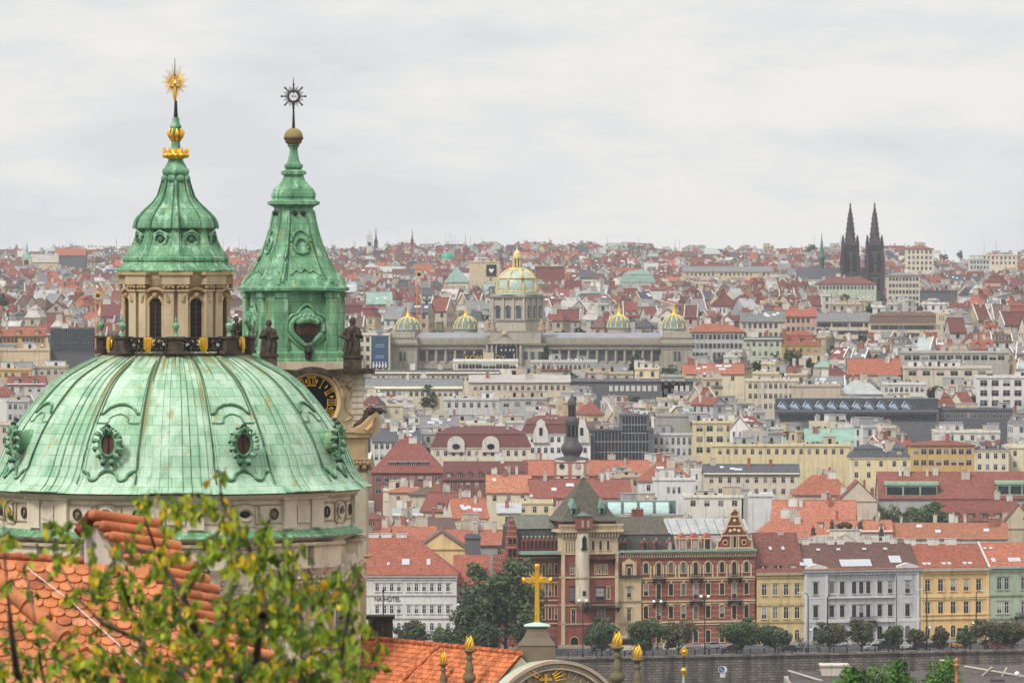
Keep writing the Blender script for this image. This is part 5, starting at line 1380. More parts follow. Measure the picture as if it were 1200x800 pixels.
for i,x in enumerate((728,733,756,770,785.5)):
    b=MB(); b.box(X(x)-.62,X(x)+.62,.2,2.6,Z(644.5),Z(637),'redbrick'); b.ext([(X(x)+.75*cos(t),Z(637)+.75*sin(t)) for t in [pi*j/8 for j in range(9)]],'y',.1,2.6,'redbrick'); b.ext([(X(x)-.38,Z(644))]+[(X(x)+.38,Z(644))]+[(X(x)+.38*cos(t),Z(637)+.38*sin(t)) for t in [pi*j/6 for j in range(7)]],'y',.05,.1,'glass')
    b.ball((X(x),.4,Z(631.5)),.2,'roofsheet',(.35,.42,.36),n=6); b.build('dormer',mm)
for x in (800.5,815,830):
    b=MB(); b.box(X(x)-.85,X(x)+.85,.1,2.6,Z(644.5),Z(632),'plaster',(.36,.08,.06)); b.box(X(x)-.45,X(x)+.45,.03,.1,Z(643),Z(633.5),'glass')
    b.box(X(x)-1.05,X(x)+1.05,-.1,2.6,Z(632),Z(630.5),'plaster',CRM); b.ext([(X(x)-.95,Z(630.5)),(X(x)+.95,Z(630.5)),(X(x),Z(625))],'y',0,2.5,'plaster',(.40,.10,.07)); b.ball((X(x),.2,Z(624.3)),.25,'plaster',CRM,n=6)
    for s_ in (-1,1): b.box(X(x)+s_*.72-.12,X(x)+s_*.72+.12,0,.1,Z(644),Z(632),'plaster',CRM)
    b.build('red_dormer',BR.root)
# big scrolled gable
b=MB(); gx=X(861.5)
half=[(22,645),(20.5,641),(20,636),(17,633),(15,629.5),(14.8,626),(12,623),(9.5,620),(9,615),(6.5,611),(5,606),(4.6,602),(2,599)]
poly=[(gx+x*q,Z(y)) for x,y in half]+[(gx-x*q,Z(y)) for x,y in half[::-1]]
b.ext(poly,'y',-.25,.5,'redbrick')
for s_ in (-1,1): b.tube([(gx+s_*x*q,-.3,Z(y)) for x,y in half],.22,6,'plaster',CRM)
for y_,w_ in ((627.5,15.5),(616.5,9.8),(605,5.2),(642,21)): b.box(gx-w_*q,gx+w_*q,-.5,.2,Z(y_+1.6),Z(y_),'plaster',CRM)
for x_ in (-4.6,-2.2,2.2,4.6): b.box(gx+x_*q-.12,gx+x_*q+.12,-.45,-.2,Z(643),Z(629),'plaster',CRM)
b.box(gx-.32,gx+.32,-.32,-.2,Z(643),Z(630),'clockface')
for s_ in (-1,1):
    b.tube([(gx+s_*11.2*q+.5*cos(t),-.35,Z(636.5)+.5*sin(t)) for t in [2*pi*j/12 for j in range(13)]],.12,5,'plaster',CRM); b.ball((gx+s_*11.2*q,-.25,Z(636.5)),.25,'clockface',n=8)
    b.ball((gx+s_*19.5*q,-.2,Z(634)),.3,'plaster',CRM,n=8); b.ball((gx+s_*13.5*q,-.2,Z(622)),.3,'plaster',CRM,n=8); b.tube([(gx+s_*8*q,-.2,Z(618)),(gx+s_*8*q,-.2,Z(613))],[.25,.06],6,'plaster',CRM)
for x_,y_ in ((0,622),(-5,623),(5,623),(0,611)): b.ball((gx+x_*q,-.3,Z(y_)),.42,'plaster',CRM,n=8)
b.ball((gx,-.1,Z(597.5)),.5,'plaster',CRM,n=8); b.ball((gx,-.1,Z(594)),.25,'plaster',CRM,n=8)
b.build('scrolled_gable',BR.root)
for x in (762,): chimney(BR.root,X(x),9,Z(616),3.0,2.4,.9,(.40,.16,.1),'redbrick')

# ---- ochre house
F=Facade('ochre_house','narrow ochre house with brown tiled roof beside the red brick palace','house',887,943,1352)
b=MB(); b.box(0,F.W,0,13,-.3,F.Z(672),'plaster',(.58,.44,.22)); b.build('wall',F.root)
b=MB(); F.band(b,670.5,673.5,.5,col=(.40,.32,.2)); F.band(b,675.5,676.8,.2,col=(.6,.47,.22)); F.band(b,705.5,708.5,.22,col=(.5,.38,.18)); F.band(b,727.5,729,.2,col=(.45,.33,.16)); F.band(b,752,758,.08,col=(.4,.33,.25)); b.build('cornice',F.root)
b=MB(); roofslab(b,0,F.W,0,13,F.Z(672),F.Z(625),'rooftile',(.17,.066,.052)); rf=b.build('roof',F.root)
for x in (895.5,908.5,921.5,934.5):
    for yt,yb,kd in ((684,697,'rect'),(710.5,724.5,'rect'),(737,749.5,'arch')): F.win(x,yt,yb,6.2,kd,frame=(.75,.74,.7),sur=(.62,.5,.27))
for x in (895,913,931):
    b=MB(); zz=F.Z(667); b.ext([(F.X(x)-1.6,zz),(F.X(x)+1.6,zz),(F.X(x)+.8,zz+.95),(F.X(x)-.8,zz+.95)],'y',.5,3,'rooftile',TILE_D); b.box(F.X(x)-.75,F.X(x)+.75,.42,.5,zz+.08,zz+.7,'glass'); b.box(F.X(x)-.1,F.X(x)+.1,.36,.42,zz+.08,zz+.7,'white'); b.build('dormer',rf)
sl=atan2(F.Z(625)-F.Z(672),6.5)
for x in (909,924): skylight(F,rf,F.X(x),F.Z(645),(F.Z(645)-F.Z(672))/math.tan(sl)-.4,sl,.6,.8)
chimney(rf,F.X(926),6.5,F.Z(640),2.6,1.3,.9,(.66,.63,.57))
# ---- grey palace
F=Facade('grey_palace','long pale grey palace with dark brown roof and white glazed skylights','palace',943,1078,1356)
GC_=(.47,.47,.47); GL=(.56,.56,.55)
b=MB(); b.box(0,F.W,0,13,-.3,F.Z(669),'plaster',GC_); b.box(0,F.X(969.5),-.45,0,-.3,F.Z(669),'plaster',GC_); b.box(F.X(1051),F.W,-.45,0,-.3,F.Z(669),'plaster',GC_); b.build('wall',F.root)
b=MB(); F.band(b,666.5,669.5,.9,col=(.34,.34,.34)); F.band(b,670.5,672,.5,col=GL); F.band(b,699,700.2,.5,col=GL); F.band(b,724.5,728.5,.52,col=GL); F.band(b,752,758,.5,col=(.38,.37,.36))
F.band(b,665.3,666.4,1.0,'rooftile',(.5,.2,.12))
for x in (943.7,968,1051.5,1077): b.box(F.X(x)-.3,F.X(x)+.3,-.55,0,0,F.Z(672),'plaster',GL)
for i in range(44): b.box(F.X(944+i*3.05),F.X(944+i*3.05)+.22,-.7,0,F.Z(672.6),F.Z(670),'plaster',GL)
b.tube([(F.X(1051),-.55,0),(F.X(1051),-.55,F.Z(669))],.12,6,'darkmetal',(.1,.1,.1)); b.build('cornice',F.root)
b=MB(); roofslab(b,0,F.W,0,13,F.Z(667),F.Z(638)+.2,'rooftile',(.115,.06,.05)); rf=b.build('roof',F.root)
sl=atan2(F.Z(638)+.2-F.Z(667),6.5)
for x0,x1 in ((943,969.5),(1051,1078)):
    b=MB(); b.ext([(F.X(x0)-.2,F.Z(668)),(F.X(x1)+.2,F.Z(668)),(F.X(x1)-.2,F.Z(663)),(F.X((x0+x1)/2),F.Z(659.5)),(F.X(x0)+.2,F.Z(663))],'y',-.75,1.6,'plaster',GL); b.build('attic_pediment',F.root)
for x0,x1,y0,n in ((939,955,662,3),(987,1024,663.5,8),(1047,1061,660,4)):
    for i in range(n): skylight(F,rf,F.X(lerp(x0,x1,(i+.5)/n)),F.Z(y0),(F.Z(y0)-F.Z(667))/math.tan(sl)-.35,sl,(x1-x0)*F.q/n-.06,2.1,'glazed_rooflight')
for x in (938,967,991,1022,1047): skylight(F,rf,F.X(x),F.Z(645.5),(F.Z(645.5)-F.Z(667))/math.tan(sl)-.35,sl,.8,.55)
for x in (955,985,997,1030,1060): chimney(rf,F.X(x),6.5,F.Z(641),1.6,1.6,.9,(.66,.64,.6))
gw=dict(frame=(.13,.08,.07),sur=(.50,.50,.50))
for x in (955,975,987.3,1001.5,1010,1018.3,1032,1044.5,1064.3):
    F.win(x,681,695,5.6 if x not in (1001.5,1010,1018.3) else 5.2,yo=-.46 if x in (955,1064.3) else 0,**gw); F.win(x,708.5,722,5.6 if x not in (1001.5,1010,1018.3) else 5.2,yo=-.46 if x in (955,1064.3) else 0,**gw)
    F.win(x,733,749,6.2,'arch',yo=-.46 if x in (955,1064.3) else 0,frame=(.13,.08,.07),sur=(.5,.5,.5),hood=False)
balcony(F,995,1027,721.5,728,1.2,0)
# ---- orange yellow house
F=Facade('orange_yellow_house','warm orange-yellow house with red tiled roof and arched ground floor','house',1079,1160,1360)
b=MB(); b.box(0,F.W,0,13,-.3,F.Z(666),'plaster',(.68,.45,.20)); b.build('wall',F.root)
OL=(.72,.52,.26)
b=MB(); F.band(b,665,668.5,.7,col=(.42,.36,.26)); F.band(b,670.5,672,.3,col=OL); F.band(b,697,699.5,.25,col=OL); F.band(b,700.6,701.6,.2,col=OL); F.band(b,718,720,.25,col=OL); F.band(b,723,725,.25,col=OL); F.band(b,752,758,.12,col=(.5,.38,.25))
for x in (1079.8,1159): b.box(F.X(x)-.35,F.X(x)+.35,-.14,0,0,F.Z(668),'plaster',OL)
for i in range(26): b.box(F.X(1080+i*3.1),F.X(1080+i*3.1)+.25,-.55,0,F.Z(670.5),F.Z(668.5),'plaster',OL)
b.build('cornice',F.root)
b=MB(); roofslab(b,0,F.W,0,13,F.Z(665.5),F.Z(638),'rooftile',(.265,.085,.053)); b.box(-.25,.15,-.5,13.4,F.Z(665.5),F.Z(664.2),'plaster',(.4,.38,.34)); b.ext([(-.6,F.Z(665)),(6.5,F.Z(637.4)),(6.5,F.Z(636.2)),(-.6,F.Z(663.8))],'x',F.W-.2,F.W+.25,'plaster',(.55,.52,.46)); rf=b.build('roof',F.root)
sl=atan2(F.Z(638)-F.Z(665.5),6.5)
for x in (1085,1090.5,1108,1114.5,1133,1139.5): skylight(F,rf,F.X(x),F.Z(662.5),(F.Z(662.5)-F.Z(665.5))/math.tan(sl)-.3,sl,.9,1.0)
for x in (1078,1106,1127): chimney(rf,F.X(x),6.5,F.Z(640),1.4,2.4,.9,(.66,.64,.6))
for x in (1087,1102.5,1117.5,1133,1148):
    for yt,yb,kd in ((678.5,692,'rect'),(704.5,718.5,'rect'),(731.5,746,'arch')): F.win(x,yt,yb,6.3,kd,frame=(.55,.53,.48),sur=OL)
# ---- green house
F=Facade('green_house','pale green house with orange roof at the right end of the riverside row','house',1160,1235,1364)
GR=(.36,.42,.30)
b=MB(); b.box(.02,F.W,0,13,-.3,F.Z(665),'plaster',GR); b.build('wall',F.root)
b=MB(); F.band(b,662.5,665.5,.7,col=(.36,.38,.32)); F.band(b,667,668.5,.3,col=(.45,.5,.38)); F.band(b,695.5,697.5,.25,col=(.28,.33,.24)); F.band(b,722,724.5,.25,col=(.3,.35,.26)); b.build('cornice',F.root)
b=MB(); roofslab(b,.05,F.W,0,13,F.Z(663.5),F.Z(636.5),'rooftile',(.35,.12,.07)); rf=b.build('roof',F.root)
sl=atan2(F.Z(636.5)-F.Z(663.5),6.5)
for x in (1167,1187,1192,1197): skylight(F,rf,F.X(x),F.Z(658),(F.Z(658)-F.Z(663.5))/math.tan(sl)-.3,sl,.85,1.2)
for x in (1163,1170): skylight(F,rf,F.X(x),F.Z(644),(F.Z(644)-F.Z(663.5))/math.tan(sl)-.3,sl,.6,.6)
for x in (1171,1180,1200): 
    F.win(x,676,690,5.5,frame=(.6,.6,.55),sur=GR); F.win(x,704,718,5.5,frame=(.8,.8,.76),sur=(.45,.5,.38))
    F.win(x,732,747,6.3,'arch',frame=(.5,.5,.45),sur=(.42,.47,.36))
balcony(F,1189,1205,717,723,1.1,0)

# ---------------------------------------------------------------- trees along the river
tree(592,652,766,118,1322,'largest dark green tree of the clump behind the gilded cross',21,leaf_n=5200,leafs=.75,trunkf=.12)
tree(552,700,764,60,1318,'rounded dark tree at the left edge of the clump behind the cross',22,leaf_n=2400,leafs=.6,trunkf=.15)
tree(620,708,770,52,1316,'low dark tree at the right edge of the clump behind the cross',23,leaf_n=2200,leafs=.6,trunkf=.15)
tree(570,722,768,44,1311,'small bushy tree in the middle foot of the clump behind the cross',27,leaf_n=1900,leafs=.6,trunkf=.1)
tree(482,726,765,46,1314,'low grey green tree in front of the white hotel',24,cols=OLV+DKG,leaf_n=2200,leafs=.55,trunkf=.12)
tree(520,731,766,40,1312,'bushy tree at the right corner of the white hotel',25,leaf_n=1700,leafs=.55,trunkf=.12)
tree(646,742,770,16,1312,'slim young tree left of the brick gateway',26,leaf_n=500,leafs=.5)
for i,(x,yt,yb,w_,c,lab) in enumerate([
 (705,722,772,40,DKG,'dark round tree in front of the palace tower balcony'),
 (755,721,772,44,DKG,'full dark tree below the cream bay of the brick palace'),
 (795,726,773,42,OLV,'brownish tree below the middle of the brick palace'),
 (868,724,768,54,DKG,'widest dark tree, below the scrolled gable of the brick palace'),
 (908,731,768,34,DKG,'small green tree in front of the ochre house'),
 (972,729,765,44,OLV,'thin brownish tree before the left half of the grey palace'),
 (1010,726,764,34,OLV,'upright olive tree below the balcony of the grey palace'),
 (1047,731,764,26,DKG,'sparse small tree before the right half of the grey palace'),
 (1076,735,763,24,OLV,'little tree at the joint of grey palace and orange-yellow house'),
 (1103,737,762,24,OLV,'tiny tree before the arched floor of the orange-yellow house'),
 (1131,737,761,22,DKG,'tiny dark tree before the right arches of the orange-yellow house'),
 (1155,728,762,38,OLV,'olive tree between orange-yellow house and green house'),
 (1186,726,761,42,OLV,'spreading olive tree in front of the green house')]):
    D_=DS(x,3.5); tree(x,yt-3,yb,w_*1.22,D_,lab,40+i,cols=c,leaf_n=int(130*w_*(.6 if c is OLV else 1)),leafs=.42,trunkf=.20,group='street trees along the river')
tree(939.5,746,769,14,DS(939,3),'bare thin sapling between the ochre house and grey palace',77,cols=OLV,leaf_n=60,leafs=.35,trunkf=.3,group='street trees along the river')
# bright green tree close to the bottom edge
for i,(x,yt,w_,lab) in enumerate([(1000,765,66,'bright green tree with pointed top at the bottom, left of three'),(1048,759,78,'bright green tree with the tallest top at the bottom, middle of three'),(1106,766,84,'bright green tree behind the orange finial, right of three')]):
    p=P(x,yt,560); q_=560/FPX; r=random.Random(90+i); t=thing('bright_green_tree',lab,'tree',(p.x,p.y,gz(560)),0,'bright green trees below the river wall')
    H=p.z-gz(560); b=MB(); b.tube([(0,0,-.3),(0,0,H*.4),(0,0,H-3)],[.4,.3,.1],8,'bark'); b.build('trunk',t)
    b=MB(); Wd=w_*q_/2; crown(b,(0,0,H-5.2),Wd*1.22,Wd,5.6,9500,.27,r,BRG,blobs=56,blobr=.26,hollow=.6); b.build('crown',t)
# ------------------------------------------------------------------ street lamps, cars, people, sign
def lamp_arm(x,ytop,off,label,side=1,arms=1):
    D_=DS(x,off); p=P(x,ytop,D_); H=p.z-.14; t=thing('street_lamp',label,'street lamp',(p.x,p.y,.14),0,'tall street lamps on the river street')
    b=MB(); b.tube([(0,0,0),(0,0,1.2)],[.22,.16],8,'railing'); b.tube([(0,0,1.2),(0,0,H-.8),(-.3*side,0,H-.2),(-1.0*side,0,H)],[.15,.11,.09,.07],8,'railing'); b.build('lamp_post',t)
    b=MB(); b.box(min(-.7*side,-2.3*side),max(-.7*side,-2.3*side),-.2,.2,H-.08,H+.14,'paint',(.5,.52,.52)); b.build('lamp_head',t)
    b=MB(); b.tube([(0,0,H*.36),(.5*side,0,H*.38)],.05,6,'railing'); b.ball((.6*side,0,H*.385),.28,'lampglobe',n=10); b.build('small_globe',t)
def lamp_globes(x,ytop,off,label,D_=None):
    D_=D_ or DS(x,off); p=P(x,ytop,D_); H=p.z-.14; t=thing('globe_lamp',label,'street lamp',(p.x,p.y,.14),0,'twin globe lamps on the river street')
    b=MB(); b.lathe([(.3,0),(.28,.5),(.16,.7),(.13,1.5),(.10,H-1.0),(.14,H-.9),(.05,H)],10,mat='railing')
    b.tube([(-.75,0,H-.35),(-.6,0,H-.65),(0,0,H-.75),(.6,0,H-.65),(.75,0,H-.35)],.05,6,'railing'); b.build('lamp_post',t)
    for s_ in (-1,1):
        b=MB(); b.ball((s_*.75,0,H-.1),.34,'lampglobe',n=12); b.lathe([(.12,H-.45),(.22,H-.38)],8,s_*.75,0,mat='railing'); b.build('globe',t)
lamp_arm(947,694,4,'tall grey lamp with left arm in front of the grey palace left corner',1)
lamp_arm(969.5,695.5,26,'tall curved lamp against the left bays of the grey palace',-1)
lamp_arm(1086,690.5,4,'tall curved lamp before the left end of the orange-yellow house',1)
lamp_arm(1144,691.5,26,'tall curved lamp before the right end of the orange-yellow house',-1)
lamp_globes(683,703,4,'twin white globe lamp in front of the brick tower')
lamp_globes(826,698,4,'twin white globe lamp below the red dormers of the brick palace')
lamp_globes(770.5,704,26,'twin white globe lamp at the cream bay of the brick palace')
lamp_globes(541,708,0,'twin globe lamp at the right corner of the white hotel',1330)
CARM={}
def car(x,off,col,label,van=False,length=4.4,face=1):
    D_=DS(x,off); t=thing('parked_car' if not van else 'delivery_van',label,'car' if not van else 'van',(xx(x,D_),D_,.004),ROWA,'cars on the river street')
    b=MB(); L_=length/2; hh=1.45 if not van else 2.1; s=face
    if not van:
        low=[(-L_,.35),(-L_,.75),(-L_*.9,.86),(-L_*.45,.92),(L_*.5,.95),(L_*.95,.88),(L_,.7),(L_,.35)]
        cab=[(-L_*.52,.90),(-L_*.28,1.36),(-L_*.1,hh),(L_*.35,hh-.02),(L_*.62,1.25),(L_*.8,.93)]
    else:
        low=[(-L_,.35),(-L_,.9),(-L_*.8,1.1),(L_,1.1),(L_,.35)]; cab=[(-L_*.8,1.09),(-L_*.6,1.7),(-L_*.5,hh),(L_*.97,hh),(L_,1.09)]
    low=[(x_*s,z) for x_,z in low]; cab=[(x_*s,z) for x_,z in cab]
    b.ext(low,'y',-.85,.85,'paint',col)
    n=len(cab); v=[(x_,-.80+(.14 if z>1 else 0),z) for x_,z in cab]+[(x_,.80-(.14 if z>1 else 0),z) for x_,z in cab]
    b.add(v,[tuple(range(n)),tuple(range(2*n-1,n-1,-1))]+[(i,i+n,(i+1)%n+n,(i+1)%n) for i in range(n)],'paint',col); b.build('body',t)
    g=MB()
    for sd_ in (-1,1):
        c_=[(lerp(x_, 0,.13), .93+(z-.9)*.84) for x_,z in cab]; w0=.83
        g.add([(x_,sd_*(w0-(.10 if z>1.1 else 0)),z+.03) for x_,z in c_],[tuple(range(n))],'glass')
    e=cab; g.add([(e[0][0]*1.01,-.68,.97),(e[0][0]*1.01,.68,.97),(e[1][0]*1.06,.6,e[1][1]+.02),(e[1][0]*1.06,-.6,e[1][1]+.02)],[(0,1,2,3)],'glass'); g.build('windows',t)
    for wx in (-L_*.62,L_*.62):
        for wy in (-.86,.86):
            w=MB(); w.M=Matrix.Translation((wx,wy,.32))@Matrix.Rotation(pi/2,4,'X'); w.lathe([(.32,-.1),(.32,.1)],16,mat='rubber'); w.lathe([(.18,-.11),(.18,.11)],10,mat='paint',col=(.4,.4,.4)); w.M=None; w.build('wheel',t)
    for wy in (-.6,.6):
        h=MB(); h.box(-L_*s-.03,-L_*s+.03,wy-.15,wy+.15,.6,.74,'lampglobe'); h.build('headlight',t)
        h=MB(); h.box(L_*s-.03,L_*s+.03,wy-.13,wy+.13,.66,.8,'paint',(.4,.02,.02)); h.build('tail_light',t)
car(926,12,(.02,.02,.022),'black car parked in front of the ochre house',face=-1)
car(1024,12,(.42,.44,.46),'silver car left of a dark van below the grey palace')
car(1040,11.5,(.03,.035,.045),'dark van below the right half of the grey palace',True,4.9)
car(1058,14,(.62,.62,.60),'white car right of the dark van below the grey palace',face=-1)
car(1079,12,(.02,.03,.06),'dark blue car at the joint of grey palace and yellow house')
car(1094,12,(.015,.018,.025),'black car just right of the dark blue car',face=-1)
car(1124,16,(.55,.25,.04),'orange car before the orange-yellow house',length=3.6)
car(1166,13,(.33,.03,.03),'bright red car below the left end of the green house')
car(1180,13,(.20,.02,.03),'dark red car below the green house',face=-1)
car(1018,29,(.45,.45,.45),'grey car parked on the far kerb under the grey palace',face=-1)
car(858,14,(.025,.025,.03),'black car half hidden behind the widest riverside tree')
car(985,29,(.5,.5,.52),'pale car on the far kerb below the left half of the grey palace')
car(835,28,(.30,.31,.33),'grey car on the far kerb below the brick palace')
car(705,28,(.03,.03,.035),'black car beside the arched gateway of the brick tower')
def person(x,off,label,shirt,trouser,hair=(.05,.03,.02),seed=0,h=1.72,D_=None):
    r=random.Random(seed); D_=D_ or DS(x,off); z0=.14 if (off<9 or off>33) else .004
    t=thing('person',label,'person',(xx(x,D_),D_,z0),r.uniform(-1,1),'people walking on the river street')
    st=r.uniform(.10,.26); s=h/1.72
    def V(*a): return tuple(c*s for c in a)
    # one continuous skinned body
    pts=[V(0,0,.92),V(0,0,1.12),V(0,0,1.36),V(0,0,1.47),V(0,-.01,1.60),V(0,0,1.70),
         V(.09,0,.88),V(.10,-st,.48),V(.10,-st*.9,.07),V(.10,-st*.9-.13,.03),V(-.09,0,.88),V(-.10,st*.6,.48),V(-.10,st*1.2,.09),V(-.10,st*1.2-.12,.03),
         V(.17,0,1.38),V(.24,.04+st*.4,1.12),V(.23,-.02+st*.3,.88),V(.23,-.03+st*.3,.80),V(-.17,0,1.38),V(-.24,-st*.3,1.12),V(-.22,-.10-st*.4,.90),V(-.22,-.12-st*.4,.82)]
    ed=[(0,1),(1,2),(2,3),(3,4),(4,5),(0,6),(6,7),(7,8),(8,9),(0,10),(10,11),(11,12),(12,13),(2,14),(14,15),(15,16),(16,17),(2,18),(18,19),(19,20),(20,21)]
    rad=[.13,.13,.14,.055,.085,.06,.095,.065,.045,.04,.095,.065,.045,.04,.06,.045,.035,.035,.06,.045,.035,.035]
    me=bpy.data.meshes.new('body'); me.from_pydata(pts,ed,[])
    o=bpy.data.objects.new('body',me); COLL.objects.link(o)
    m=o.modifiers.new('skin','SKIN'); 
    for i,q_ in enumerate(me.skin_vertices[0].data): q_.radius=(rad[i]*s,rad[i]*s*.85); q_.use_root=(i==0)
    o.modifiers.new('sub','SUBSURF').levels=1
    dg=bpy.context.evaluated_depsgraph_get(); dg.update(); m2=bpy.data.meshes.new_from_object(o.evaluated_get(dg)); bpy.data.objects.remove(o)
    m2.materials.clear()
    for k in ('skin','cloth'): m2.materials.append(MAT[k])
    ca=m2.color_attributes.new('Col','FLOAT_COLOR','CORNER'); buf=[0]*(4*len(m2.loops))
    for pl in m2.polygons:
        z=pl.center.z/s; ax=abs(pl.center.x)/s
        if z>1.44 or (ax>.19 and z<.92 and z>.7): pl.material_index=0; c=(1,1,1)
        else:
            pl.material_index=1; c=shirt if z>.95 or ax>.19 else trouser
            if z<.08: c=(.03,.03,.03)
        for li in pl.loop_indices: buf[li*4:li*4+4]=[*c,1]
        pl.use_smooth=True
    ca.data.foreach_set('color',buf)
    o=bpy.data.objects.new('body',m2); COLL.objects.link(o); o.parent=t
    b=MB(); b.ball(V(0,.02,1.655),.105*s,'cloth',hair,n=10,sz=1.0); b.build('hair',t)
    b=MB()
    for sx_ in (-.03,.03): b.ball(V(sx_,-.088,1.62),.012,'darkiron',n=5)
    b.tube([V(0,-.09,1.61),V(0,-.11,1.58)],.012,4,'skin'); b.build('face',t)
for i,(x,off,lab,sh,tr2) in enumerate([
 (672,5,'person in a red top and dark trousers at the foot of the brick tower',(.5,.03,.03),(.04,.04,.06)),
 (676,6,'person in a dark jacket beside the one in red',(.05,.05,.08),(.06,.06,.07)),
 (690,5.5,'person in grey coat, leftmost of the trio right of the twin lamp',(.25,.25,.27),(.05,.05,.07)),
 (694,5,'person in black coat, middle of the trio right of the twin lamp',(.02,.02,.025),(.03,.03,.03)),
 (698.5,6,'person in blue jacket, right of the trio by the twin lamp',(.05,.10,.25),(.08,.07,.06)),
 (712,8,'person in white shirt under the tree by the tower',(.7,.7,.68),(.05,.06,.1)),
 (738,4,'person in a white top between the two dark trees',(.65,.62,.6),(.1,.1,.12)),
 (846,5,'person in dark clothes right of the long twin globe lamp',(.04,.04,.05),(.03,.03,.04)),
 (832,5,'person in brown jacket beside the lamp under the brick palace',(.22,.12,.06),(.05,.05,.06)),
 (840,5.5,'person in a black hoodie between lamp and widest tree',(.02,.02,.02),(.06,.07,.12)),
 (958,4.5,'person in navy coat left of the grey palace lamp',(.03,.04,.09),(.03,.03,.04)),
 (1115,5,'person in purple top before the orange-yellow house',(.2,.08,.25),(.04,.04,.05)),
 (1137,4,'person in bright blue jacket beside the right lamp',(.05,.12,.4),(.05,.05,.07)),
 (1157,4,'person in white shirt left of the red car',(.7,.7,.66),(.06,.06,.1)),
 (1030,4.5,'person in black walking before the silver car',(.02,.02,.02),(.03,.03,.04)),
 (1186,5,'person in pale beige coat below the green house',(.5,.42,.3),(.1,.09,.08))]): person(x,off,lab,sh,tr2,seed=i)
p=P(847.5,784,DS(847,-.25)); t=thing('wall_sign','round blue sign above a white plate on the river wall','sign',p,ROWA); q=p.y/FPX
b=MB(); b.M=Matrix.Rotation(pi/2,4,'X'); b.lathe([(4.2*q,-.02),(4.2*q,.06)],20,-2*q,0,mat='paint',col=(.7,.7,.7)); b.lathe([(3.6*q,.06),(3.6*q,.08)],20,-2*q,0,mat='paint',col=(.03,.08,.30)); b.M=None
b.M=Matrix.Rotation(pi/2,4,'X'); b.lathe([(4*q,-.01),(4*q,.05)],20,.8*q,0,mat='paint',col=(.7,.7,.7)); b.M=None
b.tube([(-3.5*q,-.09,1.6*q),(-1*q,-.09,-1.8*q)],.10,4,'white'); b.build('round_disc',t)
b=MB(); b.box(-4*q,2.4*q,-.10,0,-9*q,-4.6*q,'white'); b.box(-3.2*q,1.6*q,-.11,-.10,-6.8*q,-6.3*q,'paint',(.3,.3,.35)); b.build('plate',t)
# ticket kiosk stalls and planters on the pavement
for i,(x,lab) in enumerate([(733,'cream kiosk behind the dark trees by the tower'),(790,'cream kiosk under the brownish tree')]):
    D_=DS(x,30); t=thing('street_kiosk',lab,'kiosk',(xx(x,D_),D_,.0),ROWA); b=MB(); b.box(-2.2,2.2,-1,1,0,2.5,'plaster',(.62,.55,.36)); b.box(-1.6,1.6,-1.06,-1,1.1,2.1,'glass'); b.build('booth',t); b=MB(); b.box(-2.5,2.5,-1.5,1.2,2.5,2.7,'paint',(.5,.45,.3)); b.build('canopy',t)
# mill island roofs at the bottom right, in front of the wall
D_=1240; q=D_/FPX
t=thing('island_mill','low slate-roofed mill building with white copings at the bottom right','mill building',(xx(1030,D_),D_,-7))
b=MB(); zb_=-7
def iz(y): return zy(y,D_)+7
b.box((922-1030)*q,(1230-1030)*q,-14,14,0,iz(797),'plaster',(.35,.31,.27)); b.build('wall',t)
b=MB(); b.ext([(-16,iz(808)),(0,iz(786)),(16,iz(808))],'x',(926-1030)*q,(1115-1030)*q,'rooftile',(.075,.065,.06)); b.ext([(-16,iz(805)),(2,iz(779)),(18,iz(805))],'x',(1120-1030)*q,(1235-1030)*q,'rooftile',(.085,.07,.065))
rf=b.build('roof',t)
b=MB(); b.box((962-1030)*q,(994-1030)*q,-3,3,iz(796),iz(779),'plaster',(.50,.45,.37)); b.box((960-1030)*q,(994.5-1030)*q,-3.3,3.3,iz(779),iz(777.5),'plaster',(.55,.5,.42)); b.build('rooftop_block',t)
b=MB()
for (xa,ya,xb,yb) in ((922,784,964,796),(1128,779,1232,796),(1178,780,1166,800),(1139,800,1160,779),(1100,772,1120,772)):
    b.tube([((xa-1030)*q,-4,iz(ya)),((xb-1030)*q,-6,iz(yb))],.28,4,'plaster',(.40,.36,.30)); b.build('coping',t); b=MB()
b=MB(); b.box((1157-1030)*q,(1173-1030)*q,-9,-5,iz(800),iz(792),'darkmetal',(.04,.04,.045)); b.ball(((1188-1030)*q,-8,iz(786)),.55,'white',n=8); b.build('roof_vent',t)
# ------------------------------------------------------------------ house builder
def merge(dst,src,M):
    o=len(dst.v); dst.v.extend([tuple(M@Vector(p)) for p in src.v])
    km=[dst.key(k) for k in src.keys]
    for f,m,c,s_ in zip(src.f,src.m,src.c,src.sm):
        dst.f.append(tuple(o+i for i in f)); dst.m.append(km[m]); dst.c.append(c); dst.sm.append(s_); dst.uv.append(None)
WALLS={'cream':(.60,.53,.41),'white':(.66,.64,.60),'pale yellow':(.62,.52,.33),'beige':(.50,.42,.32),'grey':(.37,.36,.345),'pink':(.56,.37,.31),'ochre':(.52,.34,.14),'light grey':(.50,.49,.47),'brick red':(.22,.085,.065),'pale green':(.42,.47,.36),'dark grey':(.12,.125,.135),'sandy':(.55,.44,.30)}
ROOFS={'orange':(.29,.10,.06),'brick red':(.195,.065,.048),'dark red':(.135,.048,.042),'brown':(.125,.075,.06),'grey':(.18,.18,.18),'slate grey':(.07,.075,.088),'pale metal':(.34,.35,.35),'green copper':(.19,.29,.24),'bright orange':(.34,.13,.075),'light':(.40,.375,.33)}
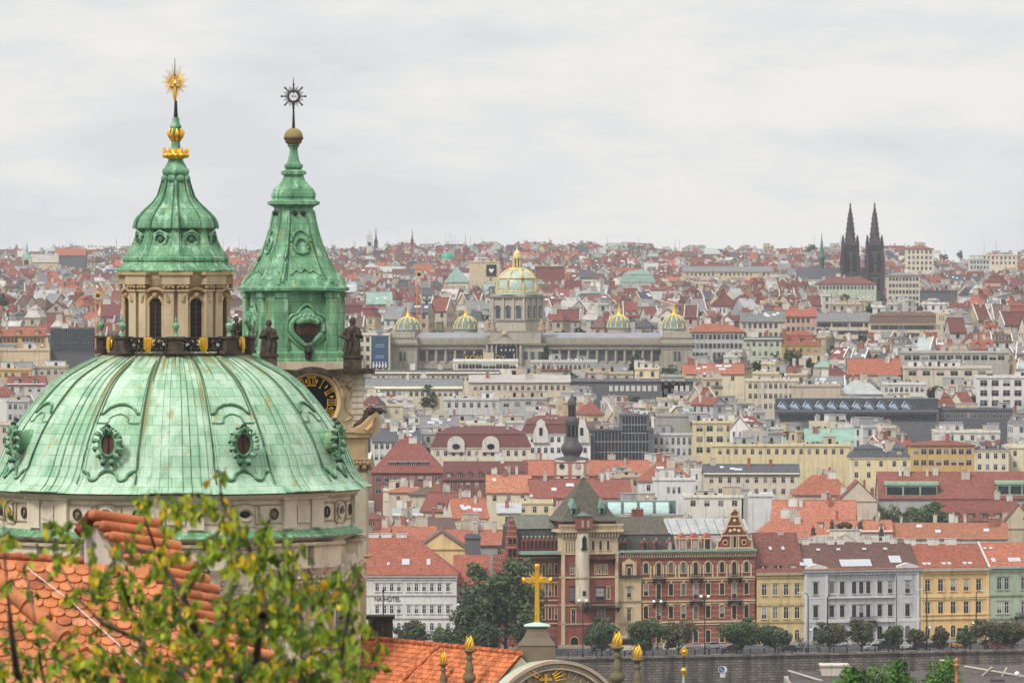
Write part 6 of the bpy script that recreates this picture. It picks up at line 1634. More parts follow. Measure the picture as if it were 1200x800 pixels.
def house_parts(w,d,h,rt,rh,wc,rc,r,cols=4,rows=3,chim=2,dorm=0,sky=0,clutter=0,wink='quad',winw=1.05,winh=1.6,frame=(.62,.6,.56),sidewin=True,dcol=None,vh=99,ann=False):
    """local frame: x centred, front wall at y=0, depth +y. returns list of (name, MB) and window spots"""
    P_=[]; W_=[]; hw=w/2
    rm='roofsheet' if rc in ('pale metal','green copper','light') else ('roofsheet' if (rt=='flat') else 'rooftile')
    c=ROOFS[rc] if isinstance(rc,str) else rc; j=r.uniform(.85,1.15); c=(c[0]*j,c[1]*j*r.uniform(.94,1.06),c[2]*j)
    wl=WALLS[wc] if isinstance(wc,str) else wc; j=r.uniform(.88,1.1); wl=(wl[0]*j,wl[1]*j,wl[2]*j*r.uniform(.92,1.05))
    b=MB(); b.box(-hw,hw,0,d,-3,h,'plaster',wl)
    if rt=='gable_y': b.ext([(-hw,h),(hw,h),(0,h+rh-.25)],'y',.02,d-.02,'plaster',wl)
    if rt=='gable_x': b.ext([(0,h),(d,h),(d/2,h+rh-.25)],'x',-hw+.02,hw-.02,'plaster',wl)
    if h>5: b.box(-hw-.25,hw+.25,-.25,0,h-.35,h-.05,'plaster',tuple(k*.82 for k in wl))
    rb=MB(); o=.45
    if rt=='gable_x':
        v=[(-o,h-.2),(d/2,h+rh),(d+o,h-.2),(d+o,h-.45),(d/2,h+rh-.25),(-o,h-.45)]
        rb.ext([v[0],v[1],v[4],v[5]],'x',-hw-o*.5,hw+o*.5,rm,c); rb.ext([v[1],v[2],v[3],v[4]],'x',-hw-o*.5,hw+o*.5,rm,tuple(k*.97 for k in c))
        if r.random()<.6: rb.tube([(-hw-.2,d/2,h+rh+.02),(hw+.2,d/2,h+rh+.02)],.14,4,rm,tuple(k*.8 for k in c))
    elif rt=='gable_y':
        v=[(-hw-o,h-.25),(0,h+rh),(hw+o,h-.25),(hw+o,h-.5),(0,h+rh-.25),(-hw-o,h-.5)]
        rb.ext([v[0],v[1],v[4],v[5]],'y',-o*.5,d+o*.5,rm,c); rb.ext([v[1],v[2],v[3],v[4]],'y',-o*.5,d+o*.5,rm,tuple(k*.97 for k in c))
    elif rt=='hip':
        roofslab(rb,-hw,hw,0,d,h-.05,h+rh,rm,c,min(hw*.95,d*.45),min(hw*.95,d*.45),o)
    elif rt=='halfhip':
        roofslab(rb,-hw,hw,0,d,h-.05,h+rh,rm,c,0.3,min(hw*.8,d*.45),o)
    elif rt=='pyramid':
        roofslab(rb,-hw,hw,0,d,h-.05,h+rh,rm,c,hw+o-.05,hw+o-.05,o)
    elif rt=='shed':
        rb.ext([(-o,h-.1),(-o,h+.1),(d+o,h+rh),(d+o,h+rh-.2)],'x',-hw-.3,hw+.3,rm,c); b.ext([(.05,h),(d-.05,h),(d-.05,h+rh-.2)],'x',-hw+.02,hw-.02,'plaster',wl)
    elif rt=='mansard':
        k=min(1.6,d*.2); mh=rh*.62
        v=[(-hw-.2,-.2,h),(hw+.2,-.2,h),(hw+.2,d+.2,h),(-hw-.2,d+.2,h),(-hw+k,k,h+mh),(hw-k,k,h+mh),(hw-k,d-k,h+mh),(-hw+k,d-k,h+mh)]
        rb.add(v,[(0,1,5,4),(1,2,6,5),(2,3,7,6),(3,0,4,7),(3,2,1,0)],rm,c); roofslab(rb,-hw+k,hw-k,k,d-k,h+mh,h+rh,rm,tuple(q_*.9 for q_ in c),min(hw-k,d*.3)*.9,min(hw-k,d*.3)*.9,.15)
    elif rt=='flat':
        rb.box(-hw+.25,hw-.25,.25,d-.25,h-.02,h+.12,'roofsheet',c); 
        for (a0,a1,y0,y1) in ((-hw-.06,hw+.06,-.08,.2),(-hw-.06,hw+.06,d-.2,d+.08),(-hw-.06,-hw+.2,.2,d-.2),(hw-.2,hw+.06,.2,d-.2)): rb.box(a0,a1,y0,y1,h-.02,h+.55,'plaster',tuple(min(.7,k*1.06) for k in wl))
    elif rt=='vault':
        n=10; rb.ext([(hw*1.02*cos(pi*i/n),h+rh*sin(pi*i/n)) for i in range(n+1)],'y',-.2,d+.2,'roofsheet',c)
    if ann:
        if h>5:
            zz=h-.9-winh-.55
            for j_ in range(min(rows,3)):
                if r.random()<.55: b.box(-hw-.08,hw+.08,-.10,0,zz-j_*3.3,zz-j_*3.3+.16,'plaster',tuple(k*r.choice([.75,1.12]) for k in wl))
        if rt in('gable_x','shed') and r.random()<.75:      # party walls above the roof
            pc=r.choice([(.60,.57,.52),(.52,.47,.4),(.64,.62,.58)])
            for sx_ in (-1,1):
                if r.random()<.7:
                    pf=[(-.35,h-.2),(d/2,h+rh),(d+.3,h-.2)] if rt=='gable_x' else [(-.35,h),(d+.3,h+rh)]
                    b.ext([(y_,z_-.4) for y_,z_ in pf][::-1]+[(y_,z_+.42) for y_,z_ in pf],'x',sx_*hw-.2,sx_*hw+.2,'plaster',pc) if rt=='shed' else [b.ext([(p0[0],p0[1]-.4),(p1[0],p1[1]-.4),(p1[0],p1[1]+.42),(p0[0],p0[1]+.42)],'x',sx_*hw-.2,sx_*hw+.2,'plaster',pc) for p0,p1 in zip(pf,pf[1:])]
        if r.random()<.55:      # lower annex against the front
            aw=r.uniform(.25,.6)*w; ax=r.uniform(-hw,hw-aw); ah=max(2,h-r.uniform(1.5,6)); ad=r.uniform(2,4.5); q_=MB(); ac=tuple(min(.7,k*r.uniform(.75,1.2)) for k in wl)
            q_.box(ax,ax+aw,-ad,-.11,-3,ah,'plaster',ac); rc2=r.choice(['orange','brick red','grey','slate grey','pale metal']); 
            q_.ext([(-ad-.3,ah-.1),(-ad-.3,ah+.12),(-.12,ah+ad*.32),(-.12,ah+ad*.32-.2)],'x',ax-.2,ax+aw+.2,'rooftile' if rc2 in('orange','brick red') else 'roofsheet',ROOFS[rc2])
            for i in range(int(aw/2.6)): q_.box(ax+.8+i*2.6,ax+1.7+i*2.6,-ad-.06,-ad,ah-2.6,ah-1.1,'winfar',(.06,.065,.075)); q_.box(ax+.7+i*2.6,ax+1.8+i*2.6,-ad-.09,-ad-.061,ah-2.75,ah-2.62,'plaster',(.5,.48,.44))
            P_.append(('annex',q_))
    P_.append(('wall',b)); P_.append(('roof',rb))
    def rz_at(y):   # roof height at depth y on the front slope
        if rt in ('gable_x','hip','halfhip'): return h+rh*min(1,max(0,y)/(d/2))
        if rt=='mansard': return h+rh*.62*min(1,y/1.6)
        if rt=='flat': return h+.1
        if rt=='shed': return h+rh*y/d
        return h+rh*.5
    for i in range(chim):
        q_=MB(); x=r.uniform(-hw*.85,hw*.85); y=d/2+r.uniform(-.15,.15)*d if rt!='flat' else r.uniform(.2,.9)*d
        z0=rz_at(min(y,d/2))-.8 if rt!='gable_y' else h+rh*(1-abs(x)/hw)-.8
        if rt in('hip','pyramid'): x*=.4
        ww=r.choice([.7,1.0,1.6,2.4]); hh=r.uniform(1.3,2.3)+.8; cc=r.choice([(.58,.55,.5),(.62,.6,.56),(.5,.44,.36),(.3,.12,.08),(.45,.4,.34)])
        q_.box(x-ww/2,x+ww/2,y-.35,y+.35,z0,z0+hh,'plaster',cc); q_.box(x-ww/2-.08,x+ww/2+.08,y-.43,y+.43,z0+hh,z0+hh+.12,'plaster',tuple(k*.75 for k in cc))
        for k in range(max(1,int(ww/.6))): xk=x-ww/2+(k+.5)*ww/max(1,int(ww/.6)); q_.box(xk-.13,xk+.13,y-.13,y+.13,z0+hh+.12,z0+hh+.5,'plaster',r.choice([(.35,.13,.08),(.5,.5,.5)]))
        P_.append(('chimney',q_))
    dc=dcol or wl
    for i in range(dorm):
        q_=MB(); x=-hw+(i+.5)*w/dorm; y=.5; z=rz_at(y); 
        if rt in('hip','pyramid'): x*=.72
        yb_=y+2.4; q_.box(x-.65,x+.65,y,yb_,z-.3,z+1.35,'plaster',dc)
        q_.box(x-.42,x+.42,y-.04,y,z+.05,z+1.1,'glass'); q_.box(x-.04,x+.04,y-.07,y-.04,z+.05,z+1.1,'paint',frame)
        if r.random()<.5: q_.ext([(x-.85,z+1.35),(x+.85,z+1.35),(x,z+2.0)],'y',y-.25,yb_+.6,rm,c)
        else: q_.ext([(y-.3,z+1.35),(y-.3,z+1.5),(yb_+1.4,z+2.2),(yb_+1.4,z+2.05)],'x',x-.85,x+.85,rm,tuple(k*.85 for k in c))
        P_.append(('dormer',q_))
    if sky and rt in('gable_x','hip','halfhip'):
        sl=atan2(rh,d/2)
        for i in range(sky):
            q_=MB(); x=r.uniform(-hw*.7,hw*.7); y=d*r.uniform(.15,.35); q_.M=Matrix.Translation((x,y,h+rh*y/(d/2)-.02))@Matrix.Rotation(sl,4,'X'); k=r.choice([.5,.7,1.1]); q_.box(-k,k,0,1.3,.02,.14,'paint',(.60,.62,.63)); q_.box(-k+.1,k-.1,.1,1.2,.142,.16,'paint',(.45,.5,.54)); q_.M=None; P_.append(('skylight',q_))
    if vh:   # aerials and small vents on pitched roofs
        q_=MB()
        for i in range(r.randint(1,3)):
            x=r.uniform(-hw*.7,hw*.7); z=h+rh*.9 if rt!='gable_y' else h+rh*.5
            if rt in('hip','pyramid'): x*=.3
            q_.tube([(x,d/2,z-.5),(x,d/2,z+r.uniform(1.2,2.6))],.05,3,'darkmetal',(.25,.25,.25)); q_.box(x-.5,x+.5,d/2-.03,d/2+.03,z+1.0,z+1.06,'darkmetal',(.25,.25,.25))
        P_.append(('aerial',q_))
    for i in range(clutter):
        q_=MB(); x=r.uniform(-hw*.85,hw*.85); y=r.uniform(.15,.85)*d; k=r.random(); z=h
        if k<.3:
            a_,b_,c_=r.uniform(1.2,3.5),r.uniform(1,2.5),r.uniform(1.4,2.8); cc=r.choice([(.55,.53,.5),(.35,.35,.35),(.62,.6,.57),(.5,.42,.3)]); q_.box(x-a_,x+a_,y-b_,y+b_,z,z+c_,'plaster',cc); q_.box(x-a_-.15,x+a_+.15,y-b_-.15,y+b_+.15,z+c_,z+c_+.15,'roofsheet',(.3,.3,.3)); q_.box(x-.5,x+.5,y-b_-.04,y-b_,z+.1,z+c_*.8,'glass')
        elif k<.65:
            a_=r.uniform(.5,1.3); q_.box(x-a_,x+a_,y-.6,y+.6,z+.1,z+r.uniform(.8,1.3),'darkmetal',r.choice([(.5,.5,.5),(.3,.31,.33),(.6,.6,.58),(.12,.12,.13)])); q_.ball((x+.2,y-.6,z+.7),.3,'rubber',n=6)
        elif k<.85:
            hh=r.uniform(1.5,3.5); q_.tube([(x,y,z),(x,y,z+hh)],.07,4,'darkmetal',(.35,.35,.35)); q_.box(x-.6,x+.6,y-.03,y+.03,z+hh*.8,z+hh*.8+.06,'darkmetal',(.35,.35,.35)); 
            if r.random()<.6: q_.ball((x+.1,y-.15,z+hh*.6),.42,'white',n=8,sy=.3)
        else:
            q_.box(x-2.5,x+2.5,y-.04,y+.04,z+.9,z+.98,'darkmetal',(.4,.4,.4)); 
            for g in range(6): q_.box(x-2.5+g,x-2.5+g+.06,y-.03,y+.03,z,z+.95,'darkmetal',(.4,.4,.4))
        P_.append(('rooftop_unit',q_))
    # windows
    fh=3.3; 
    def wrow(n,width): return [(-width/2+(i+.5)*width/n) for i in range(n)]
    for j_ in range(rows):
        z=h-.9-winh-j_*fh
        if z<0: break
        for x in wrow(cols,w*.94): W_.append((x,0,z,0))
        if sidewin:
            ns=max(1,int(d/3.4))
            for y in wrow(ns,d*.9): W_.append((hw,d/2+y,z,pi/2)); W_.append((-hw,d/2-y,z,-pi/2))
    if rt=='gable_y' and rh>3: W_.append((0,0,h+.2,0))
    return P_,W_
def quadwins(b,W_,winw,winh,gc=(.06,.068,.078),sur=None):
    rq=random.Random(len(b.v)); base_=gc; sur=sur or rq.choice([None,(.62,.60,.55),(.40,.36,.30),(.5,.47,.41)])
    for (x,y,z,a) in W_:
        f_=rq.choice([.5,.7,.9,1,1.2,2.2]); gc=tuple(g*f_ for g in base_)
        if rq.random()<.06: continue
        M=Matrix.Translation((x,y,z))@Matrix.Rotation(a,4,'Z'); hw=winw/2
        if sur: b.add([M@Vector(v) for v in ((-hw-.15,-.03,-.15),(hw+.15,-.03,-.15),(hw+.15,-.03,winh+.2),(-hw-.15,-.03,winh+.2))],[(0,1,2,3)],'plaster',sur)
        b.add([M@Vector(v) for v in ((-hw,-.06,0),(hw,-.06,0),(hw,-.06,winh),(-hw,-.06,winh))],[(0,1,2,3)],'winfar',gc)
def place(name,label,cat,loc,rz,parts,wins,winw,winh,frame,sur,group=None,small=False,kind='rect'):
    t=thing(name,label,cat,loc,rz,group)
    for nm,b in parts:
        if small and nm=='wall': quadwins(b,wins,winw,winh)
        b.build(nm,t)
    if not small:
        k=win(winw,winh,kind,frame=frame,sur=sur,hood=False)
        for (x,y,z,a) in wins: inst('window',k,t,(x,y,z),a)
    return t
PROT=[]     # (x0,x1,ytop,ybot,D)
ANCH=[('the onion tower',668,510),('the museum dome',606,330),('the twin black spires',1012,300),('the clock',370,465),('the gilded cross',629,690),('the pyramid roofed brick tower',692,585),('the scrolled gable',861,620),('the white hotel',490,700),('the grey palace',1010,690),('the museum left wing',500,410),('the museum right wing',760,410),('the dark sign on the museum',575,413)]
HC=[0]
def H(name,label,cat,x0,x1,ye,yr,rt,wc,rc,yb,h=14,d=13,rz=0,cols=None,rows=2,anchor=None,D=None,**k):
    """hand placed building: photo columns x0..x1, eave row ye, ridge row yr, lowest visible row yb"""
    HC[0]+=1; r=random.Random(100+HC[0]); xm=(x0+x1)/2; D_=D or D_for(xm,ye,h); q=D_/FPX; w=(x1-x0)*q
    if rz: w=max(3,(w-abs(sin(rz))*d*.9)/cos(rz))
    zb_=ground(xx(xm,D_),D_); hh=zy(ye,D_)-zb_
    Dr=D_+(d/2 if rt in('gable_x','hip','halfhip','pyramid','mansard') else (d if rt=='shed' else 0)); rh=max(.4,zy(yr,Dr)-zy(ye,D_)) if rt!='flat' else 0
    kw=dict(chim=(k.pop('chim',2 if rt!='flat' else 0)+2 if (x1-x0)>30 and rt!='flat' else k.pop('chim',0)),dorm=k.pop('dorm',0),sky=k.pop('sky',0),clutter=int(k.pop('clutter',4 if rt=='flat' else 0)*1.8),winw=k.pop('winw',1.1),winh=k.pop('winh',1.7),sidewin=k.pop('sidewin',False),dcol=k.pop('dcol',None))
    cols=int(w/3.2) if cols is None else cols; cols=max(0,cols)
    parts,wins=house_parts(w,d,hh,rt,rh,wc,rc,r,cols=max(1,cols),rows=rows if cols else 0,frame=k.get('frame',(.6,.58,.54)),**kw)
    t=place(name,label,cat,(xx(xm,D_)-sin(0)*d,D_,zb_),rz,parts,wins if cols else [],kw['winw'],kw['winh'],k.get('frame',(.55,.52,.48)),k.get('sur',None),group=None,small=D_>2250)
    PROT.append((x0,x1,min(yr,ye),yb,D_,d))
    if anchor: ANCH.append((anchor,xm,(min(yr,ye)+yb)/2))
    return t,D_,q,w,hh
# ------------------------------------------------------------------ hand placed old-town buildings
g15=radians(14)
H('dormered_hall','brick red hall with hipped red roof and a row of four wide dormers','hall',436,520,554,511,'hip','brick red','brick red',572,h=13,cols=8,rows=2,chim=2,dorm=0,dcol=(.42,.33,.3),d=20,winw=1.5,anchor='the four-dormer red hall')
H('long_red_wing','long dark red wing with flat-topped dormers, right of the four-dormer hall','wing',520,618,561,540,'gable_x','brick red','dark red',574,h=12,cols=9,rows=1,dorm=8,chim=1,dcol=(.3,.2,.18),anchor='the long dark red wing')
H('pink_roofed_wing','long plain salmon roof passing behind the onion tower','wing',613,760,556,539,'gable_x','pink','orange',557,h=12.5,cols=0,chim=2,D=D_for(690,554,12.5)+6)
H('orange_gabled_house','bright orange roofed house below the long dark red wing','house',570,622,576,556,'gable_x','cream','bright orange',582,h=12,cols=3,rows=1,sky=1,chim=2,anchor='the bright orange roof')
H('brick_roof_block','wide brick red roof with chimneys just under the onion tower','house',620,742,582,561,'gable_x','pink','brick red',590,h=11,cols=7,rows=1,chim=4,sky=2,rz=radians(4))
H('white_penthouse','flat white penthouse strip with four windows below the onion tower','penthouse',660,712,583,583,'flat','white','pale metal',594,h=9.5,cols=6,rows=1,clutter=4,d=7)
H('small_orange_box','small beige house with flat orange roof left of the onion tower rooftops','house',456,496,577,569,'hip','beige','bright orange',594,h=11,cols=2,rows=1,chim=2)
H('brown_hipped_house','house with brown-orange hipped roof over a dark red lower slope','house',480,537,580,568,'hip','beige','brown',588,h=12,cols=0,chim=2)
H('red_slope_house','beige gabled house with steep dark red roof below the four-dormer hall','house',484,545,598,577,'gable_x','beige','brick red',604,h=10,cols=2,rows=1,rz=radians(-20),dorm=1)
H('skylit_orange_house','orange roofed house with three white skylights in its slope','house',527,577,606,583,'gable_x','cream','orange',612,h=10,cols=2,rows=1,sky=5,rz=radians(10))
H('grey_roofed_yellow_house','small yellow house with pale metal roof and one dark square window','house',583,610,601,589,'shed','pale yellow','pale metal',622,h=10,cols=1,rows=1,d=11,chim=1,winw=2.2,winh=1.9)
H('plain_yellow_block','plain pale yellow block with few windows above the stepped gable','block',605,648,589,587,'flat','pale yellow','grey',617,h=12,cols=3,rows=1,clutter=2)
H('pale_roof_shed','low building with light grey-green metal roof','shed',460,496,603,594,'gable_x','light grey','pale metal',612,h=9,cols=3,rows=1)
H('dark_brown_house','wide house with dark brown roof and two skylights','house',463,538,621,606,'gable_x','cream','brown',626,h=8,cols=4,rows=1,sky=4,rz=radians(8),chim=3)
H('left_orange_house','small orange roofed house close to the church wall','house',438,474,628,615,'gable_x','white','orange',634,h=8,cols=2,rows=1,chim=2,rz=radians(-12))
H('middle_orange_house','orange roofed house above the hotel roof','house',460,516,632,616,'gable_x','beige','orange',640,h=8,cols=0,chim=2,rz=radians(6))
H('dark_glass_tower_box','small dark glazed lift box rising behind the yellow gable','lift tower',541,563,612,611,'flat','dark grey','slate grey',636,h=13,cols=2,rows=1,clutter=1,d=5)
H('rear_orange_roof','wide orange roof right behind the yellow gabled house','house',520,602,637,620,'gable_x','grey','orange',658,h=8,cols=3,rows=1,chim=3,rz=radians(3),D=1385)
H('yellow_gabled_house','yellow gabled house with a single arched window high in its gable','house',489,545,642,622,'gable_y',(.64,.48,.25),'brown',664,h=8,cols=0,d=16,chim=-2,D=1368,anchor='the yellow gabled house')
t=inst('arched_window',win(1.7,2.6,'arch',frame=(.6,.6,.58),sur=None),bpy.data.objects['yellow_gabled_house'],(2.2,-.02,4.6))
H('slate_lift_block','narrow grey slate clad block with white side, right of the yellow gable','block',545,563,629,628,'flat','dark grey','grey',655,h=9,cols=0,clutter=0,d=5,D=1366)
# right part of the near old town
H('red_hipped_house','house with orange-red hipped roof right of the onion tower','house',748,812,564,541,'hip','white','orange',568,h=12,cols=3,rows=1,chim=2,sky=1,anchor='the red hipped house')
H('white_block_three_windows','plain white block with three small windows below the red hipped roof','block',765,815,561.5,561,'flat','white','grey',583,h=13,cols=0,clutter=3,d=8)
for i in range(3): inst('window',win(.75,1.8,'rect',frame=(.3,.3,.3),sur=None),bpy.data.objects['white_block_three_windows'],(-1.6+i*1.5,-.02,9.0))
H('long_white_block','long white block with scattered windows behind the scrolled gable','block',802,871,582,581,'flat','white','light',609,h=10,cols=4,rows=1,clutter=4,winw=1.5)
H('blank_white_block','blank white walled block right of the grey ventilation shaft','block',877,906,580.5,580,'flat','white','light',610,h=10.5,cols=0,clutter=1)
H('ventilation_shaft','tall narrow blue-grey metal ventilation shaft between white blocks','shaft',869,878,572.5,572,'flat','grey','grey',612,h=12,cols=0,clutter=0,d=2.5)
H('grey_roofed_office','cream office strip with weathered dark grey roof and nine windows','office',825,937,555,544,'gable_x','cream','slate grey',580,h=12,cols=10,rows=2,chim=1,sky=3,anchor='the grey-roofed cream office')
H('long_yellow_block','long plain yellow block with grouped narrow windows','block',834,996,522,521,'flat','pale yellow','grey',546,h=14,cols=16,rows=1,clutter=7,anchor='the long yellow block')
H('yellow_office','yellow four storey office with paired dark windows','office',812,875,495,494,'flat','pale yellow','light',528,h=17,cols=5,rows=3,clutter=5,winw=2.0,winh=1.8,d=20,anchor='the yellow office')
H('glazed_office','modern dark glazed office with white mullions','office',691,766,504,503,'flat','dark grey','grey',538,h=15,cols=0,clutter=4,anchor='the glazed office')
gl=bpy.data.objects['glazed_office']
def glasswall(root,x0,x1,z0,z1,n,m=3,y=-.12,fc=(.3,.33,.34)):
    b=MB(); b.box(x0,x1,y,y+.05,z0,z1,'darkglass'); 
    for i in range(n+1): xk=lerp(x0,x1,i/n); b.box(xk-.05,xk+.05,y-.08,y,z0,z1,'paint',fc)
    for i in range(m+1): zk=lerp(z0,z1,i/m); b.box(x0,x1,y-.13,y-.085,zk-.10,zk+.10,'paint',fc)
    b.build('glass_wall',root)
glasswall(gl,-8.4,8.4,5,14.6,16)
H('glass_penthouse','dark glass penthouse on top of the glazed office','penthouse',726,761,487,486,'flat','dark grey','grey',505,h=19.5,cols=0,clutter=1,d=9)
glasswall(bpy.data.objects['glass_penthouse'],-3.8,3.8,14,19.2,8,2)
H('windowless_grey_block','large windowless mauve-grey block beside the glass penthouse','block',769,832,487,486.5,'flat','grey','grey',510,h=18,cols=0,clutter=2)
H('blue_glass_strip','blue-grey glazed strip above a white wall of narrow windows','office',764,813,509,508.5,'flat','light grey','grey',538,h=13,cols=7,rows=2,clutter=2,winw=.9,winh=2.2)
H('hipped_orange_house','house with wide orange hipped roof left of the broken beige gable','house',930,1000,580,556,'hip','beige','orange',588,h=9,cols=0,chim=3,anchor='the wide orange hipped roof')
H('beige_gable_house','ruined looking beige gable with faded plaster above the big green tree','house',983,1028,586,563,'gable_y','beige','brick red',606,h=9,cols=0,chim=1,d=14)
H('long_red_roof','very long brick red roof with green copper glazed dormer strips','barracks',1030,1215,583,552,'gable_x','grey','brick red',587,h=9,cols=0,chim=5,d=16,anchor='the very long red roof')
t=bpy.data.objects['long_red_roof']
def strip_dormer(x0,x1,yt,yb,label=None):
    Dd=t.location.y+1.6; q=Dd/FPX; b=MB(); X0=xx(x0,Dd)-t.location.x; X1=xx(x1,Dd)-t.location.x; Z0=zy(yb,Dd)-t.location.z; Z1=zy(yt,Dd)-t.location.z
    b.box(X0,X1,.5,7,Z0,Z1,'roofsheet',(.27,.40,.31)); b.box(X0-.4,X1+.4,.2,7.5,Z1,Z1+.9,'roofsheet',(.30,.47,.34))
    n=3
    for i in range(n): a_=lerp(X0,X1,i/n)+.25; c_=lerp(X0,X1,(i+1)/n)-.25; b.box(a_,c_,.42,.5,Z0+.4,Z1-.5,'darkglass')
    b.build('copper_dormer_strip',t)
strip_dormer(1038,1098,568,581); strip_dormer(1168,1212,567,580)
H('stair_block','beige stair block with gridded window standing on the long red roof','block',1098,1166,570,569.5,'flat','beige','green copper',584,h=11.5,cols=8,rows=1,clutter=3,d=7,winw=1.6)
H('eyelid_dormer_roof','deep red roof with a row of small eyelid dormers at the right','house',1098,1193,609,586,'gable_x','cream','brick red',614,h=7,cols=0,dorm=6,chim=0,dcol=(.3,.25,.2),anchor='the eyelid dormer roof')
H('beige_gable_end','tall beige gable end with a flat round glass pavilion below it at the right edge','house',1172,1215,618,590,'gable_y','beige','brick red',632,h=6,cols=0,chim=1)
H('orange_terrace_roof','wide bright orange roof below the big green tree','house',1045,1182,630,612,'gable_x','white','bright orange',640,h=5.5,cols=0,chim=5,rz=radians(-3),sky=3,anchor='the wide bright orange roof')
H('orange_saddle_roof','large bright orange roof below the grey-roofed office','house',903,1004,610,586,'gable_x','white','bright orange',616,h=8,cols=0,chim=3,rz=radians(-4),anchor='the large bright orange roof')
H('orange_low_roof','broad bright orange roof stretching left of the baroque attic','house',884,975,630,606,'hip','white','bright orange',640,h=6,cols=0,chim=2)
H('rear_low_orange_roof','orange roof with small dormers just behind the baroque attic','house',968,1046,622,609,'gable_x','white','bright orange',634,h=7.5,cols=3,rows=1,chim=2,dorm=3)
H('arcade_glass_roof','row of white arched glass roof bays with green frames','glasshouse',708,790,604,603,'flat','grey','green copper',610,h=9,cols=0,clutter=0,d=9)
t=bpy.data.objects['arcade_glass_roof']
for i in range(4):
    b=MB(); w_=3.9; x0=-8.6+i*w_*1.1
    for k in range(6):
        a0,a1=pi/2*k/6,pi/2*(k+1)/6
        b.quad((x0,.2+5*(1-cos(a0)),hh0:=(9+3.4*sin(a0)),) if False else (x0,.2+5*(1-cos(a0)),9+3.4*sin(a0)),(x0+w_,.2+5*(1-cos(a0)),9+3.4*sin(a0)),(x0+w_,.2+5*(1-cos(a1)),9+3.4*sin(a1)),(x0,.2+5*(1-cos(a1)),9+3.4*sin(a1)),'glasspanel')
        for xe in (x0,x0+w_): b.tube([(xe,.15+5*(1-cos(a0)),9+3.45*sin(a0)),(xe,.15+5*(1-cos(a1)),9+3.45*sin(a1))],.22,5,'roofsheet',(.07,.12,.10))
    b.box(x0,x0+w_,-.05,.1,7.2,9,'glass'); b.build('glass_vault',t)
b=MB(); b.box(-9,10,5.2,8.5,9,12.7,'roofsheet',(.12,.19,.17)); b.build('rear_spine',t)
# upper right
H('yellow_mansard_left','cream house with black mansard and white skylights','house',995,1041,536,520,'mansard','pale yellow','slate grey',552,h=14,cols=3,rows=2,sky=0,chim=1)
H('yellow_mansard_mid','narrow cream house with black mansard, left of the red-topped orange building','house',1041,1067,536,519,'mansard','pale yellow','slate grey',552,h=14.2,cols=2,rows=2,chim=1,dorm=1)
H('red_topped_orange_block','orange building with magenta-red roof and dark glazed loggia','block',1067,1142,522,516,'hip','ochre','brick red',552,h=16,cols=8,rows=2,chim=2,winw=1.6,anchor='the red-topped orange building')
H('cream_corner_houses','cream house with dark attic dormers right of the red-topped orange building','house',1142,1182,527,522,'mansard','cream','slate grey',553,h=15,cols=4,rows=2,dorm=2)
H('cream_edge_block','plain cream block at the right edge beside the attic dormers','block',1182,1222,524,523,'flat','cream','light',552,h=15,cols=3,rows=2,clutter=1)
H('white_rooftop_flats','white flats with three small windows and tall white chimney blocks','flats',1095,1172,506,505,'flat','white','light',521,h=15,cols=6,rows=1,clutter=6,anchor='the white rooftop flats')
H('pale_copper_hall','hall with pale green copper and glass roof','hall',944,1002,522,502,'gable_x','cream','green copper',523,h=13,cols=0,chim=1,anchor='the pale copper hall')
H('zigzag_glass_building','long dark building with a zigzag band of glass gables','department store',910,1100,482,481.5,'flat','dark grey','slate grey',496,h=16,cols=0,clutter=8,d=16,D=D_for(1005,482,16),anchor='the zigzag glass building')
t=bpy.data.objects['zigzag_glass_building']; q=t.location.y/FPX; hh=zy(482,t.location.y)-t.location.z
b=MB(); b.box(-95*q,95*q,3,12,hh,hh+15*q,'roofsheet',(.055,.065,.075)); b.build('attic_storey',t)
for i in range(11):
    b=MB(); x0=(-94+i*14.5)*q; x1=x0+13*q; xm=(x0+x1)/2
    b.add([(x0,2.6,hh+2*q),(x1,2.6,hh+2*q),(x1,2.0,hh+6*q),(xm+1.5*q,2.6,hh+12*q),(xm-2*q,2.6,hh+12*q),(x0,2.0,hh+6*q)],[(0,1,2,3,4,5)],'paint',(.36,.45,.55))
    b.tube([(x0,2.4,hh+3*q),(xm,2.3,hh+12.5*q),(x1,2.4,hh+3*q)],.25,4,'darkmetal',(.04,.05,.06)); b.build('glass_gable',t)
glasswall(t,-92*q,92*q,hh-10*q,hh-3*q,50,1,fc=(.05,.06,.07))
H('dark_terrace_block','dark flat building with planted roof edge at the right of the zigzag glass','block',1098,1187,480,479.5,'flat','dark grey','slate grey',500,h=16,cols=11,rows=1,clutter=5)
H('beige_flats','beige flats with small square windows left above the zigzag glass','flats',893,931,446,445.5,'flat','cream','light',480,h=18,cols=6,rows=3,clutter=2)
H('beige_long_wall','long beige windowless wall with railing above the zigzag glass','block',928,985,452,451.5,'flat','beige','light',467,h=17,cols=0,clutter=4)
H('grey_pitched_block','white house with broad grey hipped roof above the zigzag glass','house',983,1034,462,445,'hip','light grey','pale metal',468,h=14,cols=3,rows=1,chim=2)
H('white_attic_house','white house with row of windows right of the grey hipped roof','house',1034,1085,450,449,'flat','white','grey',466,h=16,cols=8,rows=2,clutter=3)
H('coral_roof_house','broad coral red roof above the white attic house','house',994,1056,438,420,'gable_x','cream','orange',442,h=14,cols=0,chim=3)
H('modern_grey_block','modern grey flat block with recessed window bands','block',1055,1182,413,412.5,'flat','grey','slate grey',430,h=17,cols=12,rows=1,clutter=4,winw=2.4)
H('white_base_block','cream block with wide windows under the modern grey block','block',1058,1162,431,430.5,'flat','cream','light',447,h=16,cols=6,rows=1,clutter=4,winw=2.6)
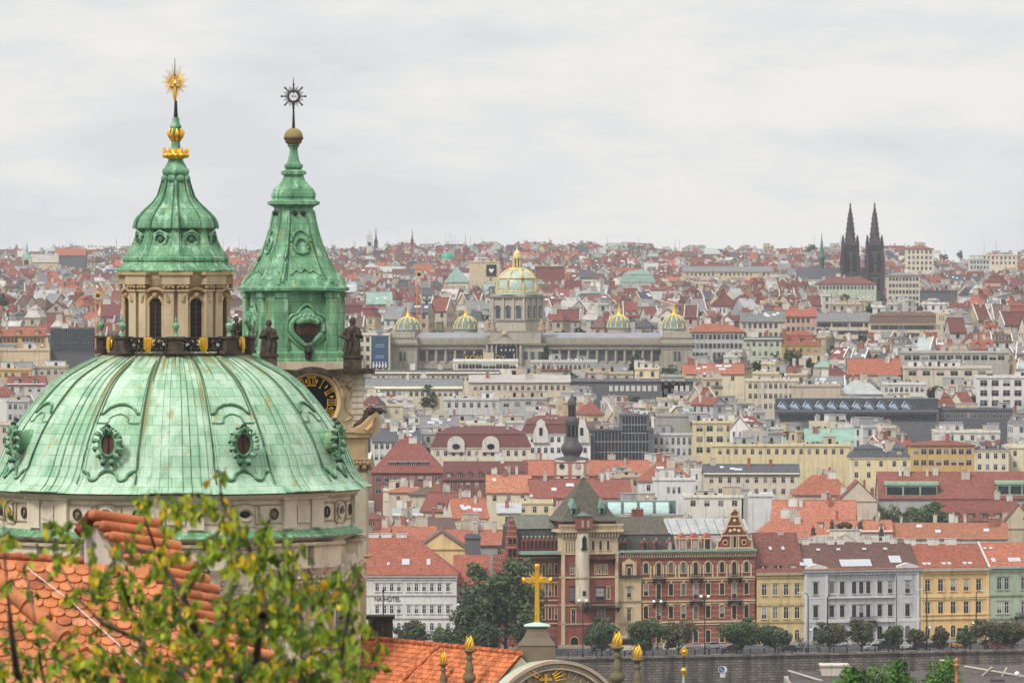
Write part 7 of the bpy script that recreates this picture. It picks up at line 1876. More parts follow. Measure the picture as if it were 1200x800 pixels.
H('modern_white_flats','modern white flats with balconies at the right edge','flats',1144,1215,442,441,'flat','white','light',474,h=19,cols=5,rows=4,clutter=3,winw=2.4,winh=2.0,anchor='the modern white flats')
H('magenta_gable_roof','steep magenta-red roof left of the modern white flats','house',1122,1154,478,459,'gable_x','cream','brick red',482,h=12,cols=0,rz=radians(35),d=10)
# centre band under the museum
H('long_grey_roof','very long plain grey metal roof below the museum left wing','hall',428,542,455,443.5,'gable_x','cream','grey',462,h=13,cols=16,rows=1,chim=0,d=22)
H('museum_forecourt_hall','long dark-roofed hall just below the museum left wing','hall',436,585,437,433,'gable_x','cream','slate grey',441,h=14,cols=24,rows=1,chim=1)
H('tan_flat_hall','long tan flat-roofed hall with gridded windows below the museum','hall',550,668,448,439,'shed','beige','light',465,h=15,cols=16,rows=1,chim=3,d=14)
H('white_strip_block','white block with a row of six dark windows under the dark sign','block',531,607,423,422.5,'flat','white','green copper',433,h=17,cols=9,rows=1,clutter=0,winw=2.2)
H('teal_roof_block','long pale teal roofed block right of the dark sign','block',622,700,424,421,'flat','light grey','pale metal',434,h=16,cols=14,rows=1,clutter=6)
H('red_striped_roof','low red roofed strip under the teal roofed block','block',600,668,434,431.5,'shed','cream','brick red',439,h=14,cols=0,chim=3,d=7)
H('black_ribbon_building','long black building with small white ribbon windows','office',668,820,447,443,'shed','dark grey','slate grey',462,h=14,cols=0,chim=0,d=18,anchor='the black ribbon building')
t=bpy.data.objects['black_ribbon_building']; q=t.location.y/FPX
for i in range(12): 
    b=MB(); x=(-30+i*6.5+(18 if i>8 else 0))*q
    for k in range(3): b.box(x+k*1.4*q,x+k*1.4*q+.28,-.1,0,10.6,12.4,'white')
    b.build('ribbon_window',t)
H('grey_centre_tower','square grey block with three windows in the middle of the black building','block',775,803,441,440.5,'flat','grey','slate grey',468,h=16,cols=3,rows=2,clutter=1)
H('cream_hip_office','cream office with small square windows and thin roof at the right','office',874,936,446,444,'flat','cream','green copper',462,h=16,cols=9,rows=2,clutter=2)
H('sloped_villa','orange roof with three large white skylights below the museum hedge','house',800,872,437,426,'gable_x','cream','orange',441,h=14,cols=3,rows=1,sky=6,chim=2)
H('long_red_hall_left','long dark red two-tier roof with two round arched gables','hall',505,622,524,499,'mansard','cream','dark red',540,h=13,cols=12,rows=1,chim=1,sky=0,d=18,anchor='the two-tier dark red roof')
t=bpy.data.objects['long_red_hall_left']; 
for x_ in (-7.5,3):
    b=MB(); n=10; b.ext([(x_-2.6,11.5),(x_+2.6,11.5)]+[(x_+2.6*cos(pi*i/n),14+2.3*sin(pi*i/n)) for i in range(n+1)],'y',-.6,1.2,'plaster',(.56,.53,.47)); b.ext([(x_+1.2*cos(2*pi*i/n),13.2+.9*sin(2*pi*i/n)) for i in range(n)],'y',-.7,-.6,'glass'); b.build('arched_gable',t)
H('red_hall_right','dark red hipped roof behind white baroque gables, left of the onion tower','hall',610,692,508,490,'mansard','white','dark red',536,h=15,cols=10,rows=2,chim=2,d=18)
t=bpy.data.objects['red_hall_right']
for x_ in (-4.5,8):
    b=MB(); b.ext([(x_-2.4,12),(x_+2.4,12),(x_+2.2,15.5),(x_+1.4,17.2),(x_+1.2,18.4),(x_,19.3),(x_-1.2,18.4),(x_-1.4,17.2),(x_-2.2,15.5)],'y',-.7,.4,'plaster',(.60,.58,.53)); b.box(x_-.5,x_+.5,-.8,-.7,14.2,16.6,'glass'); b.build('baroque_gable',t)
H('slate_roof_row','row of slate grey roofs with white dormers beside the church tower','house',436,492,516,502,'gable_x','white','slate grey',530,h=14,cols=8,rows=2,sky=5,chim=4)
H('white_dormer_row','pale houses with many vents behind the slate roofs','house',492,536,501,487,'gable_x','light grey','grey',506,h=14,cols=5,rows=1,sky=6,chim=5)
H('cream_tower_block','cream block with square chimney tower right of the church','block',444,472,475,474.5,'flat','cream','light',498,h=16,cols=2,rows=1,clutter=2)
H('grey_flat_row','long light grey flat-roofed office under the grey roof','office',520,585,468,467.5,'flat','light grey','light',484,h=15,cols=7,rows=1,clutter=6)
H('blue_grey_office','blue-grey flat office beside the light grey one','office',585,640,467,466.5,'flat','grey','slate grey',482,h=15.2,cols=4,rows=1,clutter=5,winw=1.8)
H('dark_red_peak','small steep dark red roof just left above the onion tower base','house',618,668,493,484,'hip','white','dark red',496,h=14,cols=0,chim=2)
# ---- left of the dome
H('yellow_palace_left','long yellow palace with salmon-pink roof at the far left','palace',-12,54,393,383,'gable_x','ochre','orange',404,h=16,cols=14,rows=2,dorm=3,chim=2,D=2330,anchor='the yellow palace')
H('plum_roof_palace','long palace with plum brown roof, behind the dark glass block','palace',54,116,392,383.5,'gable_x','cream','dark red',402,h=16,cols=14,rows=1,chim=2,D=2325)
H('beige_blank_block','long beige blank block with an orange scaffold at its right','block',-12,58,410,409,'flat','sandy','light',430,h=17,cols=0,clutter=5,D=2280)
H('dark_glass_block','dark ribbed glass block next to the tower crane','block',58,114,401,400.5,'flat','dark grey','slate grey',430,h=18,cols=0,clutter=2,D=2286)
glasswall(bpy.data.objects['dark_glass_block'],-8.2,8.2,9,17.6,24,1,fc=(.16,.18,.2))
H('ochre_flat_house','small ochre house with balcony left of the dome','house',-6,36,433,430,'flat','ochre','grey',450,h=16,cols=5,rows=2,clutter=3)
H('beige_rooftop_house','beige house with flat cluttered roof left of the dome','house',44,78,430,429,'flat','beige','light',444,h=15,cols=4,rows=1,clutter=4)
H('pink_roofed_house','house with pink roof and dark dormers left of the dome','house',8,52,450,441,'gable_x','light grey','brick red',458,h=15,cols=4,rows=1,dorm=2)
H('white_edge_house','white house with deep red hipped roof at the left edge','house',-22,16,464,449,'hip','white','brick red',485,h=15,cols=0,chim=1)
H('cream_wall_house','plain cream wall low at the left edge beside the dome','block',-25,12,497,496,'flat','cream','grey',560,h=16,cols=3,rows=4,clutter=1)
H('grey_wall_house','pale grey flats between trees and dome at the left edge','flats',8,34,470,469,'flat','light grey','grey',512,h=16,cols=4,rows=4,clutter=2)

# ---- onion tower
D_=1835; q=D_/FPX; p=P(668,556,D_); zb_=ground(p.x,D_)
t=thing('onion_tower','slim white church tower with black stacked onion dome and red bands','church tower',(p.x,D_,zb_),radians(-8))
def ozy(y): return zy(y,D_)-zb_
b=MB(); hw=17.5*q; b.box(-hw,hw,0,hw*2,0,ozy(539),'plaster',(.60,.56,.48)); 
for y_ in (541,556.5): b.box(-hw-.2,hw+.2,-.2,hw*2+.2,ozy(y_+1.2),ozy(y_),'plaster',(.34,.12,.09))
for s_ in (-1,1): b.box(s_*hw-.35,s_*hw+.35,-.12,.5,0,ozy(541),'plaster',(.40,.14,.10))
b.box(-.5,.5,-.12,.5,0,ozy(541),'plaster',(.40,.14,.10)); tw2=b.build('tower_body',t)
for s_ in (-1,1):
    b=MB(); b.M=Matrix.Translation((s_*hw*.55,-.14,ozy(546)))@Matrix.Rotation(pi/2,4,'X'); b.lathe([(.65,0),(.65,.1)],16,mat='glass'); b.lathe([(.8,-.02),(.8,.05)],16,mat='plaster',col=(.34,.12,.09)); b.M=None; b.build('round_window',t)
    b=MB(); b.box(s_*hw*.55-.5,s_*hw*.55+.5,-.16,0,ozy(560),ozy(557.8),'glass'); b.build('window',t)
b=MB(); O=[(20,539),(20,537.5),(14,536),(9,535),(11,532),(13,528),(13,524.5),(11,520.5),(8.5,518),(7.4,516),(7.4,513),(7,512.5)]
b.lathe([(r_*q,ozy(y)) for r_,y in O],24,0,hw,mat='darkmetal',col=(.055,.05,.05))
for k in range(8): a=2*pi*k/8; b.tube([(6.4*q*sin(a),hw-6.4*q*cos(a),ozy(513)),(6.4*q*sin(a),hw-6.4*q*cos(a),ozy(498))],.28,5,'darkmetal',(.05,.045,.045))
b.lathe([(5*q,ozy(513)),(5*q,ozy(498))],12,0,hw,mat='clockface')
b.lathe([(r_*q,ozy(y)) for r_,y in [(7.8,499),(8.2,497),(8.6,494),(7.6,491),(5.6,489),(4.8,488)]],20,0,hw,mat='darkmetal',col=(.055,.05,.05))
for k in range(6): a=2*pi*k/6; b.tube([(4.1*q*sin(a),hw-4.1*q*cos(a),ozy(489)),(4.1*q*sin(a),hw-4.1*q*cos(a),ozy(474))],.22,5,'darkmetal',(.05,.045,.045))
b.lathe([(3*q,ozy(489)),(3*q,ozy(474))],10,0,hw,mat='clockface')
b.lathe([(r_*q,ozy(y)) for r_,y in [(5.2,475),(5.3,472),(4.3,469),(2.5,467),(2,465),(1.2,463),(.4,461)]],16,0,hw,mat='darkmetal',col=(.055,.05,.05)); b.build('onion_spire',t)
PROT.append((645,692,461,568,D_,8))

# baroque attic with statues on the roof of the house behind the grey palace
D_=1374; q=D_/FPX; t=thing('baroque_attic','white baroque roof attic with small pediment and dark statues above the grey palace','attic',(xx(990,D_),D_,0),0)
b=MB(); az=lambda y:zy(y,D_)
b.box(-18*q,18*q,0,1,4,az(619.5),'plaster',(.60,.57,.50)); b.box(-19*q,19*q,-.2,1.2,az(621),az(619.5),'plaster',(.55,.52,.45)); b.ext([(-16*q,az(635)),(16*q,az(635)),(0,az(624.5))],'y',-.5,0,'plaster',(.42,.37,.3)); b.ext([(-12*q,az(634.5)),(12*q,az(634.5)),(0,az(627.5))],'y',-.55,-.5,'plaster',(.60,.57,.50))
b.box(-37*q,-18*q,0,1,4,az(627),'plaster',(.58,.55,.48)); b.box(18*q,40*q,0,1,4,az(628),'plaster',(.58,.55,.48))
b.build('attic_wall',t)
for x_,yb_,h_ in ((-37,627,12),(-15,619.5,12),(18,619.5,11),(43,628,12)):
    b=MB(); z0=az(yb_); b.lathe([(.55,z0),(.6,z0+.4),(.35,z0+.7),(.5,z0+1.2),(.3,z0+1.6),(.15,z0+h_*q*.8),(.05,z0+h_*q)],8,x_*q,.4,mat='sootstone'); b.build('statue',t)
b=MB()
for k in range(7): b.ball(((-6+2*k)*q,.4,az(616-(1.8 if 1<k<5 else 0))),.62,'sootstone',n=8)
b.build('sculpture_group',t)
PROT.append((955,1035,606,637,D_,2))
# big green tree and others in town
tree(1082,588,622,92,D_for(1070,640,1.5),'big dark green tree between the long red roof and bright orange roof',301,leaf_n=4200,leafs=.75,trunkf=.15,name='town_tree')
tree(1040,589,618,40,D_for(1040,640,1.5)+2,'smaller dark tree touching the big green tree in town',302,leaf_n=1500,leafs=.7,trunkf=.15,name='town_tree')
tree(1100,596,624,44,D_for(1070,640,1.5)-3,'rounded right part of the town trees under the eyelid dormers',303,leaf_n=1700,leafs=.7,trunkf=.15,name='town_tree')
PROT.append((1022,1118,590,620,1500,3))

t=bpy.data.objects['dormered_hall']; q=t.location.y/FPX; hx=lambda x:xx(x,t.location.y)-t.location.x
for i in range(4):      # the hall's four big flat-topped dormers
    b=MB(); zd=zy(551,t.location.y)-t.location.z; xc=hx(460+i*12.2)
    b.box(xc-1.15,xc+1.15,1.6,6.5,zd-.5,zd+2.3,'plaster',(.36,.27,.24)); b.box(xc-1.4,xc+1.4,1.2,7.5,zd+2.3,zd+2.6,'roofsheet',(.26,.27,.26))
    for s_ in (-.55,.55): b.box(xc+s_-.42,xc+s_+.42,1.54,1.6,zd+.3,zd+2.0,'darkglass'); b.box(xc+s_-.04,xc+s_+.04,1.5,1.54,zd+.3,zd+2.0,'white')
    b.build('dormer',t)
# ------------------------------------------------------------------ national museum style palace
D_=2300.0; q=D_/FPX; zb_=ground(xx(606,D_),D_); t=thing('domed_museum','long sandstone museum with gilded glass main dome and four striped corner domes','museum',(xx(606,D_),D_,zb_))
mz=lambda y: zy(y,D_)-zb_
mx=lambda x:(x-606)*q
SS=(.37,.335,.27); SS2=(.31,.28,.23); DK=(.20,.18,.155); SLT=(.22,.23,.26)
def wing(x0,x1,nm):
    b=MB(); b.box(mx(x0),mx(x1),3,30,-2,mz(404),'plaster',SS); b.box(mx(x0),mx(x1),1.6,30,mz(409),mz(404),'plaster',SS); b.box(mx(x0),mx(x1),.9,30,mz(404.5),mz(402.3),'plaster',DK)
    b.box(mx(x0),mx(x1),2.5,29,mz(402.3),mz(395.5),'plaster',SS); b.ext([(3,mz(395.5)),(29,mz(395.5)),(24,mz(390.5)),(7,mz(390.5))],'x',mx(x0),mx(x1),'roofsheet',SLT)
    b.box(mx(x0),mx(x1),2.2,3,mz(432),mz(425),'plaster',SS2); b.box(mx(x0),mx(x1),2.1,3,mz(411),mz(409.2),'plaster',SS2)
    wl=b.build(nm,t)
    n=int(round((x1-x0)/11.2))
    for i in range(n):
        xc=lerp(x0,x1,(i+.5)/n); b=MB(); b.box(mx(xc)-.95,mx(xc)+.95,2.9,3.02,mz(422.5),mz(411.5),'winfar',(.06,.07,.08)); b.build('tall_window',wl)
        b=MB(); b.tube([(mx(xc-5.6),2.2,mz(425)),(mx(xc-5.6),2.2,mz(411))],.38,8,'plaster',SS); b.build('column',wl)
        b=MB(); b.box(mx(xc)-1.5,mx(xc)+1.5,2.4,2.5,mz(400.8),mz(396.8),'plaster',SS2); b.build('attic_panel',wl)
wing(489,578,'left_wing'); wing(634,722,'right_wing'); wing(722,775,'right_outer_wing')
def pavil(x0,x1):
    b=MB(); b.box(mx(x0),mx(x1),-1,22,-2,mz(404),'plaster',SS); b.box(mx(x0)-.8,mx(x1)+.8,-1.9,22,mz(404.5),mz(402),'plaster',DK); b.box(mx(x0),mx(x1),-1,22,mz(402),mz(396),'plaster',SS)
    b.box(mx(x0)-.3,mx(x1)+.3,-1.3,22,mz(396),mz(395),'plaster',SS2)
    b.box(mx(x0+3),mx(x1-3),0,18,mz(395),mz(388.5),'plaster',SS)
    for i in range(7): b.box(mx(x0+.5)+i*(x1-x0-2)/6*q,mx(x0+.5)+i*(x1-x0-2)/6*q+.4,-1.2,-.9,-1,mz(405),'plaster',SS2)
    b.box(mx(x0)-.2,mx(x1)+.2,-1.25,-1,mz(409),mz(407.5),'plaster',SS2)
    p_=b.build('corner_pavilion',t); b=MB(); xc=(x0+x1)/2; b.box(mx(xc)-1.2,mx(xc)+1.2,-1.1,-.98,mz(423),mz(411.5),'winfar',(.06,.07,.08)); b.build('tall_window',p_); 
pavil(455,489); pavil(775,812)
def smalldome(xc,yb,yt,r,y=9):
    b=MB(); n=8; R_=r*q; prof_=[(R_*1.03,mz(yb)+0),(R_*1.03,mz(yb)+.3),(R_,mz(yb)+.3)]+[(R_*cos(pi/2*k/n)**.9 if k<n else .25,mz(yb)+.3+(mz(yt)-mz(yb)-.3)*sin(pi/2*k/n)) for k in range(1,n+1)]
    b.lathe(prof_,32,mx(xc),y,mat='roofsheet',col=(.15,.20,.20))
    b.lathe([(R_*.95,mz(yb)-1.6),(R_*.95,mz(yb))],16,mx(xc),y,mat='plaster',col=SS)
    d=b.build('striped_dome',t); b=MB()
    for k in range(12):
        a=2*pi*k/12+.26; b.tube([(mx(xc)+(rr+.06)*sin(a),y-(rr+.06)*cos(a),z) for rr,z in prof_[2:]],.30,5,'plaster',(.62,.50,.17))
    b.build('gilded_ribs',d)
    b=MB(); b.lathe([(1.2,mz(yt)-.3),(.8,mz(yt)+.4),(.4,mz(yt)+1.6),(.25,mz(yt)+3),(.06,mz(yt)+4.6)],10,mx(xc),y,mat='gold'); b.build('gilt_tip',d)
smalldome(477.5,387.5,372,15.5); smalldome(545.5,387,371,14.5,22); smalldome(726.5,385.5,370,14,22); smalldome(790.5,386,369,14.5)
# centre block, portico and main dome
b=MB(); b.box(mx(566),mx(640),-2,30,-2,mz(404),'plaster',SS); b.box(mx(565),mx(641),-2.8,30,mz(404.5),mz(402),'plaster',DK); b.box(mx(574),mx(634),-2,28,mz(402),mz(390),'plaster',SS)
b.ext([(mx(570),mz(403)),(mx(612),mz(403)),(mx(591),mz(393))],'y',-4,2,'plaster',SS2); b.ext([(mx(574),mz(402.6)),(mx(608),mz(402.6)),(mx(591),mz(395))],'y',-4.1,-4,'plaster',(.42,.38,.31)); b.ball((mx(591),-3.5,mz(391)),1.1,'plaster',(.45,.37,.24),n=8)
b.box(mx(574),mx(634),0,26,mz(390),mz(388),'plaster',DK)
for i in range(8): b.tube([(mx(571+i*5.6),-3.4,-1),(mx(571+i*5.6),-3.4,mz(404))],.5,8,'plaster',SS)
for x_ in (616,624,633): b.box(mx(x_)-.7,mx(x_)+.7,-2.08,-2,mz(421),mz(412),'winfar',(.06,.07,.08))
b.build('central_block',t)
MR=Matrix.Translation((mx(606),16,0))@Matrix.Rotation(radians(-28),4,'Z')
b=MB(); b.M=MR; hs=30*q/ (cos(radians(28))+sin(radians(28)))
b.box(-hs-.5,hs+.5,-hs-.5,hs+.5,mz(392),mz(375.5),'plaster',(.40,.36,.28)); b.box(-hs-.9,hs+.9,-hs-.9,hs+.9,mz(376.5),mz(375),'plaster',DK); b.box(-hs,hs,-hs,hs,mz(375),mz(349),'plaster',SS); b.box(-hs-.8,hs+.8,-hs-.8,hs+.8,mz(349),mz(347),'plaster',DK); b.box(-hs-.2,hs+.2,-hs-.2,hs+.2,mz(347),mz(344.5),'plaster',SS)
for k in range(4):
    b.M=MR@Matrix.Rotation(pi/2*k,4,'Z')
    for i in range(4): b.box(-hs+.3+i*(2*hs-.9)/3,-hs+.3+i*(2*hs-.9)/3+.7,-hs-.55,-hs,mz(375),mz(349),'plaster',(.40,.36,.29))
b.M=None; dr_=b.build('dome_drum',t)
for k in (0,1):
    for i in range(3):
        b=MB(); b.M=MR@Matrix.Rotation(pi/2*k,4,'Z')@Matrix.Translation(((i-1)*hs*.62,-hs-.05,mz(373)))
        wd=.95; H_=mz(358.5)-mz(373); b.ext([(-wd,0),(wd,0)]+[(wd*cos(pi*j/8),H_-wd+wd*sin(pi*j/8)) for j in range(9)],'y',-.06,.1,'winfar',(.05,.06,.08)); b.tube([((wd+.25)*cos(pi*j/8),-.15,H_-wd+(wd+.25)*sin(pi*j/8)) for j in range(9)],.2,4,'plaster',SS2); b.M=None; b.build('arched_window',dr_)
b=MB(); DP=[(25.5,345.5),(25.5,343),(24.2,342),(24.3,338),(23.5,332),(21,326),(17.5,321),(13,317.8),(8,316)]
def dpt(i,a,o=0): 
    r_,y=DP[i]; r_=r_*q+o; return (mx(606)+r_*sin(a),16-r_*cos(a),mz(y))
b.lathe([(r_*q,mz(y)) for r_,y in DP],40,mx(606),16,mat='paleglass')
md=b.build('glass_dome',t); b=MB()
for k in range(8): a=2*pi*k/8+radians(17); b.tube([dpt(i,a,.1) for i in range(2,9)],.6,6,'palegold')
for i in (2,5): b.tube([dpt(i,2*pi*k/32,.12) for k in range(33)],.45,6,'palegold')
for i in (8,): b.tube([dpt(i,2*pi*k/32,.05) for k in range(33)],.8,6,'palegold')
for k in range(36): a=2*pi*k/36; p_=dpt(1,a,0); b.tube([p_,(p_[0],p_[1],p_[2]+1.6)],.18,4,'palegold')
b.build('gilded_ribs',md)
b=MB(); 
for k in range(8): a=2*pi*k/8; b.tube([(mx(606)+4.6*q*sin(a),16-4.6*q*cos(a),mz(316)),(mx(606)+4.6*q*sin(a),16-4.6*q*cos(a),mz(302))],.4,6,'palegold')
b.lathe([(3*q,mz(316)),(3*q,mz(302))],10,mx(606),16,mat='roofsheet',col=(.10,.14,.10)); b.lathe([(r_*q,mz(y)) for r_,y in [(5.8,303),(5.8,301),(4.8,299),(4.5,296.5),(2.5,294),(1,292.5),(.5,288)]],14,mx(606),16,mat='palegold'); b.lathe([(7*q,mz(317)),(6*q,mz(315))],14,mx(606),16,mat='plaster',col=DK); b.build('dome_lantern',md)
for x_,y_ in ((571,389),(577,388),(635,388),(642,387)):
    b=MB(); b.lathe([(1.4,mz(y_)),(1.6,mz(y_)+.8),(.9,mz(y_)+1.6),(1.1,mz(y_)+2.4),(.5,mz(y_)+3.2),(.6,mz(y_)+3.9),(.1,mz(y_)+4.5)],8,mx(x_),2,mat='plaster',col=(.33,.25,.19)); b.tube([(mx(x_)-1.3,2,mz(y_)+2.8),(mx(x_)+1.5,1.6,mz(y_)+3.4)],.3,4,'plaster',(.33,.25,.19)); b.build('roof_sculpture',t)
PROT.append((455,812,345,432,D_,30)); PROT.append((578,632,288,346,D_,30))
# banner building and dark sign
H('cream_banner_building','cream office with small windows left of the blue banner','office',412,457,392,391.5,'flat','cream','slate grey',432,h=20,cols=6,rows=4,clutter=4,D=2290)
D_=2272; q=D_/FPX; p=P(445.2,432,D_); t=thing('blue_banner','tall dark blue banner with white figure drawings, left of the museum','banner',p); b=MB(); b.box(-10.2*q,10.2*q,-.15,.15,0,38.5*q,'bluesign'); b.box(-3*q,3*q,-.1,.6,38.5*q,45*q,'darkmetal',(.2,.22,.25)); b.build('banner_cloth',t)
b=MB(); r=random.Random(4)
for z_ in (27.5,25,14.5,12.5):
    for i in range(5): b.box((-5+i*2.1)*q,(-5+i*2.1+1.5)*q,-.2,-.15,z_*q,(z_+1.1)*q,'roofsheet',(.30,.38,.45))
for i in range(5):
    x_=(-7.5+i*3.6)*q; b.tube([(x_,-.2,1*q),(x_+.4*q,-.2,3.5*q),(x_-.4*q,-.2,6*q)],[.2,.35,.25],5,'white'); b.ball((x_,-.2,7.2*q),.30,'white',n=6); b.tube([(x_-1*q,-.2,2*q),(x_+1.6*q,-.2,4.4*q+i%2*q)],.15,4,'white')
b.build('banner_print',t); PROT.append((434,456,387,432,D_,1))
D_=2268; q=D_/FPX; p=P(575,424,D_); t=thing('rooftop_sign','long dark rooftop sign with big gold letters before the museum portico','sign',p)
b=MB(); b.box(-32*q,7*q,-.1,.2,0,9.5*q,'blacksign'); b.box(7.1*q,30*q,-.1,.2,-1*q,19*q,'blacksign'); b.build('sign_board',t)
text('KOMM',t,(-31*q,-.22,1.6*q),9.2*q,'gold','gold_letters',sx=1.02); text('DY',t,(4.6*q,-.22,1.6*q),9.2*q,'gold','gold_letters',sx=1.0)
b=MB(); b.box(-8.5*q,3.6*q,-1.5,-.4,-1*q,11*q,'plaster',(.55,.48,.33)); b.build('rooftop_hut',t)
b=MB()
for s_ in (12,17,22,26): b.box(s_*q,(s_+1.3)*q,-.2,-.1,13*q,15*q,'white')
b.box(27*q,28*q,-.2,-.1,2*q,10*q,'paint',(.5,.55,.5)); b.build('sign_print',t); PROT.append((543,606,404,423,D_,1))

# ------------------------------------------------------------------ twin black spired church
D_=3600.0; q=D_/FPX; zb_=ground(xx(1012,D_),D_); t=thing('twin_spired_church','dark gothic church with twin black spires high on the skyline at the right','church',(xx(1012,D_),D_,zb_))
lz=lambda y: zy(y,D_)-zb_; lx=lambda x:(x-1012)*q; BK=(.050,.045,.050); BK2=(.075,.066,.068)
def spire_tower(xc,yb,yy):
    b=MB(); hw=9.4*q; b.box(lx(xc)-hw,lx(xc)+hw,yy,yy+2*hw,lz(yb)-15,lz(322),'plaster',BK2); b.box(lx(xc)-hw*.94,lx(xc)+hw*.94,yy+.4,yy+2*hw-.4,lz(322),lz(288),'plaster',BK2)
    for s_ in (-1,1):
        for d_ in (0,2*hw): 
            b.box(lx(xc)+s_*hw-.9,lx(xc)+s_*hw+.9,yy+d_-.9,yy+d_+.9,lz(yb)-15,lz(300),'plaster',BK); b.box(lx(xc)+s_*hw*.92-.7,lx(xc)+s_*hw*.92+.7,yy+d_-.7,yy+d_+.7,lz(300),lz(286),'plaster',BK); b.tube([(lx(xc)+s_*hw*.9,yy+d_,lz(286)),(lx(xc)+s_*hw*.9,yy+d_,lz(275))],[1.0,.1],5,'plaster',BK)
    for y_ in (322,306,291): b.box(lx(xc)-hw-.4,lx(xc)+hw+.4,yy-.4,yy+2*hw+.4,lz(y_+.8),lz(y_),'plaster',BK)
    for s_ in (-.42,.42):
        b.ext([(lx(xc)+s_*hw-.9,lz(318)),(lx(xc)+s_*hw+.9,lz(318)),(lx(xc)+s_*hw+.9,lz(299)),(lx(xc)+s_*hw,lz(295)),(lx(xc)+s_*hw-.9,lz(299))],'y',yy-.1,yy+.3,'darkiron')
        b.box(lx(xc)+s_*hw-.7,lx(xc)+s_*hw+.7,yy-.15,yy,lz(340),lz(327),'darkiron')
    b.ext([(lx(xc)-hw*.9,lz(288)),(lx(xc)+hw*.9,lz(288)),(lx(xc),lz(275))],'y',yy-.3,yy+.6,'plaster',BK2)
    b.build('tower_shaft',t)
    b=MB(); n=10; pr=[(6.6,288),(6.0,280),(4.6,268),(3.2,256),(1.6,246),(.7,241),(1.2,240.3),(1.2,239.3),(.3,238.2),(.15,235.5)]
    b.lathe([(r_*q,lz(y)) for r_,y in pr],8,lx(xc),yy+hw,mat='plaster',col=BK,smooth=False)
    for k in range(8):
        a=2*pi*k/8
        for (r_,y) in ((6,280),(5.3,274),(4.6,268),(3.9,262),(3.2,256),(2.4,251)): b.ball((lx(xc)+r_*q*sin(a),yy+hw-r_*q*cos(a),lz(y)),.42,'plaster',BK,n=5)
    b.build('spire',t)
spire_tower(998,335,10); spire_tower(1025.5,352,0)
b=MB(); b.box(lx(936),lx(1022),8,40,-2,lz(326),'plaster',BK2); b.ext([(8,lz(326)),(34,lz(326)),(21,lz(313.5))],'x',lx(936),lx(1018),'rooftile',(.075,.075,.085)); b.ext([(lx(1006),lz(330)),(lx(1018),lz(330)),(lx(1012),lz(312))],'y',3,9,'plaster',BK2); b.build('nave',t)
b=MB(); b.lathe([(r_*q,lz(y)) for r_,y in [(3.2,318),(3,304),(4,303),(3.6,300),(2.6,297),(2.2,292),(1.2,284),(.5,278),(.15,272)]],8,lx(965),20,mat='roofsheet',col=(.08,.17,.14)); b.build('ridge_turret',t)
PROT.append((985,1012,236,335,D_,40)); PROT.append((1012,1038,236,352,D_,40)); PROT.append((936,986,272,326,D_,40)); PROT.append((1010,1038,236,348,D_,40))
# named buildings farther out
H('red_roofed_school','cream house with wide plum red hipped roof in front of the twin spires','school',957,1027,333,323.5,'hip','pale green','dark red',345,h=15,cols=16,rows=1,chim=0,d=20,D=3350)
H('long_cream_palace_left','long cream palace with pale roof below the twin spires, left half','palace',955,1020,376,366,'gable_x','cream','grey',388,h=17,cols=26,rows=3,chim=2,d=16,D=2800)
H('long_cream_palace_right','long yellow-cream palace with dark cornice, right of its paler neighbour','palace',1018,1108,379,365,'mansard','pale yellow','brown',388,h=17,cols=30,rows=3,chim=3,d=16,D=2795)
H('dark_slab_depot','long dark slate block right of the twin spires','depot',1074,1130,341,340,'flat','dark grey','slate grey',352,h=16,cols=0,clutter=2,D=3400)
H('hilltop_apartment','tall cream apartment house on the hill right of the twin spires','apartment house',1040,1078,323,319,'hip','cream','grey',352,h=26,cols=9,rows=6,chim=3,D=3300)
H('hill_corner_house','cream hill house with red roof at the skyline right of the spires','apartment house',1062,1094,292,288,'hip','cream','brick red',320,h=22,cols=6,rows=4,chim=3,D=3900)
H('scarlet_corner_house','house with coral hipped roof right of the museum hedge','house',908,957,370,360,'gable_x','pink','orange',394,h=17,cols=8,rows=2,chim=2)
H('white_steep_house','white gabled house with grey roof and skylights right of the museum','house',868,920,376,364,'gable_x','cream','grey',392,h=17,cols=8,rows=2,sky=5,chim=2)
H('museum_neighbour','long light house with orange roof right of the last striped dome','house',808,872,389,379,'hip','light grey','orange',414,h=18,cols=12,rows=3,chim=2,D=2330)
H('pale_mint_house','pale mint house with small windows beside the museum hedge','house',872,916,397,394,'gable_x','pale green','slate grey',424,h=18,cols=6,rows=4,chim=3,D=2250)
H('orange_dormer_house','orange roofed house with rows of dark dormers right of the mint house','house',916,962,404,387,'mansard','ochre','orange',420,h=15,cols=5,rows=2,dorm=3)
H('maroon_warehouse','maroon block without windows right of the museum dome','warehouse',627,662,313,312,'flat','brick red','dark red',331,h=20,cols=0,clutter=1,D=3700)
H('cube_with_screen','sand coloured cube building with a black screen on its front','theatre',550,586,307,306.5,'flat','sandy','light',327,h=22,cols=0,clutter=2,D=3650)
D_=3648; q=D_/FPX; t=bpy.data.objects['cube_with_screen']; b=MB(); x0=xx(570,D_)-t.location.x; z0=zy(323,D_)-t.location.z; b.box(x0,x0+11.5*q,-.6,-.1,z0,z0+13*q,'blacksign'); b.add([(x0+5.7*q,-.7,z0+3*q),(x0+9*q,-.7,z0+7*q),(x0+7.5*q,-.7,z0+8.6*q),(x0+5.7*q,-.7,z0+7.4*q),(x0+4*q,-.7,z0+8.6*q),(x0+2.5*q,-.7,z0+7*q)],[(0,1,2,3,4,5)],'white'); b.build('screen',t)
H('green_glass_pyramid','pale green copper pyramid roof left of the cube building','hall',521,549,331,312,'pyramid','cream','green copper',336,h=15,cols=0,chim=0,D=3500,d=18)
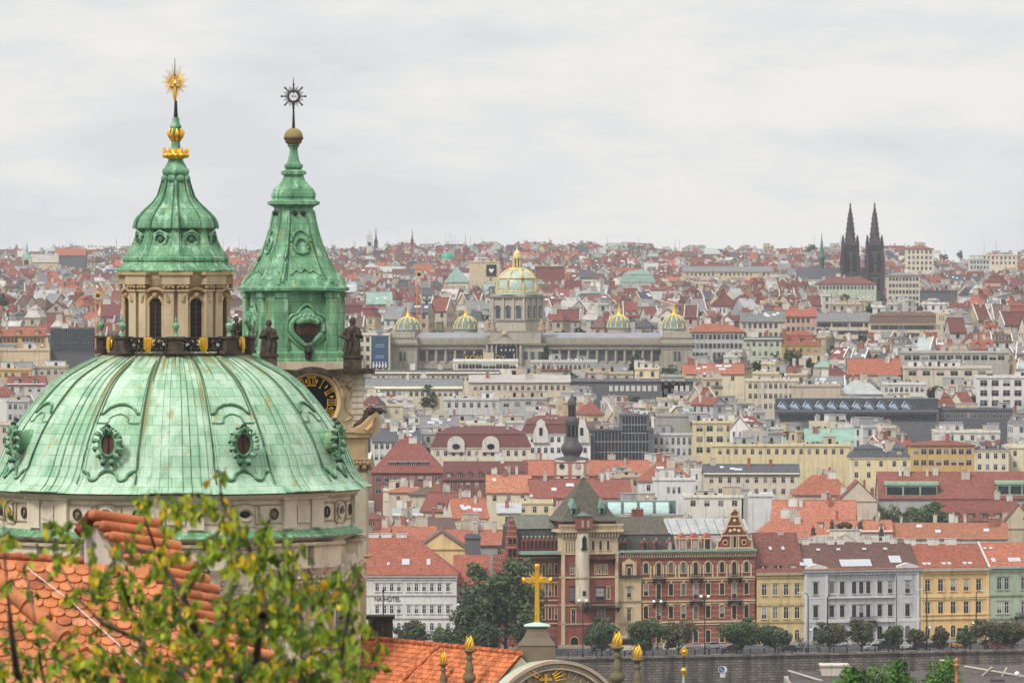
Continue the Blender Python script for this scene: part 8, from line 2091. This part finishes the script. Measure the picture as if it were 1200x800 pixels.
H('red_edge_hall','broad red roofed hall with dark glass front near the left edge','hall',64,100,299,291,'gable_x','dark grey','orange',313,h=22,cols=0,chim=0,D=4600,d=20)
H('chapel_nave','pale roofed church nave left of the red hall on the skyline','church nave',36,68,307,298,'gable_x','sandy','light',313,h=16,cols=0,chim=0,D=4550)
H('long_pale_roof_depot','very long pale roofed depot on the slope right of the museum dome','depot',800,906,318,312,'gable_x','sandy','grey',325,h=14,cols=20,rows=1,chim=0,D=3900)
H('teal_roof_hall','hall with teal copper roof behind the museum right wing','hall',727,768,330,317,'mansard','light grey','green copper',334,h=14,cols=0,chim=0,D=3500)
H('skyline_grand_house','grand pale house with curved roof on the right skyline','apartment house',1150,1192,299,296,'flat','cream','grey',313,h=18,cols=8,rows=2,clutter=3,D=4200)
H('skyline_pale_block','pale block left of the grand house on the right skyline','apartment house',1136,1160,304,303,'flat','light grey','light',316,h=18,cols=6,rows=2,clutter=2,D=4150)
def skyline_tower(name,label,cat,x,yt,yb,w_,col,D_=5000,tip=.55,mat_='plaster'):
    q=D_/FPX; z0=ground(xx(x,D_),D_); t=thing(name,label,cat,(xx(x,D_),D_,z0)); ht=zy(yt,D_)-z0; hb=zy(yb,D_)-z0
    b=MB(); b.box(-w_*q/2,w_*q/2,0,w_*q,0,lerp(hb,ht,1-tip),'plaster',col[0]); b.box(-w_*q/4,w_*q/4,-.2,0,lerp(hb,ht,.1),lerp(hb,ht,.3),'winfar',(.05,.05,.06)); b.build('tower_shaft',t)
    b=MB(); h0=lerp(hb,ht,1-tip); b.lathe([(w_*q*.58,h0),(w_*q*.4,h0+(ht-h0)*.15),(w_*q*.22,h0+(ht-h0)*.3),(w_*q*.12,h0+(ht-h0)*.6),(.1,ht)],8,0,w_*q/2,mat=mat_,col=col[1]); b.build('spire',t)
skyline_tower('white_belfry','tiny pale belfry with a ball top on the skyline above the clock','bell tower',433,269,290,7,((.55,.54,.52),(.4,.4,.4)),tip=.3)
skyline_tower('dark_spire_church','tiny slim dark spire beside the pale belfry on the skyline','church tower',440.5,266,290,4.5,((.12,.11,.11),(.05,.05,.06)),tip=.75)
skyline_tower('brown_spire_church','tiny thin brown spire alone on the skyline left of the museum dome','church tower',483,268,289,3.8,((.25,.13,.12),(.14,.06,.07)),tip=.7)
skyline_tower('green_cupola_church','yellow church tower with green copper cupola at the far left skyline','church tower',31,285,313,11,((.55,.45,.28),(.13,.33,.23)),D_=4500,tip=.62,mat_='roofsheet')
skyline_tower('slim_grey_spire','dark slate spire left of the museum dome, behind the cube building','church tower',587,288,310,5,((.12,.12,.14),(.06,.07,.09)),D_=4300,tip=.7)
skyline_tower('small_slate_turret','little slate turret roof right of the church statue','turret',432,335,347,14,((.35,.33,.3),(.10,.10,.13)),D_=2900,tip=.8)
D_=4700; q=D_/FPX; t=thing('green_round_dome','small emerald green dome on the hill left of the museum','dome',(xx(524,D_),D_,ground(xx(524,D_),D_))); b=MB(); z0=zy(303,D_)-t.location.z; b.lathe([(7*q,0),(7*q,z0)],20,mat='plaster',col=(.5,.45,.35)); b.build('drum',t); b=MB(); b.lathe([(7*q*cos(pi/2*i/6)+.1,z0+8*q*sin(pi/2*i/6)) for i in range(7)],20,mat='paint',col=(.02,.30,.17)); b.build('cupola',t)
# tower cranes
def crane(x,yt,yb,D_,label,jib,base_h=None):
    q=D_/FPX; z0=ground(xx(x,D_),D_); t=thing('tower_crane',label,'crane',(xx(x,D_),D_,z0),0,'orange tower cranes over the roofs'); OC=(.60,.22,.07)
    zt=zy(yt,D_)-z0; b=MB(); s=.9
    for sx_ in (-s,s):
        for sy_ in (-s,s): b.box(sx_-.12,sx_+.12,sy_-.12,sy_+.12,0,zt,'paint',OC)
    n=int(zt/2.2)
    for i in range(n):
        for sy_ in (-s,s): b.tube([(-s if i%2 else s,sy_,i*2.2),(s if i%2 else -s,sy_,(i+1)*2.2)],.09,4,'paint',OC)
    b.build('mast',t)
    b=MB(); b.box(-1.1,1.1,-1.2,1.2,zt,zt+2.4,'paint',(.65,.38,.10)); b.box(-.7,.7,-1.25,-1.2,zt+.5,zt+1.8,'glass'); b.build('cab',t)
    b=MB(); j=jib
    for z_,y_ in ((zt+2.6,-.5),(zt+2.6,.5),(zt+3.8,0)): b.tube([(-j*.25,y_,z_),(j,y_,z_)],.11,4,'paint',OC)
    m=int(abs(j)*1.25/1.6)
    for i in range(m): xa=lerp(-j*.25,j,i/m); xb_=lerp(-j*.25,j,(i+1)/m); b.tube([(xa,-.5,zt+2.6),((xa+xb_)/2,0,zt+3.8),(xb_,-.5,zt+2.6)],.07,4,'paint',OC)
    b.box(-j*.27 if j>0 else 0,-j*.19 if j>0 else 0,-.6,.6,zt+1.4,zt+2.6,'plaster',(.4,.4,.4)) if j>0 else b.box(-j*.19,-j*.27,-.6,.6,zt+1.4,zt+2.6,'plaster',(.4,.4,.4))
    b.tube([(-j*.25,0,zt+3.8),(0,0,zt+6.5),(j*.7,0,zt+3.8)],.06,4,'paint',OC); b.build('jib',t)
crane(115,350,430,2276,'orange tower crane beside the dark glass block, left of the lantern',-14)
crane(491,325,385,2420,'orange tower crane mast behind the museum left dome',6)
crane(664,305,335,3400,'small orange tower crane near the maroon block',-9)
crane(71,373,400,2500,'small orange crane with long jib above the yellow palace',13)
# town trees near the museum
MG=[(.06,.085,.05),(.045,.07,.04),(.075,.095,.055)]
for i,(x,yt,w_,D_,lab) in enumerate([(748,414,20,2262,'dark tree at the foot of the museum right wing'),(822,415,30,2255,'dark bushy tree right of the museum, left end of the hedge row'),(847,417,26,2254,'dark bushy tree in the middle of the hedge row beside the museum'),(870,418,24,2253,'dark bushy tree at the right end of the hedge row beside the museum'),(912,414,20,2245,'dark tree below the pale mint house'),(930,405,24,2240,'tree before the orange dormer house'),(952,414,18,2200,'small tree at the foot of the orange dormer house'),(4,345,26,2750,'dark green tree at the left edge beside the small spire'),(1060,349,34,3340,'dark trees at the foot of the twin spired church'),(1045,345,16,3350,'small tree hugging the right black spire'),(700,330,16,3450,'little tree behind the museum right wing'),(640,404,10,2280,'thin tree beside the museum portico')]):
    tree(x,yt,0,w_,D_,lab,400+i,cols=MG,leaf_n=int(40*w_),leafs=1.3,trunkf=.15,name='town_tree',group='trees among the houses')
# ------------------------------------------------------------------ the rest of the town
R=random.Random(2024)
WZ={'near':(['cream','white','pale yellow','beige','light grey','pink','ochre','sandy'],[5,5,3,4,3,1,1,3]),
    'mid':(['cream','white','pale yellow','beige','light grey','grey','pink','sandy','dark grey'],[5,6,2,5,5,3,1,3,1]),
    'far':(['cream','white','pale yellow','beige','light grey','pink','sandy','ochre'],[5,5,2,4,4,3,3,1])}
RZ={'near':(['orange','brick red','dark red','brown','grey','pale metal','slate grey','bright orange','green copper'],[5,5,3,3,2,2,2,3,.4]),
    'mid':(['orange','brick red','dark red','brown','grey','pale metal','slate grey','light','green copper'],[3,3.4,2.6,2,3.6,3,3.4,3,.4]),
    'far':(['orange','brick red','dark red','brown','grey','pale metal','slate grey','light','green copper'],[2.2,7,8,4,4,2.5,3.5,1.2,.25])}
RN={'orange':'orange','brick red':'brick red','dark red':'dark red','brown':'brown','grey':'grey','pale metal':'pale metal','slate grey':'slate grey','light':'pale','bright orange':'bright orange','green copper':'green copper'}
TN={'gable_x':'pitched','gable_y':'gable-fronted','hip':'hipped','halfhip':'half-hipped','mansard':'mansard','flat':'flat','shed':'sloping','pyramid':'pyramid'}
def pick(t): return R.choices(t[0],t[1])[0]
cands=[]
def gen(yrow0,yrow1,step,xl,xr,wlo,whi,zone,hlo,hhi,flatp):
    y=yrow0
    while y>yrow1:
        x=xl(y)+R.uniform(-20,0)
        while x<xr:
            wpx=R.uniform(wlo,whi)*R.choice([.7,1,1,1.3]); ye=y+R.uniform(-step*.8,step*.8); h=R.uniform(hlo,hhi)
            D_=D_for(x+wpx/2,ye,h); q=D_/FPX; wm=wpx*q; d=R.uniform(10,15)
            rt='flat' if R.random()<flatp else R.choices(['gable_x','gable_y','hip','halfhip','mansard','shed'],[5,1.5,1.5,1,1.6,.5])[0]
            if wm>34: 
                wm=34; wpx=wm/q
            rhm=0 if rt=='flat' else {'gable_x':d*.36,'gable_y':min(wm*.4,7),'hip':d*.34,'halfhip':d*.36,'mansard':5,'shed':2.2}[rt]*R.uniform(.75,1.1)
            yt=ye-rhm/q
            cands.append([x,x+wpx,ye,yt,D_,wm,d,h,rt,rhm,zone])
            x+=wpx+R.uniform(-2,5)
        y-=step
def left_edge(y): return 428 if y>412 else -20
for rep in range(2):
    gen(648-rep*4,560,10,lambda y:330,1250,30,56,'near',8,13,.15)
    gen(560-rep*4,500,8,lambda y:330,1250,26,52,'mid',11,17,.30)
    gen(500-rep*3,440,5,lambda y:330,1250,18,46,'mid',11,18,.36)
    gen(438-rep*2,400,4,lambda y:-20,1240,17,40,'mid',12,18,.28)
    gen(540-rep*5,400,9,lambda y:-20,60,22,40,'mid',11,17,.2)
    gen(400-rep*2,352,3.4,lambda y:-20,1215,13,34,'far',11,19,.25)
    gen(352-rep,317,2.3,lambda y:-20,1215,10,28,'far',10,18,.17)
    gen(317-rep,287,1.6,lambda y:-20,1215,7,22,'far',9,17,.13)
# terrain crest clutter
def blocked(c):
    x0,x1,ye,yt,D_,wm,d,h,rt,rhm,zone=c; yt2=yt-2; yb=zy
    gy=HOR+(EYE-ground(xx((x0+x1)/2,D_),D_))*FPX/D_
    for (a0,a1,pt,pb,PD,pd) in PROT:
        ov=min(x1,a1)-max(x0,a0)
        if ov<=0: continue
        if D_+d<PD+1 or D_<PD:
            if ov>1.5 and yt2<pb-2 and gy>pt+1: return True       # would hide it
        if D_<PD+pd+1 and D_+d>PD-1 and ov>1: return True          # would cut into it
        if D_>PD and yt>pt+1 and ov>.85*(x1-x0) and D_<PD+140: return True   # hidden behind it
    return False
SKY=[(-40,293),(60,290),(150,291),(260,294),(420,291),(470,287),(560,285),(760,286),(800,292),(960,290),(1050,290),(1088,292),(1104,305),(1140,306),(1152,298),(1240,297)]
def skyline_y(x):
    for (a,ya),(b,yb) in zip(SKY,SKY[1:]):
        if x<=b: return lerp(ya,yb,(x-a)/(b-a))
    return 297
cands=[c for c in cands if c[3]>skyline_y((c[0]+c[1])/2)-1.5+R.uniform(-1.5,2)]
acc=[]
cands.sort(key=lambda c:c[4])
occ={}
for c in cands:
    if blocked(c): continue
    x0,x1,D_,d=c[0],c[1],c[4],c[6]; X0,X1=xx(x0,D_),xx(x1,D_)
    bad=False
    for k in range(int(D_//40)-1,int((D_+d)//40)+2):
        for (u0,u1,v0,v1) in occ.get(k,[]):
            if min(X1,u1)-max(X0,u0)>-.1 and min(D_+d,v1)-max(D_,v0)>-.6: bad=True; break
        if bad: break
    if bad: continue
    occ.setdefault(int(D_//40),[]).append((X0,X1,D_,D_+d)); 
    if int((D_+d)//40)!=int(D_//40): occ.setdefault(int((D_+d)//40),[]).append((X0,X1,D_,D_+d))
    acc.append(c)
NMAX=292-HC[0]
used=set(o['label'] for o in bpy.data.objects if 'label' in o)
def rel(x,y,ax,ay):
    dx,dy=x-ax,y-ay
    vs='above' if dy<0 else 'below'; hs='left' if dx<0 else 'right'
    if abs(dx)<10: return f'straight {vs}'
    if abs(dy)<8: return f'{"just " if abs(dx)<40 else ""}{hs} of'
    return f'{vs} and {hs} of' if abs(dx)<75 else f'{vs} and far {hs} of'
def mklabel(c,wc,rc,n):
    x0,x1,ye,yt=c[:4]; x=(x0+x1)/2; y=(ye+yt)/2; w=c[5]; sz='narrow' if w<9 else ('long' if w>22 else ('tall' if c[7]>15 else ('low' if c[7]<10 else '')))
    an=sorted(ANCH,key=lambda a:abs(a[1]-x)+1.6*abs(a[2]-y))
    extra=''
    if n['dorm']: extra=f' {["","one","two","three","four","five"][min(5,n["dorm"])]}-dormered'
    elif n['sky']: extra=' skylit'
    elif n['chim']>=3: extra=' many-chimneyed'
    base=f'{sz} {wc} house with{extra} {RN[rc]} {TN[c[8]]} roof'.strip().replace('  ',' ')
    tries=[f'{base}, {rel(x,y,a[1],a[2])} {a[0]}' for a in an[:6]]
    tries+=[f'{base}, between {an[0][0]} and {an[k][0]}' for k in (1,2,3)]
    for t_ in tries:
        if t_ not in used and len(t_.split())<=16: used.add(t_); return t_
    for o_ in ('second','third','fourth','fifth'):
        for a in an[:3]:
            t_=f'{o_} {base}, {rel(x,y,a[1],a[2])} {a[0]}'
            if t_ not in used and len(t_.split())<=16: used.add(t_); return t_
    for a in an[:5]:
        t_=f'{sz} {wc} house, {RN[rc]} {TN[c[8]]} roof, {rel(x,y,a[1],a[2])} {a[0]}'.strip()
        if t_ not in used and len(t_.split())<=16: used.add(t_); return t_
    return f'{wc} house, {rel(x,y,an[0][1],an[0][2])} {an[0][0]}'
mass=MB(); nind=0
vis=[c for c in acc]
for i,c in enumerate(vis):
    x0,x1,ye,yt,D_,wm,d,h,rt,rhm,zone=c; wc=pick(WZ[zone]); rc=pick(RZ[zone])
    if rt=='flat': rc=R.choice(['grey','light','light','slate grey','pale metal'])
    xm=(x0+x1)/2; X_=xx(xm,D_); zb_=ground(X_,D_); hh=zy(ye,D_)-zb_
    rz=(noise.noise(Vector((X_*.006,D_*.004,3)))*60); rz=radians(max(-32,min(32,rz)))
    if D_<1600: rz*=.5
    ww=max(5,(wm-abs(sin(rz))*d)/cos(rz))
    n=dict(chim=R.choice([2,3,3,4,5]),dorm=R.choice([0,0,2,3,4]) if rt in('gable_x','mansard') else 0,sky=R.choice([0,0,2,3]) if rt=='gable_x' else 0,clutter=R.randint(6,13) if rt=='flat' else 0)
    hid=(x1<431 and yt>415) or x0>1200 or x1<0
    ind=nind<NMAX and not hid
    if not ind:
        n['chim']=R.choice([0,1,1,2]); n['dorm']=R.choice([0,0,0,2]) if rt in('gable_x','mansard') else 0; n['sky']=R.choice([0,0,0,2]) if rt=='gable_x' else 0; n['clutter']=min(6,n['clutter']); 
    near=D_<1950; rows=3 if near else (2 if D_<3600 else 1)
    parts,wins=house_parts(ww,d,hh,rt,rhm,wc,rc,R,cols=max(1,int(ww/3.1)),rows=rows,sidewin=D_<2600,vh=(D_<3200),ann=(D_<3000),winw=1.1,winh=1.7,dcol=None,**n)
    if ind:
        nind+=1
        place('town_house',mklabel(c,wc,rc,n),'house',(X_,D_,zb_),rz,parts,wins,1.1,1.7,(.55,.53,.5),None,'houses of the old town',small=not near)
    else:
        M=Matrix.Translation((X_,D_,zb_))@Matrix.Rotation(rz,4,'Z')
        for nm,b in parts:
            if nm in('wall','chimney'): b.c=[tuple(k*.84 for k in c_) for c_ in b.c]
        quadwins([b for nm,b in parts if nm=='wall'][0],wins,1.2,1.8)
        for nm,b in parts: merge(mass,b,M)
# aerials, ducts and trees of the far mass
for i in range(260):
    x=R.uniform(0,1200); D_=R.uniform(2500,6000); X_=xx(x,D_); z=ground(X_,D_)
    mass.tube([(X_,D_,z+8),(X_,D_,z+R.uniform(18,24))],.12,4,'darkmetal',(.2,.2,.2))
o=mass.build('distant_houses'); tag(o,'densely packed far-off houses with red and grey roofs covering the hills up to the skyline','distant houses',None,'stuff')
print('ACC',len(acc),'IND',nind,'MASSF',len(mass.f),'H',HC[0])
tb=MB()
for i in range(420):
    x=R.uniform(-10,1210); ye=R.uniform(292,470); 
    if ye>410 and x<420: continue
    D_=D_for(x,ye,R.uniform(8,11)); X_=xx(x,D_); z=ground(X_,D_)
    gy=ye
    if any(a0-6<x<a1+6 and pt-4<ye<pb+4 and D_<PD+40 for (a0,a1,pt,pb,PD,pd) in PROT): continue
    k=R.uniform(3,8); crown(tb,(X_,D_-3,z+9),k,k*.7,R.uniform(3,5.5),int(90+k*22),1.6,R,MG,blobs=5,mat_='leaf')
o=tb.build('distant_trees'); tag(o,'dark green treetops scattered between the far-off houses','distant trees',None,'stuff')
# ------------------------------------------------------------------ haze
HAZE=True
if HAZE:
    m=bpy.data.materials.new('haze'); m.use_nodes=True; MAT['haze']=m; t=m.node_tree; t.nodes.clear(); o_=t.nodes.new('ShaderNodeOutputMaterial'); v=t.nodes.new('ShaderNodeVolumePrincipled')
    v.inputs['Color'].default_value=(.90,.93,1,1); v.inputs['Density'].default_value=.000037; v.inputs['Anisotropy'].default_value=.0
    t.links.new(v.outputs[0],o_.inputs['Volume'])
    b=MB(); b.box(-1700,1700,-80,7600,-9,118,'haze'); o=b.build('haze'); o['kind']='stuff'; o['label']='thin pale city haze over the distant roofs'; o['category']='haze'
